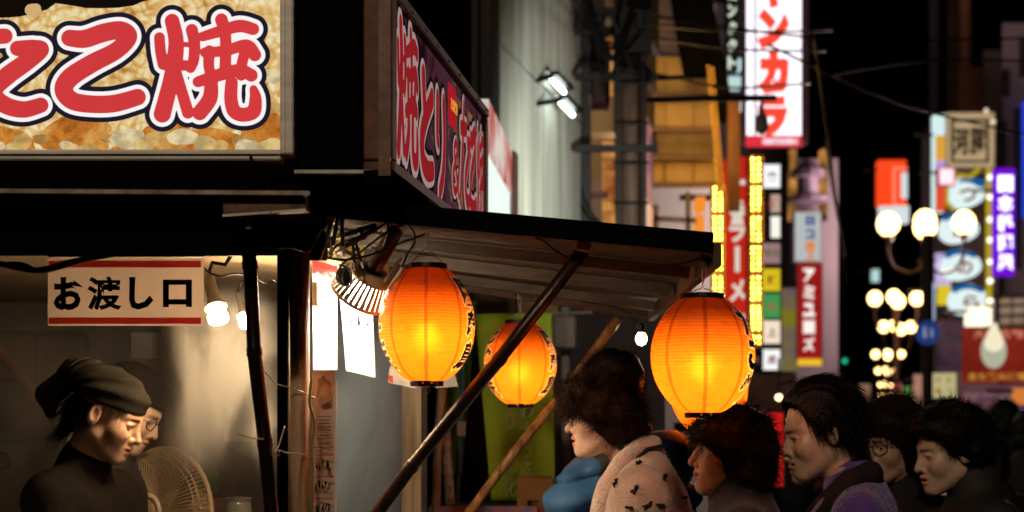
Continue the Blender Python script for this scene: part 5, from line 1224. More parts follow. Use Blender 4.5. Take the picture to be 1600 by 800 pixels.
for (u, v, w, h) in ((1397, 292, 4, 60), (1407, 263, 22, 4), (1407, 321, 22, 4)): MB().box(P(u, v, 51.96), (S(w, 52), 0.06, S(h, 52))).build('pale_line', em('pale_line', rgb(255, 140, 105), 1.0), o)
MB().box(P(1413, 290, 51.9), (S(9, 52), 0.1, S(40, 52))).build('white_bar', em('white_foot', rgb(225, 235, 235), 0.9), o)
# rounded signs with blue caps
def disc(c, rx, rz, th, n=36, wav=0.0, top=None):
    mb = MB(); vs = []
    for L in (0, 1):
        for k in range(n):
            a = 2 * math.pi * k / n; w = 1 + wav * math.cos(3 * a + 0.6)
            vs.append(Vector(c) + Vector((rx * w * math.cos(a), th * L, rz * w * math.sin(a))))
    mb.add(vs, [tuple(range(n)), tuple(range(2 * n - 1, n - 1, -1))] + [((k + 1) % n, k, n + k, n + (k + 1) % n) for k in range(n)]); return mb
E_disc = em('disc_white', rgb(222, 240, 238), 1.05); E_blue = em('disc_blue', rgb(20, 100, 165), 0.8); E_dred = em('disc_red', rgb(140, 50, 48), 0.8)
for k, (u, v, ch, lab) in enumerate(((1508, 301, 'つ', 'topmost rounded white sign with a blue cap and one character'), (1499, 356, 'ぼ', 'second rounded white sign with a blue cap, half behind a street lamp globe'), (1503, 414, 'の', 'third rounded white sign with a blue cap and one curled character'), (1514, 468, 'ら', 'lowest rounded white sign with a blue cap above the red poster'))):
    Y = 39 + 0.15 * k; o = thing('round_sign', lab, 'sign', P(u, v + 26, Y), 'rounded white signs hung in a column')
    disc(P(u, v, Y), S(30, Y), S(24, Y), 0.3, wav=0.05).build('face', E_disc, o)
    disc(P(u + (10 if k == 0 else -2), v - 15, Y - 0.02), S(23, Y), S(9, Y), 0.34, wav=0.08).build('blue_cap', E_blue, o)
    disc(P(u, v + 3, Y - 0.04), S(28, Y), S(19, Y), 0.34, wav=0.04).build('belly', E_disc, o)
    put_text(o, ch, u + 4, v + 4, Y - 0.05, w=26, h=22, mat=E_dred, bold=0.03)
    MB().box(P(u, v, Y + 0.5), (0.15, 0.4, S(56, Y))).build('mount', M_darkwall, o)
MB_y = em('yellow_tube', rgb(190, 165, 25), 0.85)
o = thing('bulb_strip', 'yellow vertical strip with white bulbs beside the purple sign', 'light strip', P(1546, 478, 38))
MB().box(P(1545, 370, 38), (S(7, 38), 0.15, S(216, 38))).build('strip', MB_y, o)
for v in (277, 308, 343, 375, 409, 439, 470): mb = MB(); ico(P(1547, v, 37.8), 0.075, mb); mb.build('bulb', em('white_bulb', rgb(255, 250, 230), 2.0), o)
o = thing('yellow_tube_frame', 'bent yellow tube framing the topmost round sign', 'light tube', P(1500, 330, 38.6))
MB().tube([P(1530, 264, 38.6), P(1516, 276, 38.6), P(1498, 274, 38.6), P(1480, 290, 38.6), P(1478, 315, 38.6), P(1490, 328, 38.6)], 0.06, 8).build('tube', MB_y, o)
o = signbox('purple lit vertical sign with a column of white characters at the right edge', 1556, 1586, 263, 430, 36, em('purple_sign', rgb(120, 15, 225), 0.9, sample=True), None, th=0.3)
for k, t in enumerate('日本料理屋'): put_text(o, t, 1571, 287 + 31 * k, 35.96, w=24, h=26, mat=em('violet_white', rgb(250, 238, 255), 1.9), bold=0.09)
o = signbox('red poster hoarding with pale print under the round signs', 1507, 1610, 512, 598, 33, em('red_poster', rgb(150, 42, 30), 0.75, var=.35, scale=1.2), None, th=0.2, name='poster_hoarding')
put_text(o, '大阪名物', 1560, 522, 32.97, w=80, h=15, mat=em('poster_print', rgb(215, 130, 105), 0.8)); put_text(o, '立ち飲み酒場', 1558, 589, 32.97, w=92, h=14, mat=em('poster_gold', rgb(215, 150, 60), 0.8))
disc(P(1553, 548, 32.96), S(20, 33), S(28, 33), 0.03, n=24).build('pale_print', em('poster_pale', rgb(190, 190, 165), 0.85), o)
o = signbox('dull pink hoarding with grey print below the red poster', 1495, 1610, 602, 660, 32.5, em('pink_hoarding', rgb(112, 72, 80), 0.7, var=.25, scale=1), None, th=0.2, name='poster_hoarding')
put_text(o, '営業中', 1545, 622, 32.47, w=80, h=20, mat=em('grey_print', rgb(150, 110, 120), 0.6))
o = signbox('white glowing lantern box over the red poster', 1518, 1550, 480, 508, 32, em('lantern_box', rgb(255, 245, 210), 1.5, sample=False), None, th=0.5, name='box_sign')
o = thing('hanging_bulb', 'large pear shaped white bulb glowing in front of the red poster', 'lamp', P(1553, 550, 31)); MB().lathe([(0.0001, -0.22), (0.14, -0.17), (0.19, -0.05), (0.15, 0.1), (0.08, 0.26), (0.06, 0.36)], 20, P(1553, 533, 31)).build('bulb', em('pear_bulb', rgb(250, 240, 205), 0.95), o, smooth=True); MB().tube([P(1553, 508, 31), P(1553, 470, 31)], 0.02, 6).build('cord', M_cable, o)
o = signbox('cream lit menu board low between the street lamps and the red poster', 1456, 1494, 583, 622, 30, em('menu_board', rgb(205, 195, 140), 0.8), M_darkwall, th=0.15, name='menu_board', fw=1)
for k in range(4): put_text(o, '丼麺串酒'[k], 1466 + 18 * (k % 2), 594 + 17 * (k // 2), 29.98, w=9, h=9, mat=em('menu_red', rgb(150, 80, 40), 0.8))
o = signbox('pale pinkish banner left of the cream menu board', 1428, 1444, 585, 640, 30, em('pale_banner', rgb(205, 150, 125), 0.75, var=.3, scale=1.2), None, th=0.05, name='hanging_banner', cat='banner')
o = signbox('white and violet lit panel beside the third round sign', 1464, 1486, 395, 452, 40.5, em('violet_panel', rgb(225, 205, 250), 1.0, var=.4, scale=1.5), None, th=0.2, name='box_sign')
o = signbox('yellow lit panel under the violet panel', 1467, 1486, 446, 476, 40.4, em('yellow_panel', rgb(225, 200, 40), 0.95), None, th=0.2, name='box_sign')
o = signbox('cold white tube sign behind the blue road sign', 1452, 1461, 442, 500, 37, em('cold_tube', rgb(180, 200, 225), 0.8), None, th=0.2, name='tube_sign')
o = signbox('mauve blurred mural panel between the road sign and the red poster', 1468, 1512, 500, 580, 36, em('mural', rgb(110, 75, 80), 0.65, var=.6, scale=.9, col2=rgb(50, 40, 55)), None, th=0.2, name='mural_panel')
o = signbox('tiny cold white sign high in the dark gap left of the lamps', 1363, 1374, 421, 440, 60, em('tiny_white', rgb(190, 225, 225), 0.9), None, th=0.2, name='box_sign')
for k, (u0, u1, v0, v1, Y, c_, lab) in enumerate(((1396, 1408, 596, 612, 60, (215, 90, 110), 'tiny pink shop sign low beside the lamp posts'), (1412, 1424, 604, 622, 48, (90, 140, 60), 'tiny green shop sign low beside the lamp posts'), (1444, 1453, 608, 640, 44, (235, 190, 120), 'narrow amber shop light low beside the road sign pole'),
        (1586, 1606, 606, 632, 28, (225, 130, 60), 'orange shop light at the right edge below the red poster'), (1592, 1606, 640, 668, 26, (40, 60, 160), 'small blue shop light at the right edge above the crowd'), (1499, 1512, 625, 640, 29, (200, 80, 70), 'small red shop sign at the foot of the pink hoarding'), (1344, 1360, 600, 632, 62, (150, 110, 90), 'dim brown shop front light left of the lamp posts'))):
    signbox(lab, u0, u1, v0, v1, Y, em('shop_light_%d' % k, rgb(*c_), 0.85), None, th=0.2, name='shop_sign')
# blue road sign on its pole
o = thing('road_sign', 'round blue road sign with white figures on a dark pole', 'road sign', P(1452, 660, 22))
MB().tube([(P(1452, 0, 22).x, 22.1, 0), (P(1452, 0, 22).x, 22.1, 4.2)], 0.075, 10).build('pole', M_cable, o)
disc(P(1450, 520, 21.98), S(19, 22), S(19, 22), 0.04).build('disc', em('road_blue', rgb(42, 62, 130), 0.75), o)
for du, s in ((-5, 1), (6, 0.75)):
    mb = disc(P(1450 + du, 521 - 8 * s, 21.95), S(2.6 * s, 22), S(2.6 * s, 22), 0.02, 12); mb.box(P(1450 + du, 521 + 1, 21.96), (S(5 * s, 22), 0.02, S(12 * s, 22))); mb.build('figure', em('road_white', rgb(150, 160, 190), 0.7), o)
# street lamps with globes
M_globe = em('globe_light', rgb(255, 206, 128), 7, sample=True); M_iron = pm('lamp_iron', (0.14, 0.07, 0.04, 1), 0.4, 0.4, var=.4)
def street_lamp(proto=None):
    o = thing('street_lamp', 'x', 'street lamp', (0, 0, 0), 'globe street lamps along the street')
    MB().tube([(0, 0, 0), (0, 0, 1), (0, 0, 4.65)], [0.1, 0.07, 0.05], 12).build('pole', M_iron, o)
    for k, (dx, dy, z) in enumerate(((-0.64, 0, 4.95), (0.03, 0.18, 5.02), (0.64, 0, 4.98), (-0.10, -0.3, 4.86))):
        g = MB().lathe([(0.0001, 0.20), (0.09, 0.175), (0.165, 0.1), (0.19, 0.0), (0.17, -0.1), (0.10, -0.18), (0.06, -0.2), (0.0001, -0.205)], 20, (dx, dy, z)).build('globe', M_globe, o, smooth=True)
        MB().lathe([(0.05, -0.3), (0.09, -0.24), (0.07, -0.2)], 10, (dx, dy, z)).build('globe_cup', M_iron, o)
        pts = [Vector((0, 0, 4.3)), Vector((dx * .35, dy * .35, 4.12)), Vector((dx * .8, dy * .8, 4.2)), Vector((dx, dy, 4.45)), Vector((dx, dy, z - 0.26))]
        MB().tube([Vector(x) for x in smooth_line([tuple(x) for x in pts], 5)], 0.028, 7).build('arm', M_iron, o)
    MB().lathe([(0.05, 4.2), (0.09, 4.3), (0.05, 4.4), (0.03, 4.7)], 10, (0, 0, 0)).build('finial', M_iron, o)
    return o
def copy_thing(o, loc, rz=0, label=None, scale=1.0):
    r = o.copy(); COL.objects.link(r); r.location = loc; r.rotation_euler = (0, 0, rz); r.scale = (scale,) * 3
    if label: r['label'] = label
    for ch in o.children:
        c = ch.copy(); COL.objects.link(c); c.parent = r
        for g in ch.children:
            d = g.copy(); COL.objects.link(d); d.parent = c
    return r
lamp0 = street_lamp()
Ls_ = [(1447, 345, 26.0, 'nearest globe street lamp, its globes the largest and highest'), (1400, 464, 42.5, 'second globe street lamp, one row below the largest globes'), (1402, 509, 55, 'third globe street lamp, its globes beside the blue road sign'),
       (1388, 552, 77, 'fourth globe street lamp in the receding line'), (1386, 578, 101, 'fifth globe street lamp in the receding line'), (1384, 600, 138, 'sixth globe street lamp in the receding line'), (1384, 618, 200, 'farthest globe street lamp just above the heads')]
for k, (u, v, Y, lab) in enumerate(Ls_):
    p = P(u, v, Y)
    if k == 0: lamp0.location = (p.x, Y, p.z - 5.0); lamp0['label'] = lab
    else: copy_thing(lamp0, (p.x, Y, p.z - 5.0), 0.25 * (k % 3), lab)
lamp9 = copy_thing(lamp0, (-0.7, -1.8, 0), 0.4, 'added unseen globe street lamp behind the photographer, lighting the faces from the front')
ld = bpy.data.lights.new('front_fill_light', 'POINT'); ld.energy = 620; ld.color = (1, 0.77, 0.54); ld.shadow_soft_size = 0.25  # fill light added behind the camera for the faces
lo_ = bpy.data.objects.new('front_fill_light', ld); COL.objects.link(lo_); lo_.location = (-0.7, -1.8, 5.35)
k0 = P(1385, 660, 230)
b = thing('far_block', 'dim far block closing the street beyond the lamps', 'building', (k0.x, 260, 0)); MB().box((k0.x - 10, 260, 7), (90, 8, 14)).build('wall', pm('far_wall', (0.05, 0.04, 0.045, 1), 0.8), b)

# ------------------------------------------------------------------ behind the stall: banner, poles, boxes, posters
o = thing('green_banner', 'tall lime green banner with two columns of pale writing behind the lanterns', 'banner', P(810, 790, 6.2))
M_green = pm('green_cloth', (0.42, 0.70, 0.05, 1), 0.7, var=0.12, scale=3, bump=0.1, bscale=20)
mb = MB().sheet(P(768, 782, 6.2), P(868, 782, 6.25), P(862, 490, 6.25), P(742, 490, 6.2), 24, 20, lambda u, v: Vector((0, 0.02 * math.sin(u * 9 + v * 2), 0)), thick=0.002); mb.build('cloth', M_green, o, smooth=True)
M_pale = pm('pale_print', (0.62, 0.72, 0.35, 1), 0.6)
lettering('なりくん化', P(797, 692, 6.15), (1, 0, 0), (0, 0, 1), width=S(22, 6.15), height=S(168, 6.15), bold=-0.0, vertical=True, mat=M_pale, parent=o)
lettering('さわ大うる', P(823, 672, 6.15), (1, 0, 0), (0, 0, 1), width=S(20, 6.15), height=S(150, 6.15), bold=-0.0, vertical=True, mat=M_pale, parent=o)
o = thing('green_banner', 'second green banner strip left of the blue pole behind the big lantern', 'banner', P(712, 760, 6.4))
mb = MB().sheet(P(684, 740, 6.4), P(722, 740, 6.4), P(745, 470, 6.4), P(690, 470, 6.4), 10, 8, lambda u, v: Vector((0, 0.02 * math.sin(u * 7), 0)), thick=0.002); mb.build('cloth', M_green, o, smooth=True)
o = thing('banner_pole', 'thin blue pole standing between the green banners', 'pole', P(714, 800, 6.3)); pq = P(714, 800, 6.3); MB().tube([Vector((pq.x - 0.02, 6.3, 0)), pq, P(724, 560, 6.3), P(728, 480, 6.3)], 0.011, 8).build('tube', pm('blue_tube_paint', (0.06, 0.25, 0.45, 1), 0.4), o); MB().box(P(721, 670, 6.28), (0.035, 0.03, 0.06)).build('clip', M_paper, o)
o = thing('leaning_post', 'pale spotted post leaning behind the dark bamboo', 'post', P(705, 800, 6.0)); MB().tube([Vector((P(710, 0, 6.0).x, 6.0, 0)), P(703, 780, 6.0), P(694, 640, 6.0)], 0.02, 8).build('tube', pm('spotted_post', (0.5, 0.48, 0.42, 1), 0.5, var=.6, scale=30), o)
o = thing('steel_pole', 'grey pole behind the dark gap right of the small lantern', 'pole', P(884, 800, 6.6)); MB().tube([Vector((P(884, 0, 6.6).x, 6.6, 0)), P(884, 480, 6.6)], 0.02, 10).build('tube', pm('grey_pole', (0.3, 0.31, 0.33, 1), 0.4), o); MB().tube([P(845, 492, 6.6), P(925, 488, 6.6)], 0.008, 8).build('cross_bar', pm('grey_pole', (0.3, 0.31, 0.33, 1), 0.4), o)
MB().bbox(P(882, 520, 6.55), (0.1, 0.08, 0.14), bev=0.01).build('clamp_block', pm('grey_pole2', (0.24, 0.25, 0.27, 1), 0.4), o)
o = thing('side_partition', 'dark partition with tan boards behind the green banner', 'partition', P(780, 800, 7.2))
MB().box((P(760, 0, 7.3).x, 7.35, 1.1), (S(560, 7.3), 0.05, 2.2)).build('panel', pm('blue_black_panel', (0.035, 0.035, 0.05, 1), 0.6, var=.3), o)
for u in (640, 700, 772, 840): MB().box((P(u, 0, 7.28).x, 7.30, 2.0), (S(64, 7.28), 0.03, 0.36)).build('tan_board', pm('tan_board', (0.3, 0.19, 0.09, 1), 0.6, var=.3, stretch=(1, 9, 9)), o)
o = thing('cardboard_box', 'brown cardboard box on the table under the green banner', 'box', P(832, 800, 5.9)); MB().bbox(P(836, 790, 5.9), (0.14, 0.14, 0.22), bev=0.004).build('carton', pm('cardboard', (0.26, 0.17, 0.06, 1), 0.7, var=.2), o); lettering('麺', P(832, 790, 5.82), (1, 0, 0), (0, 0, 1), height=0.045, mat=M_ink, parent=o)
o = thing('side_table', 'table with a colourful printed cloth behind the two bamboo poles', 'table', (P(750, 0, 5.85).x, 5.85, 0))
MB().bbox((P(755, 0, 5.85).x, 5.9, 1.165), (0.42, 0.4, 0.03), bev=0.004).build('table_top', M_dark_wood, o)
for sx in (-0.18, 0.18):
    for sy in (-0.15, 0.15): MB().box((P(755, 0, 5.85).x + sx, 5.9 + sy, 0.573), (0.035, 0.035, 1.146)).build('leg', M_dark_wood, o)
MB().box((P(755, 0, 5.68).x, 5.685, 1.12), (0.40, 0.006, 0.14)).build('printed_cloth', pm('printed_cloth', (0.5, 0.12, 0.08, 1), 0.6, var=.1, scale=22, col2=(0.12, 0.2, 0.4, 1)), o)
o = thing('food_poster', 'green printed poster on the stall wall beside the fan', 'poster', P(320, 775, 5.6)); rrect(MB(), 300, 738, 342, 772, 5.66, 6, 0.005).build('sheet', pm('green_print', (0.12, 0.26, 0.07, 1), 0.5, var=.5, scale=30), o)
o = thing('paper_notice', 'pinkish printed poster at the bottom of the stall wall beside the glass jar', 'poster', P(335, 800, 5.6)); rrect(MB(), 312, 778, 372, 830, 5.66, 3, 0.005).build('sheet', pm('pink_print', (0.4, 0.18, 0.14, 1), 0.5, var=.4, scale=20), o)
for k, (u0, v0, u1, v1, lab) in enumerate(((140, 425, 205, 505, 'pale sheet on the stall wall behind the counter sign'), (205, 520, 262, 560, 'pale printed notice on the stall wall above the headscarf'), (345, 560, 425, 600, 'grey notice on the stall wall behind the black bamboo'), (350, 625, 425, 690, 'wide grey notice on the stall wall level with the pink string'), (535, 520, 575, 610, 'bluish notice on the stall wall in the side opening'), (528, 640, 590, 700, 'blue grey notice low on the stall wall in the side opening'))):
    o = thing('paper_notice', lab, 'paper', P((u0 + u1) / 2, v1, 5.66)); MB().box(P((u0 + u1) / 2, (v0 + v1) / 2, 5.68), (S(u1 - u0, 5.69), 0.006, S(v1 - v0, 5.69))).build('sheet', pm('notice_%d' % (k // 2), ((0.42, 0.38, 0.33, 1), (0.34, 0.34, 0.36, 1), (0.10, 0.13, 0.22, 1))[k // 2], 0.6, var=.25, scale=6), o)
o = thing('glass_jar', 'round glass jar with bright reflections on the counter inside the stall', 'jar', P(372, 800, 4.7))
MB().lathe([(0.03, -0.075), (0.042, -0.065), (0.046, -0.02), (0.04, 0.01), (0.038, 0.02), (0.035, 0.02), (0.036, 0.01), (0.042, -0.02), (0.039, -0.06), (0.027, -0.07)], 28, P(372, 792, 4.7)).build('jar_body', pm('jar_glass', (0.12, 0.13, 0.10, 1), 0.06, 0.0, spec=0.9), o, smooth=True)
MB().lathe([(0.04, 0.018), (0.042, 0.028), (0.0001, 0.032)], 24, P(372, 792, 4.7)).build('jar_lid', M_steel, o)
MB().box((P(590, 0, 5.6).x, 5.69, 1.3), (S(150, 5.6), 0.008, 0.9)).build('blue_sheet', pm('blue_grey_sheet', (0.11, 0.13, 0.19, 1), 0.5, var=0.3, scale=4), stall)
o = thing('griddle', 'steel griddle box on the counter under the steam', 'griddle', (P(330, 0, 4.5).x, 4.5, 0.94)); MB().bbox((P(360, 0, 4.5).x, 4.55, 1.0), (0.5, 0.4, 0.12), bev=0.01).build('griddle_body', M_steel, o); MB().box((P(360, 0, 4.5).x, 4.55, 1.066), (0.46, 0.36, 0.01)).build('hot_plate', M_blackm, o)
# ------------------------------------------------------------------ people
def skin_mat(name, col):
    m, n, l = new_mat(name); out = n.new('ShaderNodeOutputMaterial'); b = n.new('ShaderNodeBsdfPrincipled'); l.new(b.outputs[0], out.inputs[0])
    at = n.new('ShaderNodeAttribute'); at.attribute_name = 'tint'
    tc = n.new('ShaderNodeTexCoord'); nz = n.new('ShaderNodeTexNoise'); nz.inputs['Scale'].default_value = 30; nz.inputs['Detail'].default_value = 5; l.new(tc.outputs['Object'], nz.inputs[0])
    r = n.new('ShaderNodeValToRGB'); l.new(nz.outputs[0], r.inputs[0]); r.color_ramp.elements[0].position = 0.3; r.color_ramp.elements[1].position = 0.7
    r.color_ramp.elements[0].color = (col[0] * .86, col[1] * .8, col[2] * .78, 1); r.color_ramp.elements[1].color = col
    mx = n.new('ShaderNodeMixRGB'); mx.blend_type = 'MULTIPLY'; mx.inputs[0].default_value = 1; l.new(r.outputs[0], mx.inputs[1]); l.new(at.outputs[0], mx.inputs[2])
    l.new(mx.outputs[0], b.inputs['Base Color']); b.inputs['Roughness'].default_value = 0.42; b.inputs['Specular IOR Level'].default_value = 0.45
    b.inputs['Subsurface Weight'].default_value = 0.12; b.inputs['Subsurface Radius'].default_value = (0.012, 0.005, 0.003); b.inputs['Subsurface Scale'].default_value = 0.6
    n2 = n.new('ShaderNodeTexNoise'); n2.inputs['Scale'].default_value = 320; l.new(tc.outputs['Object'], n2.inputs[0]); bp = n.new('ShaderNodeBump'); bp.inputs['Strength'].default_value = 0.12; bp.inputs['Distance'].default_value = 0.002
    l.new(n2.outputs[0], bp.inputs['Height']); l.new(bp.outputs[0], b.inputs['Normal']); return m
SK1 = skin_mat('skin_fair', (0.78, 0.54, 0.41, 1)); SK2 = skin_mat('skin_tan', (0.64, 0.41, 0.29, 1)); SK3 = skin_mat('skin_older', (0.72, 0.50, 0.37, 1))
def hair_mat(name, col, rough=0.38):
    return pm(name, col, rough, var=0.4, scale=40, spec=0.16, bump=0.4, bscale=160)
H_BLACK = hair_mat('hair_black', (0.004, 0.003, 0.003, 1)); H_BROWN = hair_mat('hair_dark_brown', (0.015, 0.007, 0.004, 1), 0.5); H_SOFT = hair_mat('hair_soft_black', (0.005, 0.004, 0.003, 1), 0.5); H_FRINGE = pm('hair_lit_brown', (0.034, 0.014, 0.006, 1), 0.6, var=0.4, scale=40, spec=0.2)  # fringe is a browner copy of the hair, light put into its colour

def head_sdf(p, o):
    """face towards +x, left +y, up +z; origin between the ears"""
    ab = p.copy(); ab[..., 1] = np.abs(ab[..., 1])
    w = o.get('wide', 1.0); chin = o.get('chin', 0.0)
    f = ell(p, (-0.014, 0, 0.038), (0.093, 0.074 * w, 0.083))
    f = smin(f, ell(p, (0.034, 0, -0.028), (0.053, 0.056 * w, 0.082)), 0.035)
    f = smin(f, cap(ab, (0.0, 0.045 * w, -0.055), (0.062, 0.012, -0.098 - chin), 0.024, 0.018), 0.03)
    f = smin(f, ell(p, (0.073, 0, -0.098 - chin), (0.017, 0.02, 0.016)), 0.018)
    f = smin(f, ell(ab, (0.058, 0.042 * w, -0.028), (0.024, 0.021, 0.026)), 0.028)                     # cheek
    f = smin(f, cap(ab, (0.079, 0.008, 0.022), (0.064, 0.044 * w, 0.024), 0.010, 0.010), 0.016)      # brow
    f = smax(f, -ell(ab, (0.101, 0.033, -0.002), (0.026, 0.021, 0.016)), 0.016)                         # socket
    f = smin(f, L2(ab - np.array((0.0655, 0.032, -0.002), np.float32)) - 0.0155, 0.006)               # eye with lids
    f = smin(f, cap(ab, (0.082, 0.02, 0.006), (0.076, 0.044, 0.004), 0.004, 0.004), 0.006)             # upper lid fold
    ns = o.get('nose', 0.86)
    f = smin(f, cap(p, (0.080, 0, 0.012), (0.083 + 0.022 * ns, 0, -0.031), 0.0075, 0.0105), 0.011)
    f = smin(f, L2(p - np.array((0.085 + 0.020 * ns, 0, -0.035), np.float32)) - 0.0105, 0.006)
    f = smin(f, L2(ab - np.array((0.090, 0.0125, -0.039), np.float32)) - 0.0085, 0.006)
    f = smax(f, -cap(ab, (0.096, 0.006, -0.048), (0.102, 0.007, -0.042), 0.0032, 0.003), 0.004)
    f = smin(f, ell(p, (0.071, 0, -0.066), (0.021, 0.031, 0.028)), 0.016)                              # muzzle
    op = o.get('open', 0.0)
    f = smin(f, ell(p, (0.0895, 0, -0.0605), (0.0088, 0.021, 0.0062)), 0.006)
    f = smin(f, ell(p, (0.0865, 0, -0.0735 - op), (0.0088, 0.018, 0.0068)), 0.006)
    f = smax(f, -ell(p, (0.096, 0, -0.0668 - op / 2), (0.013, 0.021, 0.0016 + op * 0.45)), 0.003)
    e = ell(ab, (-0.010, 0.0775 * w, -0.004), (0.0175, 0.0075, 0.031), Rz(-16) )
    e = smax(e, -ell(ab, (-0.006, 0.085 * w, 0.0), (0.010, 0.006, 0.018)), 0.004)
    f = smin(f, e, 0.006)
    nb = o['nb']
    f = smin(f, cap(p, (-0.022, 0, -0.055), nb, 0.050 * o.get('neck', 1), 0.054 * o.get('neck', 1)), 0.022)
    f = smin(f, ell(p, np.array(nb) + np.array((-0.01, 0, -0.05)), (0.055, 0.09, 0.05)), 0.03)
    return f
def face_tint(V, o):
    ab = V.copy(); ab[:, 1] = np.abs(ab[:, 1]); n = len(V); C = np.ones((n, 3), np.float32); op = o.get('open', 0.0)
    def blend(mask, c): 
        m = np.clip(mask, 0, 1)[:, None]; C[:] = C * (1 - m) + np.array(c, np.float32) * m
    blend(0.5 * np.exp(-(L2((ab - (0.07, 0.042, -0.03)) / 0.022) ** 2)), (1.05, 0.78, 0.74))
    lip = np.minimum(ell(V, (0.0895, 0, -0.0605), (0.0088, 0.0215, 0.0062)), ell(V, (0.0865, 0, -0.0735 - op), (0.0088, 0.0185, 0.0068)))
    blend((0.0028 - lip) / 0.002, o.get('lip', (0.95, 0.6, 0.56)))
    mouth = ell(V, (0.09, 0, -0.0668 - op / 2), (0.02, 0.018, 0.0016 + op * 0.45)); blend((0.0018 - mouth) / 0.0014, (0.4, 0.2, 0.17))
    bd = cap(ab, (0.088, 0.012, 0.019), (0.07, 0.05, 0.022), 0.0045, 0.0022); blend(0.85 * (0.003 - bd) / 0.004 * (V[:, 0] > 0.05), (0.12, 0.09, 0.08))
    if not o.get('closed'):
        y = (ab[:, 1] - 0.032) / 0.0135; z = (V[:, 2] + 0.003) / (0.0046 * (1 - 0.6 * y * y) + 1e-5)
        eye = (np.abs(y) < 1) & (np.abs(z) < 1) & (V[:, 0] > 0.068); C[eye] = (1.15, 1.7, 2.0)
        gz = o.get('gaze', 0.0); C[eye & (np.hypot(ab[:, 1] - 0.032, V[:, 2] + 0.003) < 0.0056)] = (0.05, 0.04, 0.04)
    for (a, b_, c) in ((0.096, 0.007, -0.046),): blend((0.0052 - L2(ab - (a, b_, c))) / 0.002, (0.25, 0.15, 0.12))  # nostril hollows darkened in the tint, their shade painted on
    return np.clip(C, 0, 2)
def head_frame(yaw, pitch, roll=0):
    y, p = math.radians(yaw), math.radians(pitch)
    f = Vector((math.cos(y) * math.cos(p), math.sin(y) * math.cos(p), -math.sin(p))); l = Vector((-math.sin(y), math.cos(y), 0)); u = f.cross(l)
    if roll: M = Matrix.Rotation(math.radians(roll), 3, f); l = M @ l; u = M @ u
    return np.array([list(f), list(l), list(u)]).T
def hand_sdf(p, s=1):
    """hanging hand: wrist at the origin, fingers down -z, thumb towards +x"""
    f = ell(p, (0.0, 0, -0.045), (0.038, 0.015, 0.05))
    f = smin(f, cap(p, (0, 0, 0.02), (0, 0, -0.02), 0.025, 0.024), 0.012)
    for k, (x, L) in enumerate(((0.028, 0.068), (0.010, 0.078), (-0.009, 0.072), (-0.026, 0.056))):
        a = np.array((x, 0, -0.085)); b = a + np.array((0.1 * x, 0.010 * s, -L * 0.5)); c = b + np.array((0, 0.022 * s, -L * 0.46))
        f = smin(f, np.minimum(cap(p, a, b, 0.0092, 0.0084), cap(p, b, c, 0.0084, 0.0068)), 0.005)
    f = smin(f, np.minimum(cap(p, (0.03, 0, -0.025), (0.052, 0.012 * s, -0.058), 0.0125, 0.010), cap(p, (0.052, 0.012 * s, -0.058), (0.053, 0.022 * s, -0.088), 0.0098, 0.0078)), 0.008)
    return f
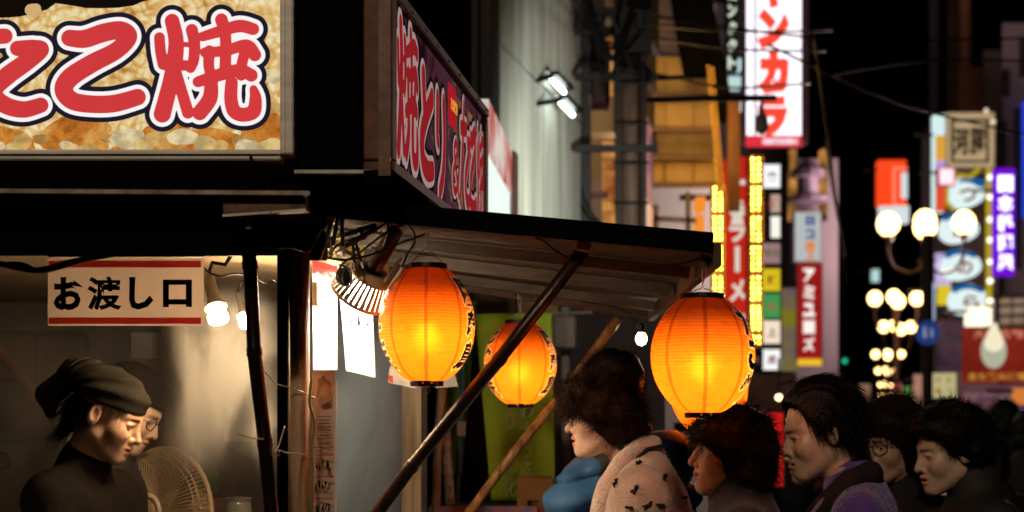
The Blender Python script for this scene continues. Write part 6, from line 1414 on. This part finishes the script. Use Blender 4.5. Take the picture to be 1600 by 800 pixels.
def person(label, hc, yaw, pitch, body_yaw, skin, cloth, hair, opt=None, roll=0, step=0.0026, lean=0.0, shoulder=0.185, bulk=1.0, arms=((0.02, -0.29), (0.07, -0.25)), neckdrop=None, cstep=0.009, trousers=None, collar=0.0, cfn=None, group=None, bust=0.0, mi_fn=None, shz=-0.085, tilt=0.0, armk=0.035):
    o = dict(opt or {}); hc = np.array(hc, float); R = head_frame(yaw, pitch, roll); by = math.radians(body_yaw)
    By = np.array([[math.cos(by), -math.sin(by), 0], [math.sin(by), math.cos(by), 0], [0, 0, 1]]); ct, st_ = math.cos(math.radians(tilt)), math.sin(math.radians(tilt))
    B = By @ np.array([[ct, 0, st_], [0, 1, 0], [-st_, 0, ct]])
    nbw = hc + By @ np.array(neckdrop or (-0.055, 0, -0.155)); nbh = (nbw - hc) @ R; o['nb'] = tuple(nbh)
    hipw = nbw + B @ np.array((-lean, 0, 0.93 - nbw[2])); root = (hipw[0], hipw[1], 0)
    T = thing('person', label, 'person', root, group)
    # bust: head, neck and upper chest in one skin
    V, Q = nets(lambda p: head_sdf(p, o), (-0.125, -0.105, -0.20), (0.125, 0.105, 0.128), step)
    tint = face_tint(V, o); Vw = hc + V @ R.T
    parts = [(Vw, Q, tint)]
    # arm joints in the body frame around the neck base
    hipz = 0.93 - nbw[2]; J = {}
    for s in (1, -1):
        sh = np.array((-0.01, s * shoulder, shz)); el = sh + np.array((arms[0][0] - lean * 0.0, s * 0.035, arms[0][1])); wr = el + np.array((arms[1][0], -s * 0.0, arms[1][1])); J[s] = (sh, el, wr)
        d = (wr - el) / np.linalg.norm(wr - el)
        HV, HQ = nets(lambda p: hand_sdf(p, -s), (-0.06, -0.05, -0.19), (0.08, 0.05, 0.05), 0.005)
        z = -d; x = np.array((1, 0, 0)) - z * z[0]; x /= np.linalg.norm(x); y = np.cross(z, x); M = np.stack([x, y, z], 1)
        mesh_np('hand', nbw + (wr + HV @ M.T) @ B.T, HQ, skin, T, col=np.ones((len(HV), 3), np.float32))
    off = 0; VV, QQ, CC = [], [], []
    for v, q, c in parts: VV.append(v); QQ.append(q + off); CC.append(c); off += len(v)
    mesh_np('body', np.concatenate(VV), np.concatenate(QQ), skin, T, col=np.concatenate(CC))
    # lash lines along the lids
    mb = MB()
    for s in (1, -1):
        pts = []
        for k in range(7):
            t = k / 6; y = 0.0195 + 0.027 * t; z = (0.0035 - 0.0075 * (t - 0.4) ** 2 * 4) if not o.get('closed') else (-0.0065 - 0.004 * math.sin(math.pi * t))
            d = np.array((math.sqrt(max(1e-6, 0.0163 ** 2 - (y - 0.032) ** 2 - (z + 0.002) ** 2)), y - 0.032, z + 0.002)); q = np.array((0.0655, 0.032, -0.002)) + d * 1.03; q[1] *= s
            pts.append(Vector(hc + R @ q))
        mb.tube(pts, [0.0004, 0.0009, 0.0011, 0.0012, 0.0012, 0.001, 0.0005], 5)
    mb.build('eyelashes', H_BLACK, T)
    # clothes
    def csdf(p):
        q = (p - nbw.astype(np.float32)) @ B.astype(np.float32)
        s = q.copy(); s[..., 1] /= 1.45
        hip = np.array((-lean, 0, hipz + 0.02))
        f = cap(s, (-0.015, 0, -0.14), hip, 0.118 * bulk, 0.115 * bulk)
        if bust: f = smin(f, ell(q, (0.075, 0, -0.24), (0.07, 0.13, 0.09)), 0.06)
        f = smin(f, cap(s, hip, hip + np.array((0, 0, -0.18)), 0.118 * bulk, 0.12 * bulk), 0.04)
        ab = q.copy(); ab[..., 1] = np.abs(ab[..., 1])
        f = smin(f, cap(ab, (-0.022, 0.035, -0.035), (-0.012, shoulder, shz), 0.055 * bulk, 0.06 * bulk), 0.05)
        f = smin(f, cap(q, (-0.03, 0, -0.07), (-0.012, 0, -0.005 + collar), 0.085, 0.063 + 0.012 * bulk), 0.04)
        sh, el, wr = J[1]
        f = smin(f, cap(ab, sh, el, 0.062 * bulk, 0.052 * bulk), armk)
        f = smin(f, cap(ab, el, wr, 0.052 * bulk, 0.04 * bulk), 0.02)
        if cfn is not None: f = f + cfn(q)
        return f
    lo = nbw + np.array((-0.42, -0.42, 0)); hi = nbw + np.array((0.42, 0.42, 0.09 + collar)); lo[2] = 0.74
    CV_, CQ = nets(csdf, lo, hi, cstep)
    mi = mi_fn((CV_[CQ].mean(1) - nbw) @ B) if mi_fn else None
    coat = mesh_np('coat' if 'coat' in label or 'jacket' in label else 'top', CV_, CQ, cloth, T, mi=mi)
    tr = trousers or pm('dark_trousers', (0.02, 0.02, 0.026, 1), 0.8)
    def lsdf(p):
        q = (p - np.array((hipw[0] + lean * math.cos(by), hipw[1] + lean * math.sin(by), 0), np.float32)) @ By.astype(np.float32); ab = q.copy(); ab[..., 1] = np.abs(ab[..., 1])
        f = ell(q, (-lean, 0, 0.86), (0.12, 0.16, 0.14))
        f = smin(f, cap(ab, (-lean, 0.085, 0.82), (-lean + 0.02, 0.095, 0.46), 0.085, 0.058), 0.04)
        f = smin(f, cap(ab, (-lean + 0.02, 0.095, 0.46), (-lean - 0.02, 0.095, 0.09), 0.06, 0.045), 0.02)
        f = smin(f, smax(ell(ab, (-lean + 0.05, 0.1, 0.03), (0.13, 0.045, 0.055)), -q[..., 2] , 0.01), 0.02); return f
    lo = np.array((hipw[0] - 0.5, hipw[1] - 0.5, -0.02)); hi = np.array((hipw[0] + 0.5, hipw[1] + 0.5, 1.02))
    LV, LQ = nets(lsdf, lo, hi, 0.018); mesh_np('trousers', LV, LQ, tr, T)
    # hair
    info = dict(T=T, hc=hc, R=R, nbw=nbw, B=B, coat=coat, CV=CV_, CQ=CQ)
    if hair: hair(info)
    return info
def hair_piece(I, fn, lo, hi, mat, n=0, kind='curly', length=0.03, curl=0.7, fall=0.0, w=0.0011, step=0.0045, name='hair', seg=5, flow=None, keep=None, smat=None):
    V, Q = nets(fn, lo, hi, step); N = vnormals(V, Q); hc, R = I['hc'], I['R']
    h = mesh_np(name, hc + V @ R.T, Q, mat, I['T'])
    if n:
        rng = np.random.default_rng(len(V)); ok = np.arange(len(V)) if keep is None else np.where(keep(V))[0]
        idx = rng.choice(ok, n); r = V[idx] - N[idx] * 0.004 + rng.normal(size=(n, 3)) * 0.0015; d = N[idx]
        if flow is not None: d = flow(V[idx]) + 0.22 * d + 0.10 * rng.normal(size=(n, 3))
        else: d = d + 0.7 * rng.normal(size=(n, 3))
        d = d / (L2(d)[:, None] + 1e-9)
        SV, SQ = strands(r, d, length, curl, fall, seg, w, rng, bend=0.35 if flow is None else 0.06)
        s = mesh_np(name + '_strands', hc + SV @ R.T, SQ, smat or mat, h, smooth=True); s['kind'] = 'stuff'
    return h

# --- woman with the headscarf, cooking
def hair_w1(I):
    scarf_m = pm('scarf_cloth', (0.015, 0.013, 0.009, 1), 0.85, var=0.35, scale=12, bump=0.35, bscale=220, spec=0.08)
    def sc(p):
        f = ell(p, (-0.016, 0, 0.052), (0.111, 0.087, 0.077))
        f = smin(f, ell(p, (-0.095, 0, 0.070), (0.068, 0.07, 0.050)), 0.03)
        f = smin(f, ell(p, (-0.145, 0.0, 0.055), (0.040, 0.045, 0.036)), 0.02)
        a = np.arctan2(p[..., 2] - 0.03, p[..., 0] + 0.16)
        f = f + 0.0034 * np.sin(a * 26 + 14 * p[..., 1] + wobble(p, 30, 3)) * np.clip((p[..., 2] + 0.0) * 18, 0, 1) + 0.0025 * wobble(p, 55, 1)
        cut = (0.030 - 0.18 * np.clip(p[..., 0] + 0.0, -1, 0) * 0 + np.where(p[..., 0] < 0, 0.10 * p[..., 0], 0.06 * p[..., 0])) - p[..., 2]
        f = smax(f, cut, 0.006)
        return f
    hair_piece(I, sc, (-0.17, -0.1, -0.01), (0.11, 0.1, 0.15), scarf_m, name='headscarf', step=0.0035)
    def tail(p):
        f = cap(p, (-0.15, 0, 0.035), (-0.175, -0.01, -0.02), 0.034, 0.034); f = smin(f, cap(p, (-0.175, -0.01, -0.02), (-0.145, -0.02, -0.06), 0.034, 0.016), 0.01)
        return f + 0.003 * wobble(p, 60, 2)
    hair_piece(I, tail, (-0.22, -0.06, -0.09), (-0.1, 0.06, 0.08), pm('scarf_tail', (0.01, 0.009, 0.008, 1), 0.8, bump=.3), name='scarf_tail')
    def hr(p):
        f = ell(p, (-0.035, 0, -0.005), (0.075, 0.079, 0.06)); f = smax(f, -ell(p, (0.045, 0, -0.03), (0.062, 0.2, 0.09)), 0.008)
        f = smin(f, cap(p, (-0.085, 0, -0.02), (-0.095, -0.02, -0.09), 0.035, 0.02), 0.02)
        return f + 0.003 * wobble(p, 70, 5)
    hair_piece(I, hr, (-0.16, -0.1, -0.13), (0.06, 0.1, 0.07), H_SOFT, n=900, length=0.06, curl=0.25, fall=0.25, flow=lambda v: np.stack([-0.6 + 0 * v[:, 0], 0 * v[:, 0], -0.8 + 0 * v[:, 0]], 1))
    # a few loose hairs before the ear
    rng = np.random.default_rng(5); n = 26; r = np.stack([rng.uniform(0.005, 0.06, n), -0.077 + 0.0 * rng.uniform(size=n), rng.uniform(0.015, 0.035, n)], 1); d = np.tile([0.1, -0.05, -1.0], (n, 1)) + 0.15 * rng.normal(size=(n, 3))
    SV, SQ = strands(r, d / L2(d)[:, None], 0.05, 0.1, 0.1, 5, 0.0006, rng, 0.05); mesh_np('loose_hairs', I['hc'] + SV @ I['R'].T, SQ, H_SOFT, I['T'])
M_tee = pm('black_tshirt', (0.009, 0.007, 0.005, 1), 0.9, var=0.3, scale=9, bump=0.3, bscale=60, spec=0.06)
fold = lambda a, f, s: (lambda q: a * wobble(q * np.array((1, 1, 0.55), np.float32), f, s))
person('young woman in a black headscarf and black T shirt looking down at the griddle', P(170, 648, 4.2), -6, 24, -18, SK2, M_tee, hair_w1, dict(closed=True, lip=(1.0, 0.66, 0.6)), neckdrop=(-0.075, 0.0, -0.135), shoulder=0.17, arms=((0.12, -0.25), (0.20, -0.05)), cfn=fold(0.010, 34, 3), bulk=0.95, cstep=0.007)
# --- the second cook with glasses
def glasses(I, r=0.022, mat=None, shape=1.0):
    mat = mat or pm('glasses_frame', (0.02, 0.02, 0.025, 1), 0.25, spec=.7); hc, R = I['hc'], I['R']; mb = MB(); W_ = lambda q: Vector(hc + R @ np.array(q))
    g = tag(thing('eyeglasses', 'x', 'glasses', hc), 'thin framed eyeglasses', 'glasses')
    for s in (1, -1):
        mb.tube([W_((0.092 - 0.012 * abs(math.cos(a)) * (1 if math.cos(a) * s > 0 else 0) , s * 0.033 + r * 1.1 * math.cos(a), -0.002 + r * 0.85 * math.sin(a) * shape)) for a in np.linspace(0, 2 * math.pi, 21)], 0.0015, 6)
        mb.tube([W_((0.082, s * 0.058, 0.003)), W_((0.04, s * 0.078, 0.004)), W_((-0.012, s * 0.082, 0.004)), W_((-0.025, s * 0.08, -0.015))], 0.0014, 6)
    mb.tube([W_((0.093, 0.011, 0.001)), W_((0.097, 0, 0.004)), W_((0.093, -0.011, 0.001))], 0.0013, 6)
    return g, mb, mat
def add_glasses(I, label, **k):
    g, mb, mat = glasses(I, **k); g['label'] = label; mb.build('frame', mat, g)
def hair_w2(I):
    def cp(p): 
        f = ell(p, (-0.012, 0, 0.055), (0.108, 0.088, 0.085)); return smax(f, (0.045 + 0.0 * p[..., 0]) - p[..., 2] - 0.25 * np.clip(-p[..., 0], 0, 1), 0.006) + 0.002 * wobble(p, 50, 2)
    hair_piece(I, cp, (-0.14, -0.1, -0.05), (0.12, 0.1, 0.16), pm('dark_cap', (0.014, 0.012, 0.010, 1), 0.85, spec=0.08), name='cap')
    def hr(p): return smax(ell(p, (-0.03, 0, 0.0), (0.082, 0.08, 0.08)), -ell(p, (0.07, 0, -0.03), (0.085, 0.2, 0.1)), 0.008)
    hair_piece(I, hr, (-0.13, -0.1, -0.09), (0.08, 0.1, 0.09), H_BLACK)
    def col(p): return np.maximum(cap(p, np.array((-0.05, 0, -0.15)), np.array((-0.035, 0, -0.105)), 0.085, 0.075), -cap(p, np.array((-0.04, 0, -0.12)), np.array((0, 0, 0.1)), 0.055)) + 0.004 * wobble(p, 90, 3)
    hair_piece(I, col, (-0.16, -0.13, -0.26), (0.08, 0.13, -0.02), pm('fleece_collar', (0.5, 0.38, 0.27, 1), 0.9, var=.2, scale=50, bump=.6, bscale=120), n=1500, length=0.012, curl=0.8, name='fleece_collar', w=0.001)
I = person('cook with glasses and a dark cap bending behind the headscarf woman', P(204, 640, 4.62), -4, 30, -10, SK1, pm('black_apron_top', (0.012, 0.012, 0.014, 1), 0.8), hair_w2, dict(lip=(0.98, 0.72, 0.68)), neckdrop=(-0.06, 0, -0.135), arms=((0.12, -0.25), (0.2, -0.03)), step=0.003)
add_glasses(I, 'thin framed glasses on the cook behind the headscarf woman')
# --- curly haired woman in the tufted coat
def hair_a(I):
    def hr(p):
        f = ell(p, (0.0, 0, 0.026), (0.108, 0.108, 0.103)); f = smin(f, ell(p, (-0.035, 0, -0.03), (0.08, 0.095, 0.072)), 0.03)
        f = smin(f, ell(p, (0.06, 0, 0.055), (0.064, 0.085, 0.05)), 0.03)
        f = smax(f, -(ell(p, (0.105, 0, -0.078), (0.077, 0.3, 0.088)) + 0.008 * wobble(p, 110, 8)), 0.008)
        return f + 0.006 * wobble(p, 60, 1) + 0.004 * wobble(p, 130, 2)
    hair_piece(I, hr, (-0.16, -0.15, -0.14), (0.16, 0.15, 0.16), H_BROWN, n=6000, length=0.045, curl=1.25, w=0.0009, seg=8)
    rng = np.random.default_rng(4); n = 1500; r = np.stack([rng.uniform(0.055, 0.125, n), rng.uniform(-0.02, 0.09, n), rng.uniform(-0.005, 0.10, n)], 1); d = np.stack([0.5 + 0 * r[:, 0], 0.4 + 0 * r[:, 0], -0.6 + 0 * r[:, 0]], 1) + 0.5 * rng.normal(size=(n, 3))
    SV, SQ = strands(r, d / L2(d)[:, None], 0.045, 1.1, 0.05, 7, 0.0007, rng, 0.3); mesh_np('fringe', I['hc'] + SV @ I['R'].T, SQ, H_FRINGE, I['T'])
M_boucle = pm('boucle_wool', (0.82, 0.61, 0.52, 1), 0.9, var=0.16, scale=28, bump=0.9, bscale=150, sheen=0.4)
I = person('woman with curly dark brown hair in a pinkish white coat with black tufts', P(944, 648, 4.34), 183, 4, 176, SK1, M_boucle, hair_a, dict(lip=(0.95, 0.5, 0.48), open=0.003), neckdrop=(-0.085, 0, -0.135), tilt=5, lean=0.04, shoulder=0.17, arms=((0.06, -0.26), (0.16, -0.16)), collar=0.012, bulk=1.12, cfn=fold(0.005, 22, 4), bust=1, step=0.0024, cstep=0.008)
WOOL = I
def wool(I, n, L, mat, sel=None):
    rng = np.random.default_rng(3); V, Q = I['CV'], I['CQ']; N = vnormals(V, Q); ok = np.where(V[:, 2] > 1.1)[0]; idx = rng.choice(ok, n)
    d = N[idx] + 0.9 * rng.normal(size=(n, 3)); d /= L2(d)[:, None]
    r = V[idx] + rng.normal(size=(n, 3)) * 0.003 - N[idx] * 0.002
    SV, SQ = strands(r, d, L, 0.8, 0.0, 3, 0.0009, rng, 0.4); s = mesh_np('wool_fibres', SV, SQ, mat, I['coat']); s['kind'] = 'stuff'
wool(I, 9000, 0.006, pm('wool_fibre', (0.84, 0.66, 0.57, 1), 0.9, var=0.2, scale=30))
# black tufts standing on the coat: cast from the outside onto the mesh nearest point
V, Q = I['CV'], I['CQ']; N = vnormals(V, Q)
M_tuft = pm('black_tuft', (0.012, 0.009, 0.009, 1), 0.8)
front = np.where((N[:, 1] < -0.05) & (V[:, 2] > 1.15))[0]
pu = CU + FPX * V[front, 0] / V[front, 1]; pv = CV - FPX * (V[front, 2] - ZC) / V[front, 1]
for k, (u, v, a) in enumerate(((972, 703, 0), (962, 700, 20), (1040, 711, 30), (997, 726, 70), (941, 748, 80), (1037, 748, 15), (995, 766, 60), (1068, 778, 10), (1029, 789, 5), (928, 793, 30), (964, 756, 80), (1012, 790, 40), (1060, 740, 20), (985, 795, 0))):
    d = np.hypot(pu - u, pv - v); j = front[np.argmin(d)]
    if d.min() > 6: continue
    c = Vector(V[j]); nn = Vector(N[j]); rr = random.Random(k); mb = MB()
    t = nn.cross(Vector((0, 0, 1))).normalized(); b_ = nn.cross(t)
    for q in range(4):
        an = math.radians(a) + rr.uniform(-0.6, 0.6); dd = t * math.cos(an) + b_ * math.sin(an); L = rr.uniform(0.010, 0.017) * (1 if q % 2 else -1)
        mb.tube([c + nn * 0.003, c + dd * L * 0.5 + nn * rr.uniform(0.006, 0.010), c + dd * L + nn * rr.uniform(0.002, 0.007)], [0.0036, 0.0044, 0.0012], 6)
    mb.build('tuft', M_tuft, I['coat'])
def body_piece(I, name, fn, lo, hi, mat, step=0.006, parent=None):
    """a sewn-on piece given in the wearer's frame around the neck base"""
    V, Q = nets(fn, lo, hi, step); return mesh_np(name, I['nbw'] + V @ I['B'].T, Q, mat, parent or I['coat'])
def lapel(I, mat, edge, pts, r=0.03, flat=0.4, name='lapel', front=-1):
    pts = [np.array(p) for p in pts]
    def f(q):
        d = None
        for a, b in zip(pts[:-1], pts[1:]):
            c = cap(q, a, b, r, r); d = c if d is None else np.minimum(d, c)
        return d + 0.003 * wobble(q, 50, 7)
    a = np.array(pts); body_piece(I, name, f, a.min(0) - r * 1.3, a.max(0) + r * 1.3, mat, 0.006)
    if edge is not None: MB().tube([Vector(I['nbw'] + I['B'] @ (p + np.array((0.028 * front * (1 if front < 0 else r / 0.03), r * 0.62, -0.004)))) for p in pts], 0.006, 6).build(name + '_edge', edge, I['coat'])
lapel(I, M_boucle, M_tuft, [(-0.055, 0.03, 0.045), (-0.01, 0.06, 0.04), (0.04, 0.082, 0.0), (0.08, 0.088, -0.055), (0.108, 0.088, -0.13), (0.12, 0.085, -0.25), (0.12, 0.08, -0.4)], r=0.027)
# --- man in the blue puffer jacket, seen from behind
def hair_b(I):
    def hr(p): return smax(ell(p, (-0.012, 0, 0.04), (0.108, 0.09, 0.1)), -ell(p, (0.10, 0, -0.05), (0.08, 0.2, 0.11)), 0.01) + 0.004 * wobble(p, 70, 1)
    hair_piece(I, hr, (-0.15, -0.12, -0.1), (0.13, 0.12, 0.16), H_BLACK, n=2500, length=0.03, curl=0.3, w=0.0009)
M_puff = [pm('blue_nylon', (0.05, 0.165, 0.38, 1), 0.62, var=0.2, scale=8, bump=0.25, bscale=25), pm('grey_yoke', (0.075, 0.062, 0.058, 1), 0.6, var=.2), pm('navy_nylon', (0.02, 0.035, 0.10, 1), 0.4, var=.2)]
def quilt(q): return -0.026 * np.abs(np.sin((q[..., 2] + 0.03 + 0.25 * np.abs(q[..., 1])) * math.pi / 0.09)) ** 0.8 + 0.007 * wobble(q, 30, 9) + 0.0035 * wobble(q * np.array((1, 1, 0.4), np.float32), 95, 11)
def yoke(c): return np.where((c[:, 2] > -0.105) & (np.abs(c[:, 1]) < 0.165), 1, 0)
I = person('dark haired person in a puffy blue and grey jacket behind the curly haired woman', P(956, 611, 5.0), 150, 12, 128, SK2, M_puff, hair_b, {}, neckdrop=(-0.05, 0, -0.20), shoulder=0.225, shz=-0.15, bulk=1.08, armk=0.008, cfn=quilt, mi_fn=yoke, collar=0.03, step=0.0035, arms=((0.03, -0.28), (0.16, -0.16)), lean=0.06, cstep=0.006)
def hood(q): return smax(ell(q, (-0.10, -0.04, -0.03), (0.10, 0.17, 0.12)), -ell(q, (-0.06, -0.03, 0.06), (0.075, 0.12, 0.1)), 0.02) + 0.006 * wobble(q, 25, 4)
body_piece(I, 'hood', hood, (-0.24, -0.25, -0.2), (0.05, 0.2, 0.14), M_puff[2], 0.008)
# --- short haired woman under the outer lantern
def hair_c(I):
    def hr(p):
        f = ell(p, (-0.010, 0, 0.026), (0.108, 0.098, 0.096)); f = smin(f, ell(p, (-0.035, 0, -0.06), (0.082, 0.09, 0.09)), 0.04)
        f = smin(f, ell(p, (0.065, 0, 0.042), (0.045, 0.08, 0.04)), 0.025)
        return smax(f, -ell(p, (0.112, 0, -0.07), (0.066, 0.3, 0.088)), 0.012) + 0.005 * wobble(p, 60, 1)
    hair_piece(I, hr, (-0.17, -0.14, -0.18), (0.14, 0.14, 0.15), H_SOFT, n=4500, length=0.045, curl=1.0, fall=0.15, w=0.001, seg=7)
I = person('woman with bushy short black hair in a navy high collared coat below the outer lantern', P(1143, 704, 4.0), 183, -2, 178, SK1, pm('navy_wool', (0.012, 0.012, 0.035, 1), 0.9, var=.3, scale=20, bump=.3, sheen=.2), hair_c, dict(lip=(0.95, 0.6, 0.56), open=0.002), neckdrop=(0.0, 0, -0.115), collar=0.03, tilt=4, shoulder=0.17, cfn=fold(0.005, 22, 6))
# --- long haired woman in the purple coat
def hair_d(I):
    def hr(p):
        f = ell(p, (-0.012, 0, 0.052), (0.112, 0.09, 0.1)); f = smin(f, cap(p, (-0.03, 0, 0.03), (-0.055, 0.01, -0.13), 0.066, 0.052), 0.04); f = smin(f, cap(p, (-0.055, 0.01, -0.13), (-0.06, 0.03, -0.25), 0.055, 0.04), 0.03)
        f = smax(f, -(ell(p, (0.102, 0, -0.022), (0.078, 0.3, 0.120)) + 0.006 * wobble(p, 60, 9)), 0.006); f = smax(f, -ell(p, (0.015, 0, -0.075), (0.07, 0.3, 0.075)), 0.012)
        return f + 0.0010 * np.sin(p[..., 1] * 300 + 12 * wobble(p, 14, 2)) + 0.003 * wobble(p, 40, 1)
    fl = lambda v: np.stack([-0.35 - 2.0 * np.clip(v[:, 2] - 0.02, 0, 0.1), 0 * v[:, 0], -1.0 + 9 * np.clip(v[:, 2] - 0.06, 0, 0.1)], 1)
    hair_piece(I, hr, (-0.21, -0.13, -0.32), (0.12, 0.13, 0.17), H_BLACK, n=7500, length=0.075, curl=0.06, fall=0.12, flow=fl, w=0.0008, seg=6)
    rng = np.random.default_rng(9); n = 9; r = np.stack([rng.uniform(0.05, 0.075, n), rng.uniform(0.02, 0.07, n), rng.uniform(0.06, 0.10, n)], 1); r[:, 1] = np.sqrt(np.clip(0.0062 - (r[:, 0] * 0.6) ** 2, 0.0004, 1)) 
    d = np.stack([0.25 + 0.2 * rng.normal(size=n), 0.35 + 0 * r[:, 0], -0.9 + 0.1 * rng.normal(size=n)], 1); SV, SQ = strands(r, d / L2(d)[:, None], 0.13, 0.05, 0.12, 8, 0.0005, rng, 0.04)
    mesh_np('loose_hairs', I['hc'] + SV @ I['R'].T, SQ, H_BLACK, I['T'])
    n = 60; r = np.stack([rng.uniform(-0.06, 0.07, n), rng.uniform(-0.06, 0.06, n), np.full(n, 0.145)], 1); d = np.stack([rng.choice([-0.9, 0.9], n), 0.2 * rng.normal(size=n), 0.5 + 0.2 * rng.normal(size=n)], 1)
    SV, SQ = strands(r, d / L2(d)[:, None], 0.09, 0.12, 0.22, 7, 0.0005, rng, 0.04); mesh_np('stray_hairs', I['hc'] + SV @ I['R'].T, SQ, H_BROWN, I['T'])
M_pcoat = pm('purple_wool', (0.10, 0.055, 0.36, 1), 0.95, var=0.25, scale=18, bump=0.7, bscale=140, sheen=0.5)
I = person('woman with long straight black hair tucked behind her ear in a purple wool coat', P(1281, 676, 4.08), 184, 12, 172, SK1, M_pcoat, hair_d, dict(lip=(0.98, 0.72, 0.68), open=0.0015, closed=False), neckdrop=(-0.075, 0, -0.13), shoulder=0.178, cfn=fold(0.006, 20, 8), step=0.0024, cstep=0.008, arms=((0.05, -0.28), (0.1, -0.2)))
wool(I, 7000, 0.009, pm('purple_fibre', (0.09, 0.05, 0.30, 1), 0.95, var=.3, scale=40))
lapel(I, pm('black_lining', (0.012, 0.01, 0.014, 1), 0.9), pm('lilac_edge', (0.22, 0.17, 0.30, 1), 0.9), [(-0.05, 0.05, 0.02), (0.0, 0.085, 0.0), (0.045, 0.09, -0.045), (0.085, 0.08, -0.1), (0.105, 0.075, -0.2), (0.115, 0.07, -0.4)], r=0.036, front=1)
def tneck(q): return np.maximum(cap(q, (-0.012, 0, -0.06), (0.012, 0, 0.05), 0.064, 0.062), q[..., 2] - 0.045 + 0.25 * q[..., 0]) + 0.002 * wobble(q, 80, 2)
body_piece(I, 'rollneck', tneck, (-0.11, -0.1, -0.14), (0.09, 0.1, 0.07), pm('cream_knit', (0.5, 0.33, 0.25, 1), 0.9, bump=.4, bscale=120), 0.005, I['T'])
# --- face behind her
def hair_s(I):
    def hr(p): return smax(smin(ell(p, (-0.015, 0, 0.04), (0.11, 0.09, 0.098)), ell(p, (-0.05, 0, -0.05), (0.075, 0.085, 0.08)), .03), -ell(p, (0.10, 0, -0.05), (0.072, 0.2, 0.12)), 0.01) + 0.004 * wobble(p, 60, 1)
    hair_piece(I, hr, (-0.15, -0.12, -0.15), (0.13, 0.12, 0.16), H_BLACK, n=2500, length=0.035, curl=0.5, fall=.1, w=0.0009)
person('person whose profile just shows in front of the long haired womans face', P(1278, 692, 4.55), 184, 8, 180, SK2, pm('black_wool', (0.01, 0.01, 0.012, 1), 0.9), hair_s, {}, step=0.0035, cstep=0.012)
# --- woman with glasses behind the purple coat
I = person('woman with wispy dark hair and glasses between the purple coat and the older woman', P(1392, 692, 4.75), 214, 10, 195, SK2, pm('black_wool', (0.01, 0.01, 0.012, 1), 0.9), None, dict(lip=(0.98, 0.72, 0.68)), neckdrop=(-0.05, 0, -0.14), step=0.003, cstep=0.012)
def hair_e(p):
    f = ell(p, (-0.016, 0, 0.045), (0.118, 0.104, 0.104)); f = smin(f, ell(p, (-0.04, 0, -0.04), (0.09, 0.1, 0.08)), 0.03); return smax(f, -ell(p, (0.115, 0, -0.07), (0.088, 0.3, 0.112)), 0.012) + 0.005 * wobble(p, 60, 1)
hair_piece(I, hair_e, (-0.16, -0.14, -0.14), (0.14, 0.14, 0.17), H_BROWN, n=5000, length=0.045, curl=0.6, w=0.0008, seg=6)
add_glasses(I, 'dark glasses on the woman between the purple coat and the older woman')
# --- older woman
def hair_f(I):
    def hr(p):
        f = ell(p, (-0.012, 0, 0.05), (0.122, 0.104, 0.104)); f = smin(f, ell(p, (-0.05, 0, -0.015), (0.08, 0.095, 0.07)), 0.03)
        f = smax(f, -ell(p, (0.105, 0, -0.04), (0.083, 0.3, 0.108)), 0.012); f = smax(f, -ell(p, (0.01, 0, -0.075), (0.05, 0.3, 0.06)), 0.012)
        return f + 0.006 * wobble(p, 55, 1) + 0.003 * wobble(p, 120, 2)
    hair_piece(I, hr, (-0.17, -0.14, -0.12), (0.14, 0.14, 0.18), H_SOFT, n=4500, length=0.036, curl=1.2, w=0.001, seg=7)
I = person('older woman with short curly black hair smiling in a dark padded coat', P(1482, 706, 4.5), 190, 10, 182, SK3, pm('charcoal_coat', (0.016, 0.015, 0.016, 1), 0.7, var=.3, scale=9, bump=.3), hair_f, dict(open=0.0025, fold=0.006, lip=(0.98, 0.70, 0.66), wide=1.03), neckdrop=(-0.06, 0, -0.125), collar=0.04, bulk=1.1, shoulder=0.18, cfn=lambda q: -0.008 * np.abs(np.sin((q[..., 2]) * math.pi / 0.11)) ** 0.7 + 0.005 * wobble(q, 22, 5), step=0.0026)
# --- people farther off: one figure, copied
I = person('x', (0, 12, 1.5), 90, 0, 90, SK2, pm('crowd_coat', (0.012, 0.011, 0.013, 1), 0.85, var=.3), hair_s, {}, step=0.006, cstep=0.018, group='people in the distant crowd')
crowd = I['T']; base = crowd.location.copy()
for k, (u, v, Y, rz, lab) in enumerate(((1411, 652, 12, 0, 'distant dark headed person below the street lamps, left of the older woman'), (1574, 656, 10, 0.3, 'distant tall man seen from behind at the right edge below the pink hoarding'), (1536, 678, 8.5, 1.0, 'dark figure just right of the older womans hair'), (1604, 676, 9, -0.4, 'dark figure cut by the right edge of the photograph'), (1392, 668, 9.5, 0.5, 'dark figure directly behind the woman with glasses'), (1556, 720, 7.0, 0.8, 'shorter dark figure in front of the distant tall man'), (1440, 664, 16, 0.2, 'small far figure right behind the older womans forehead'), (1340, 668, 14, -0.3, 'small far figure behind the purple coat'), (1236, 690, 11, 0.6, 'dim figure far behind the long haired woman'), (1165, 676, 12, -0.2, 'dim figure far behind the short haired woman'), (1504, 660, 20, 0.1, 'far figure hidden mostly by the older womans curls'))):
    p = P(u, v, Y); z = (p.z + 0.0) / 1.5
    if k == 0: c = crowd; c['label'] = lab
    else:
        c = crowd.copy(); COL.objects.link(c); c['label'] = lab
        for ch in crowd.children:
            d = ch.copy(); COL.objects.link(d); d.parent = c
            for g in ch.children:
                e_ = g.copy(); COL.objects.link(e_); e_.parent = d
    c.location = (p.x, p.y, 0); c.rotation_euler = (0, 0, rz); c.scale = (z, z, z)
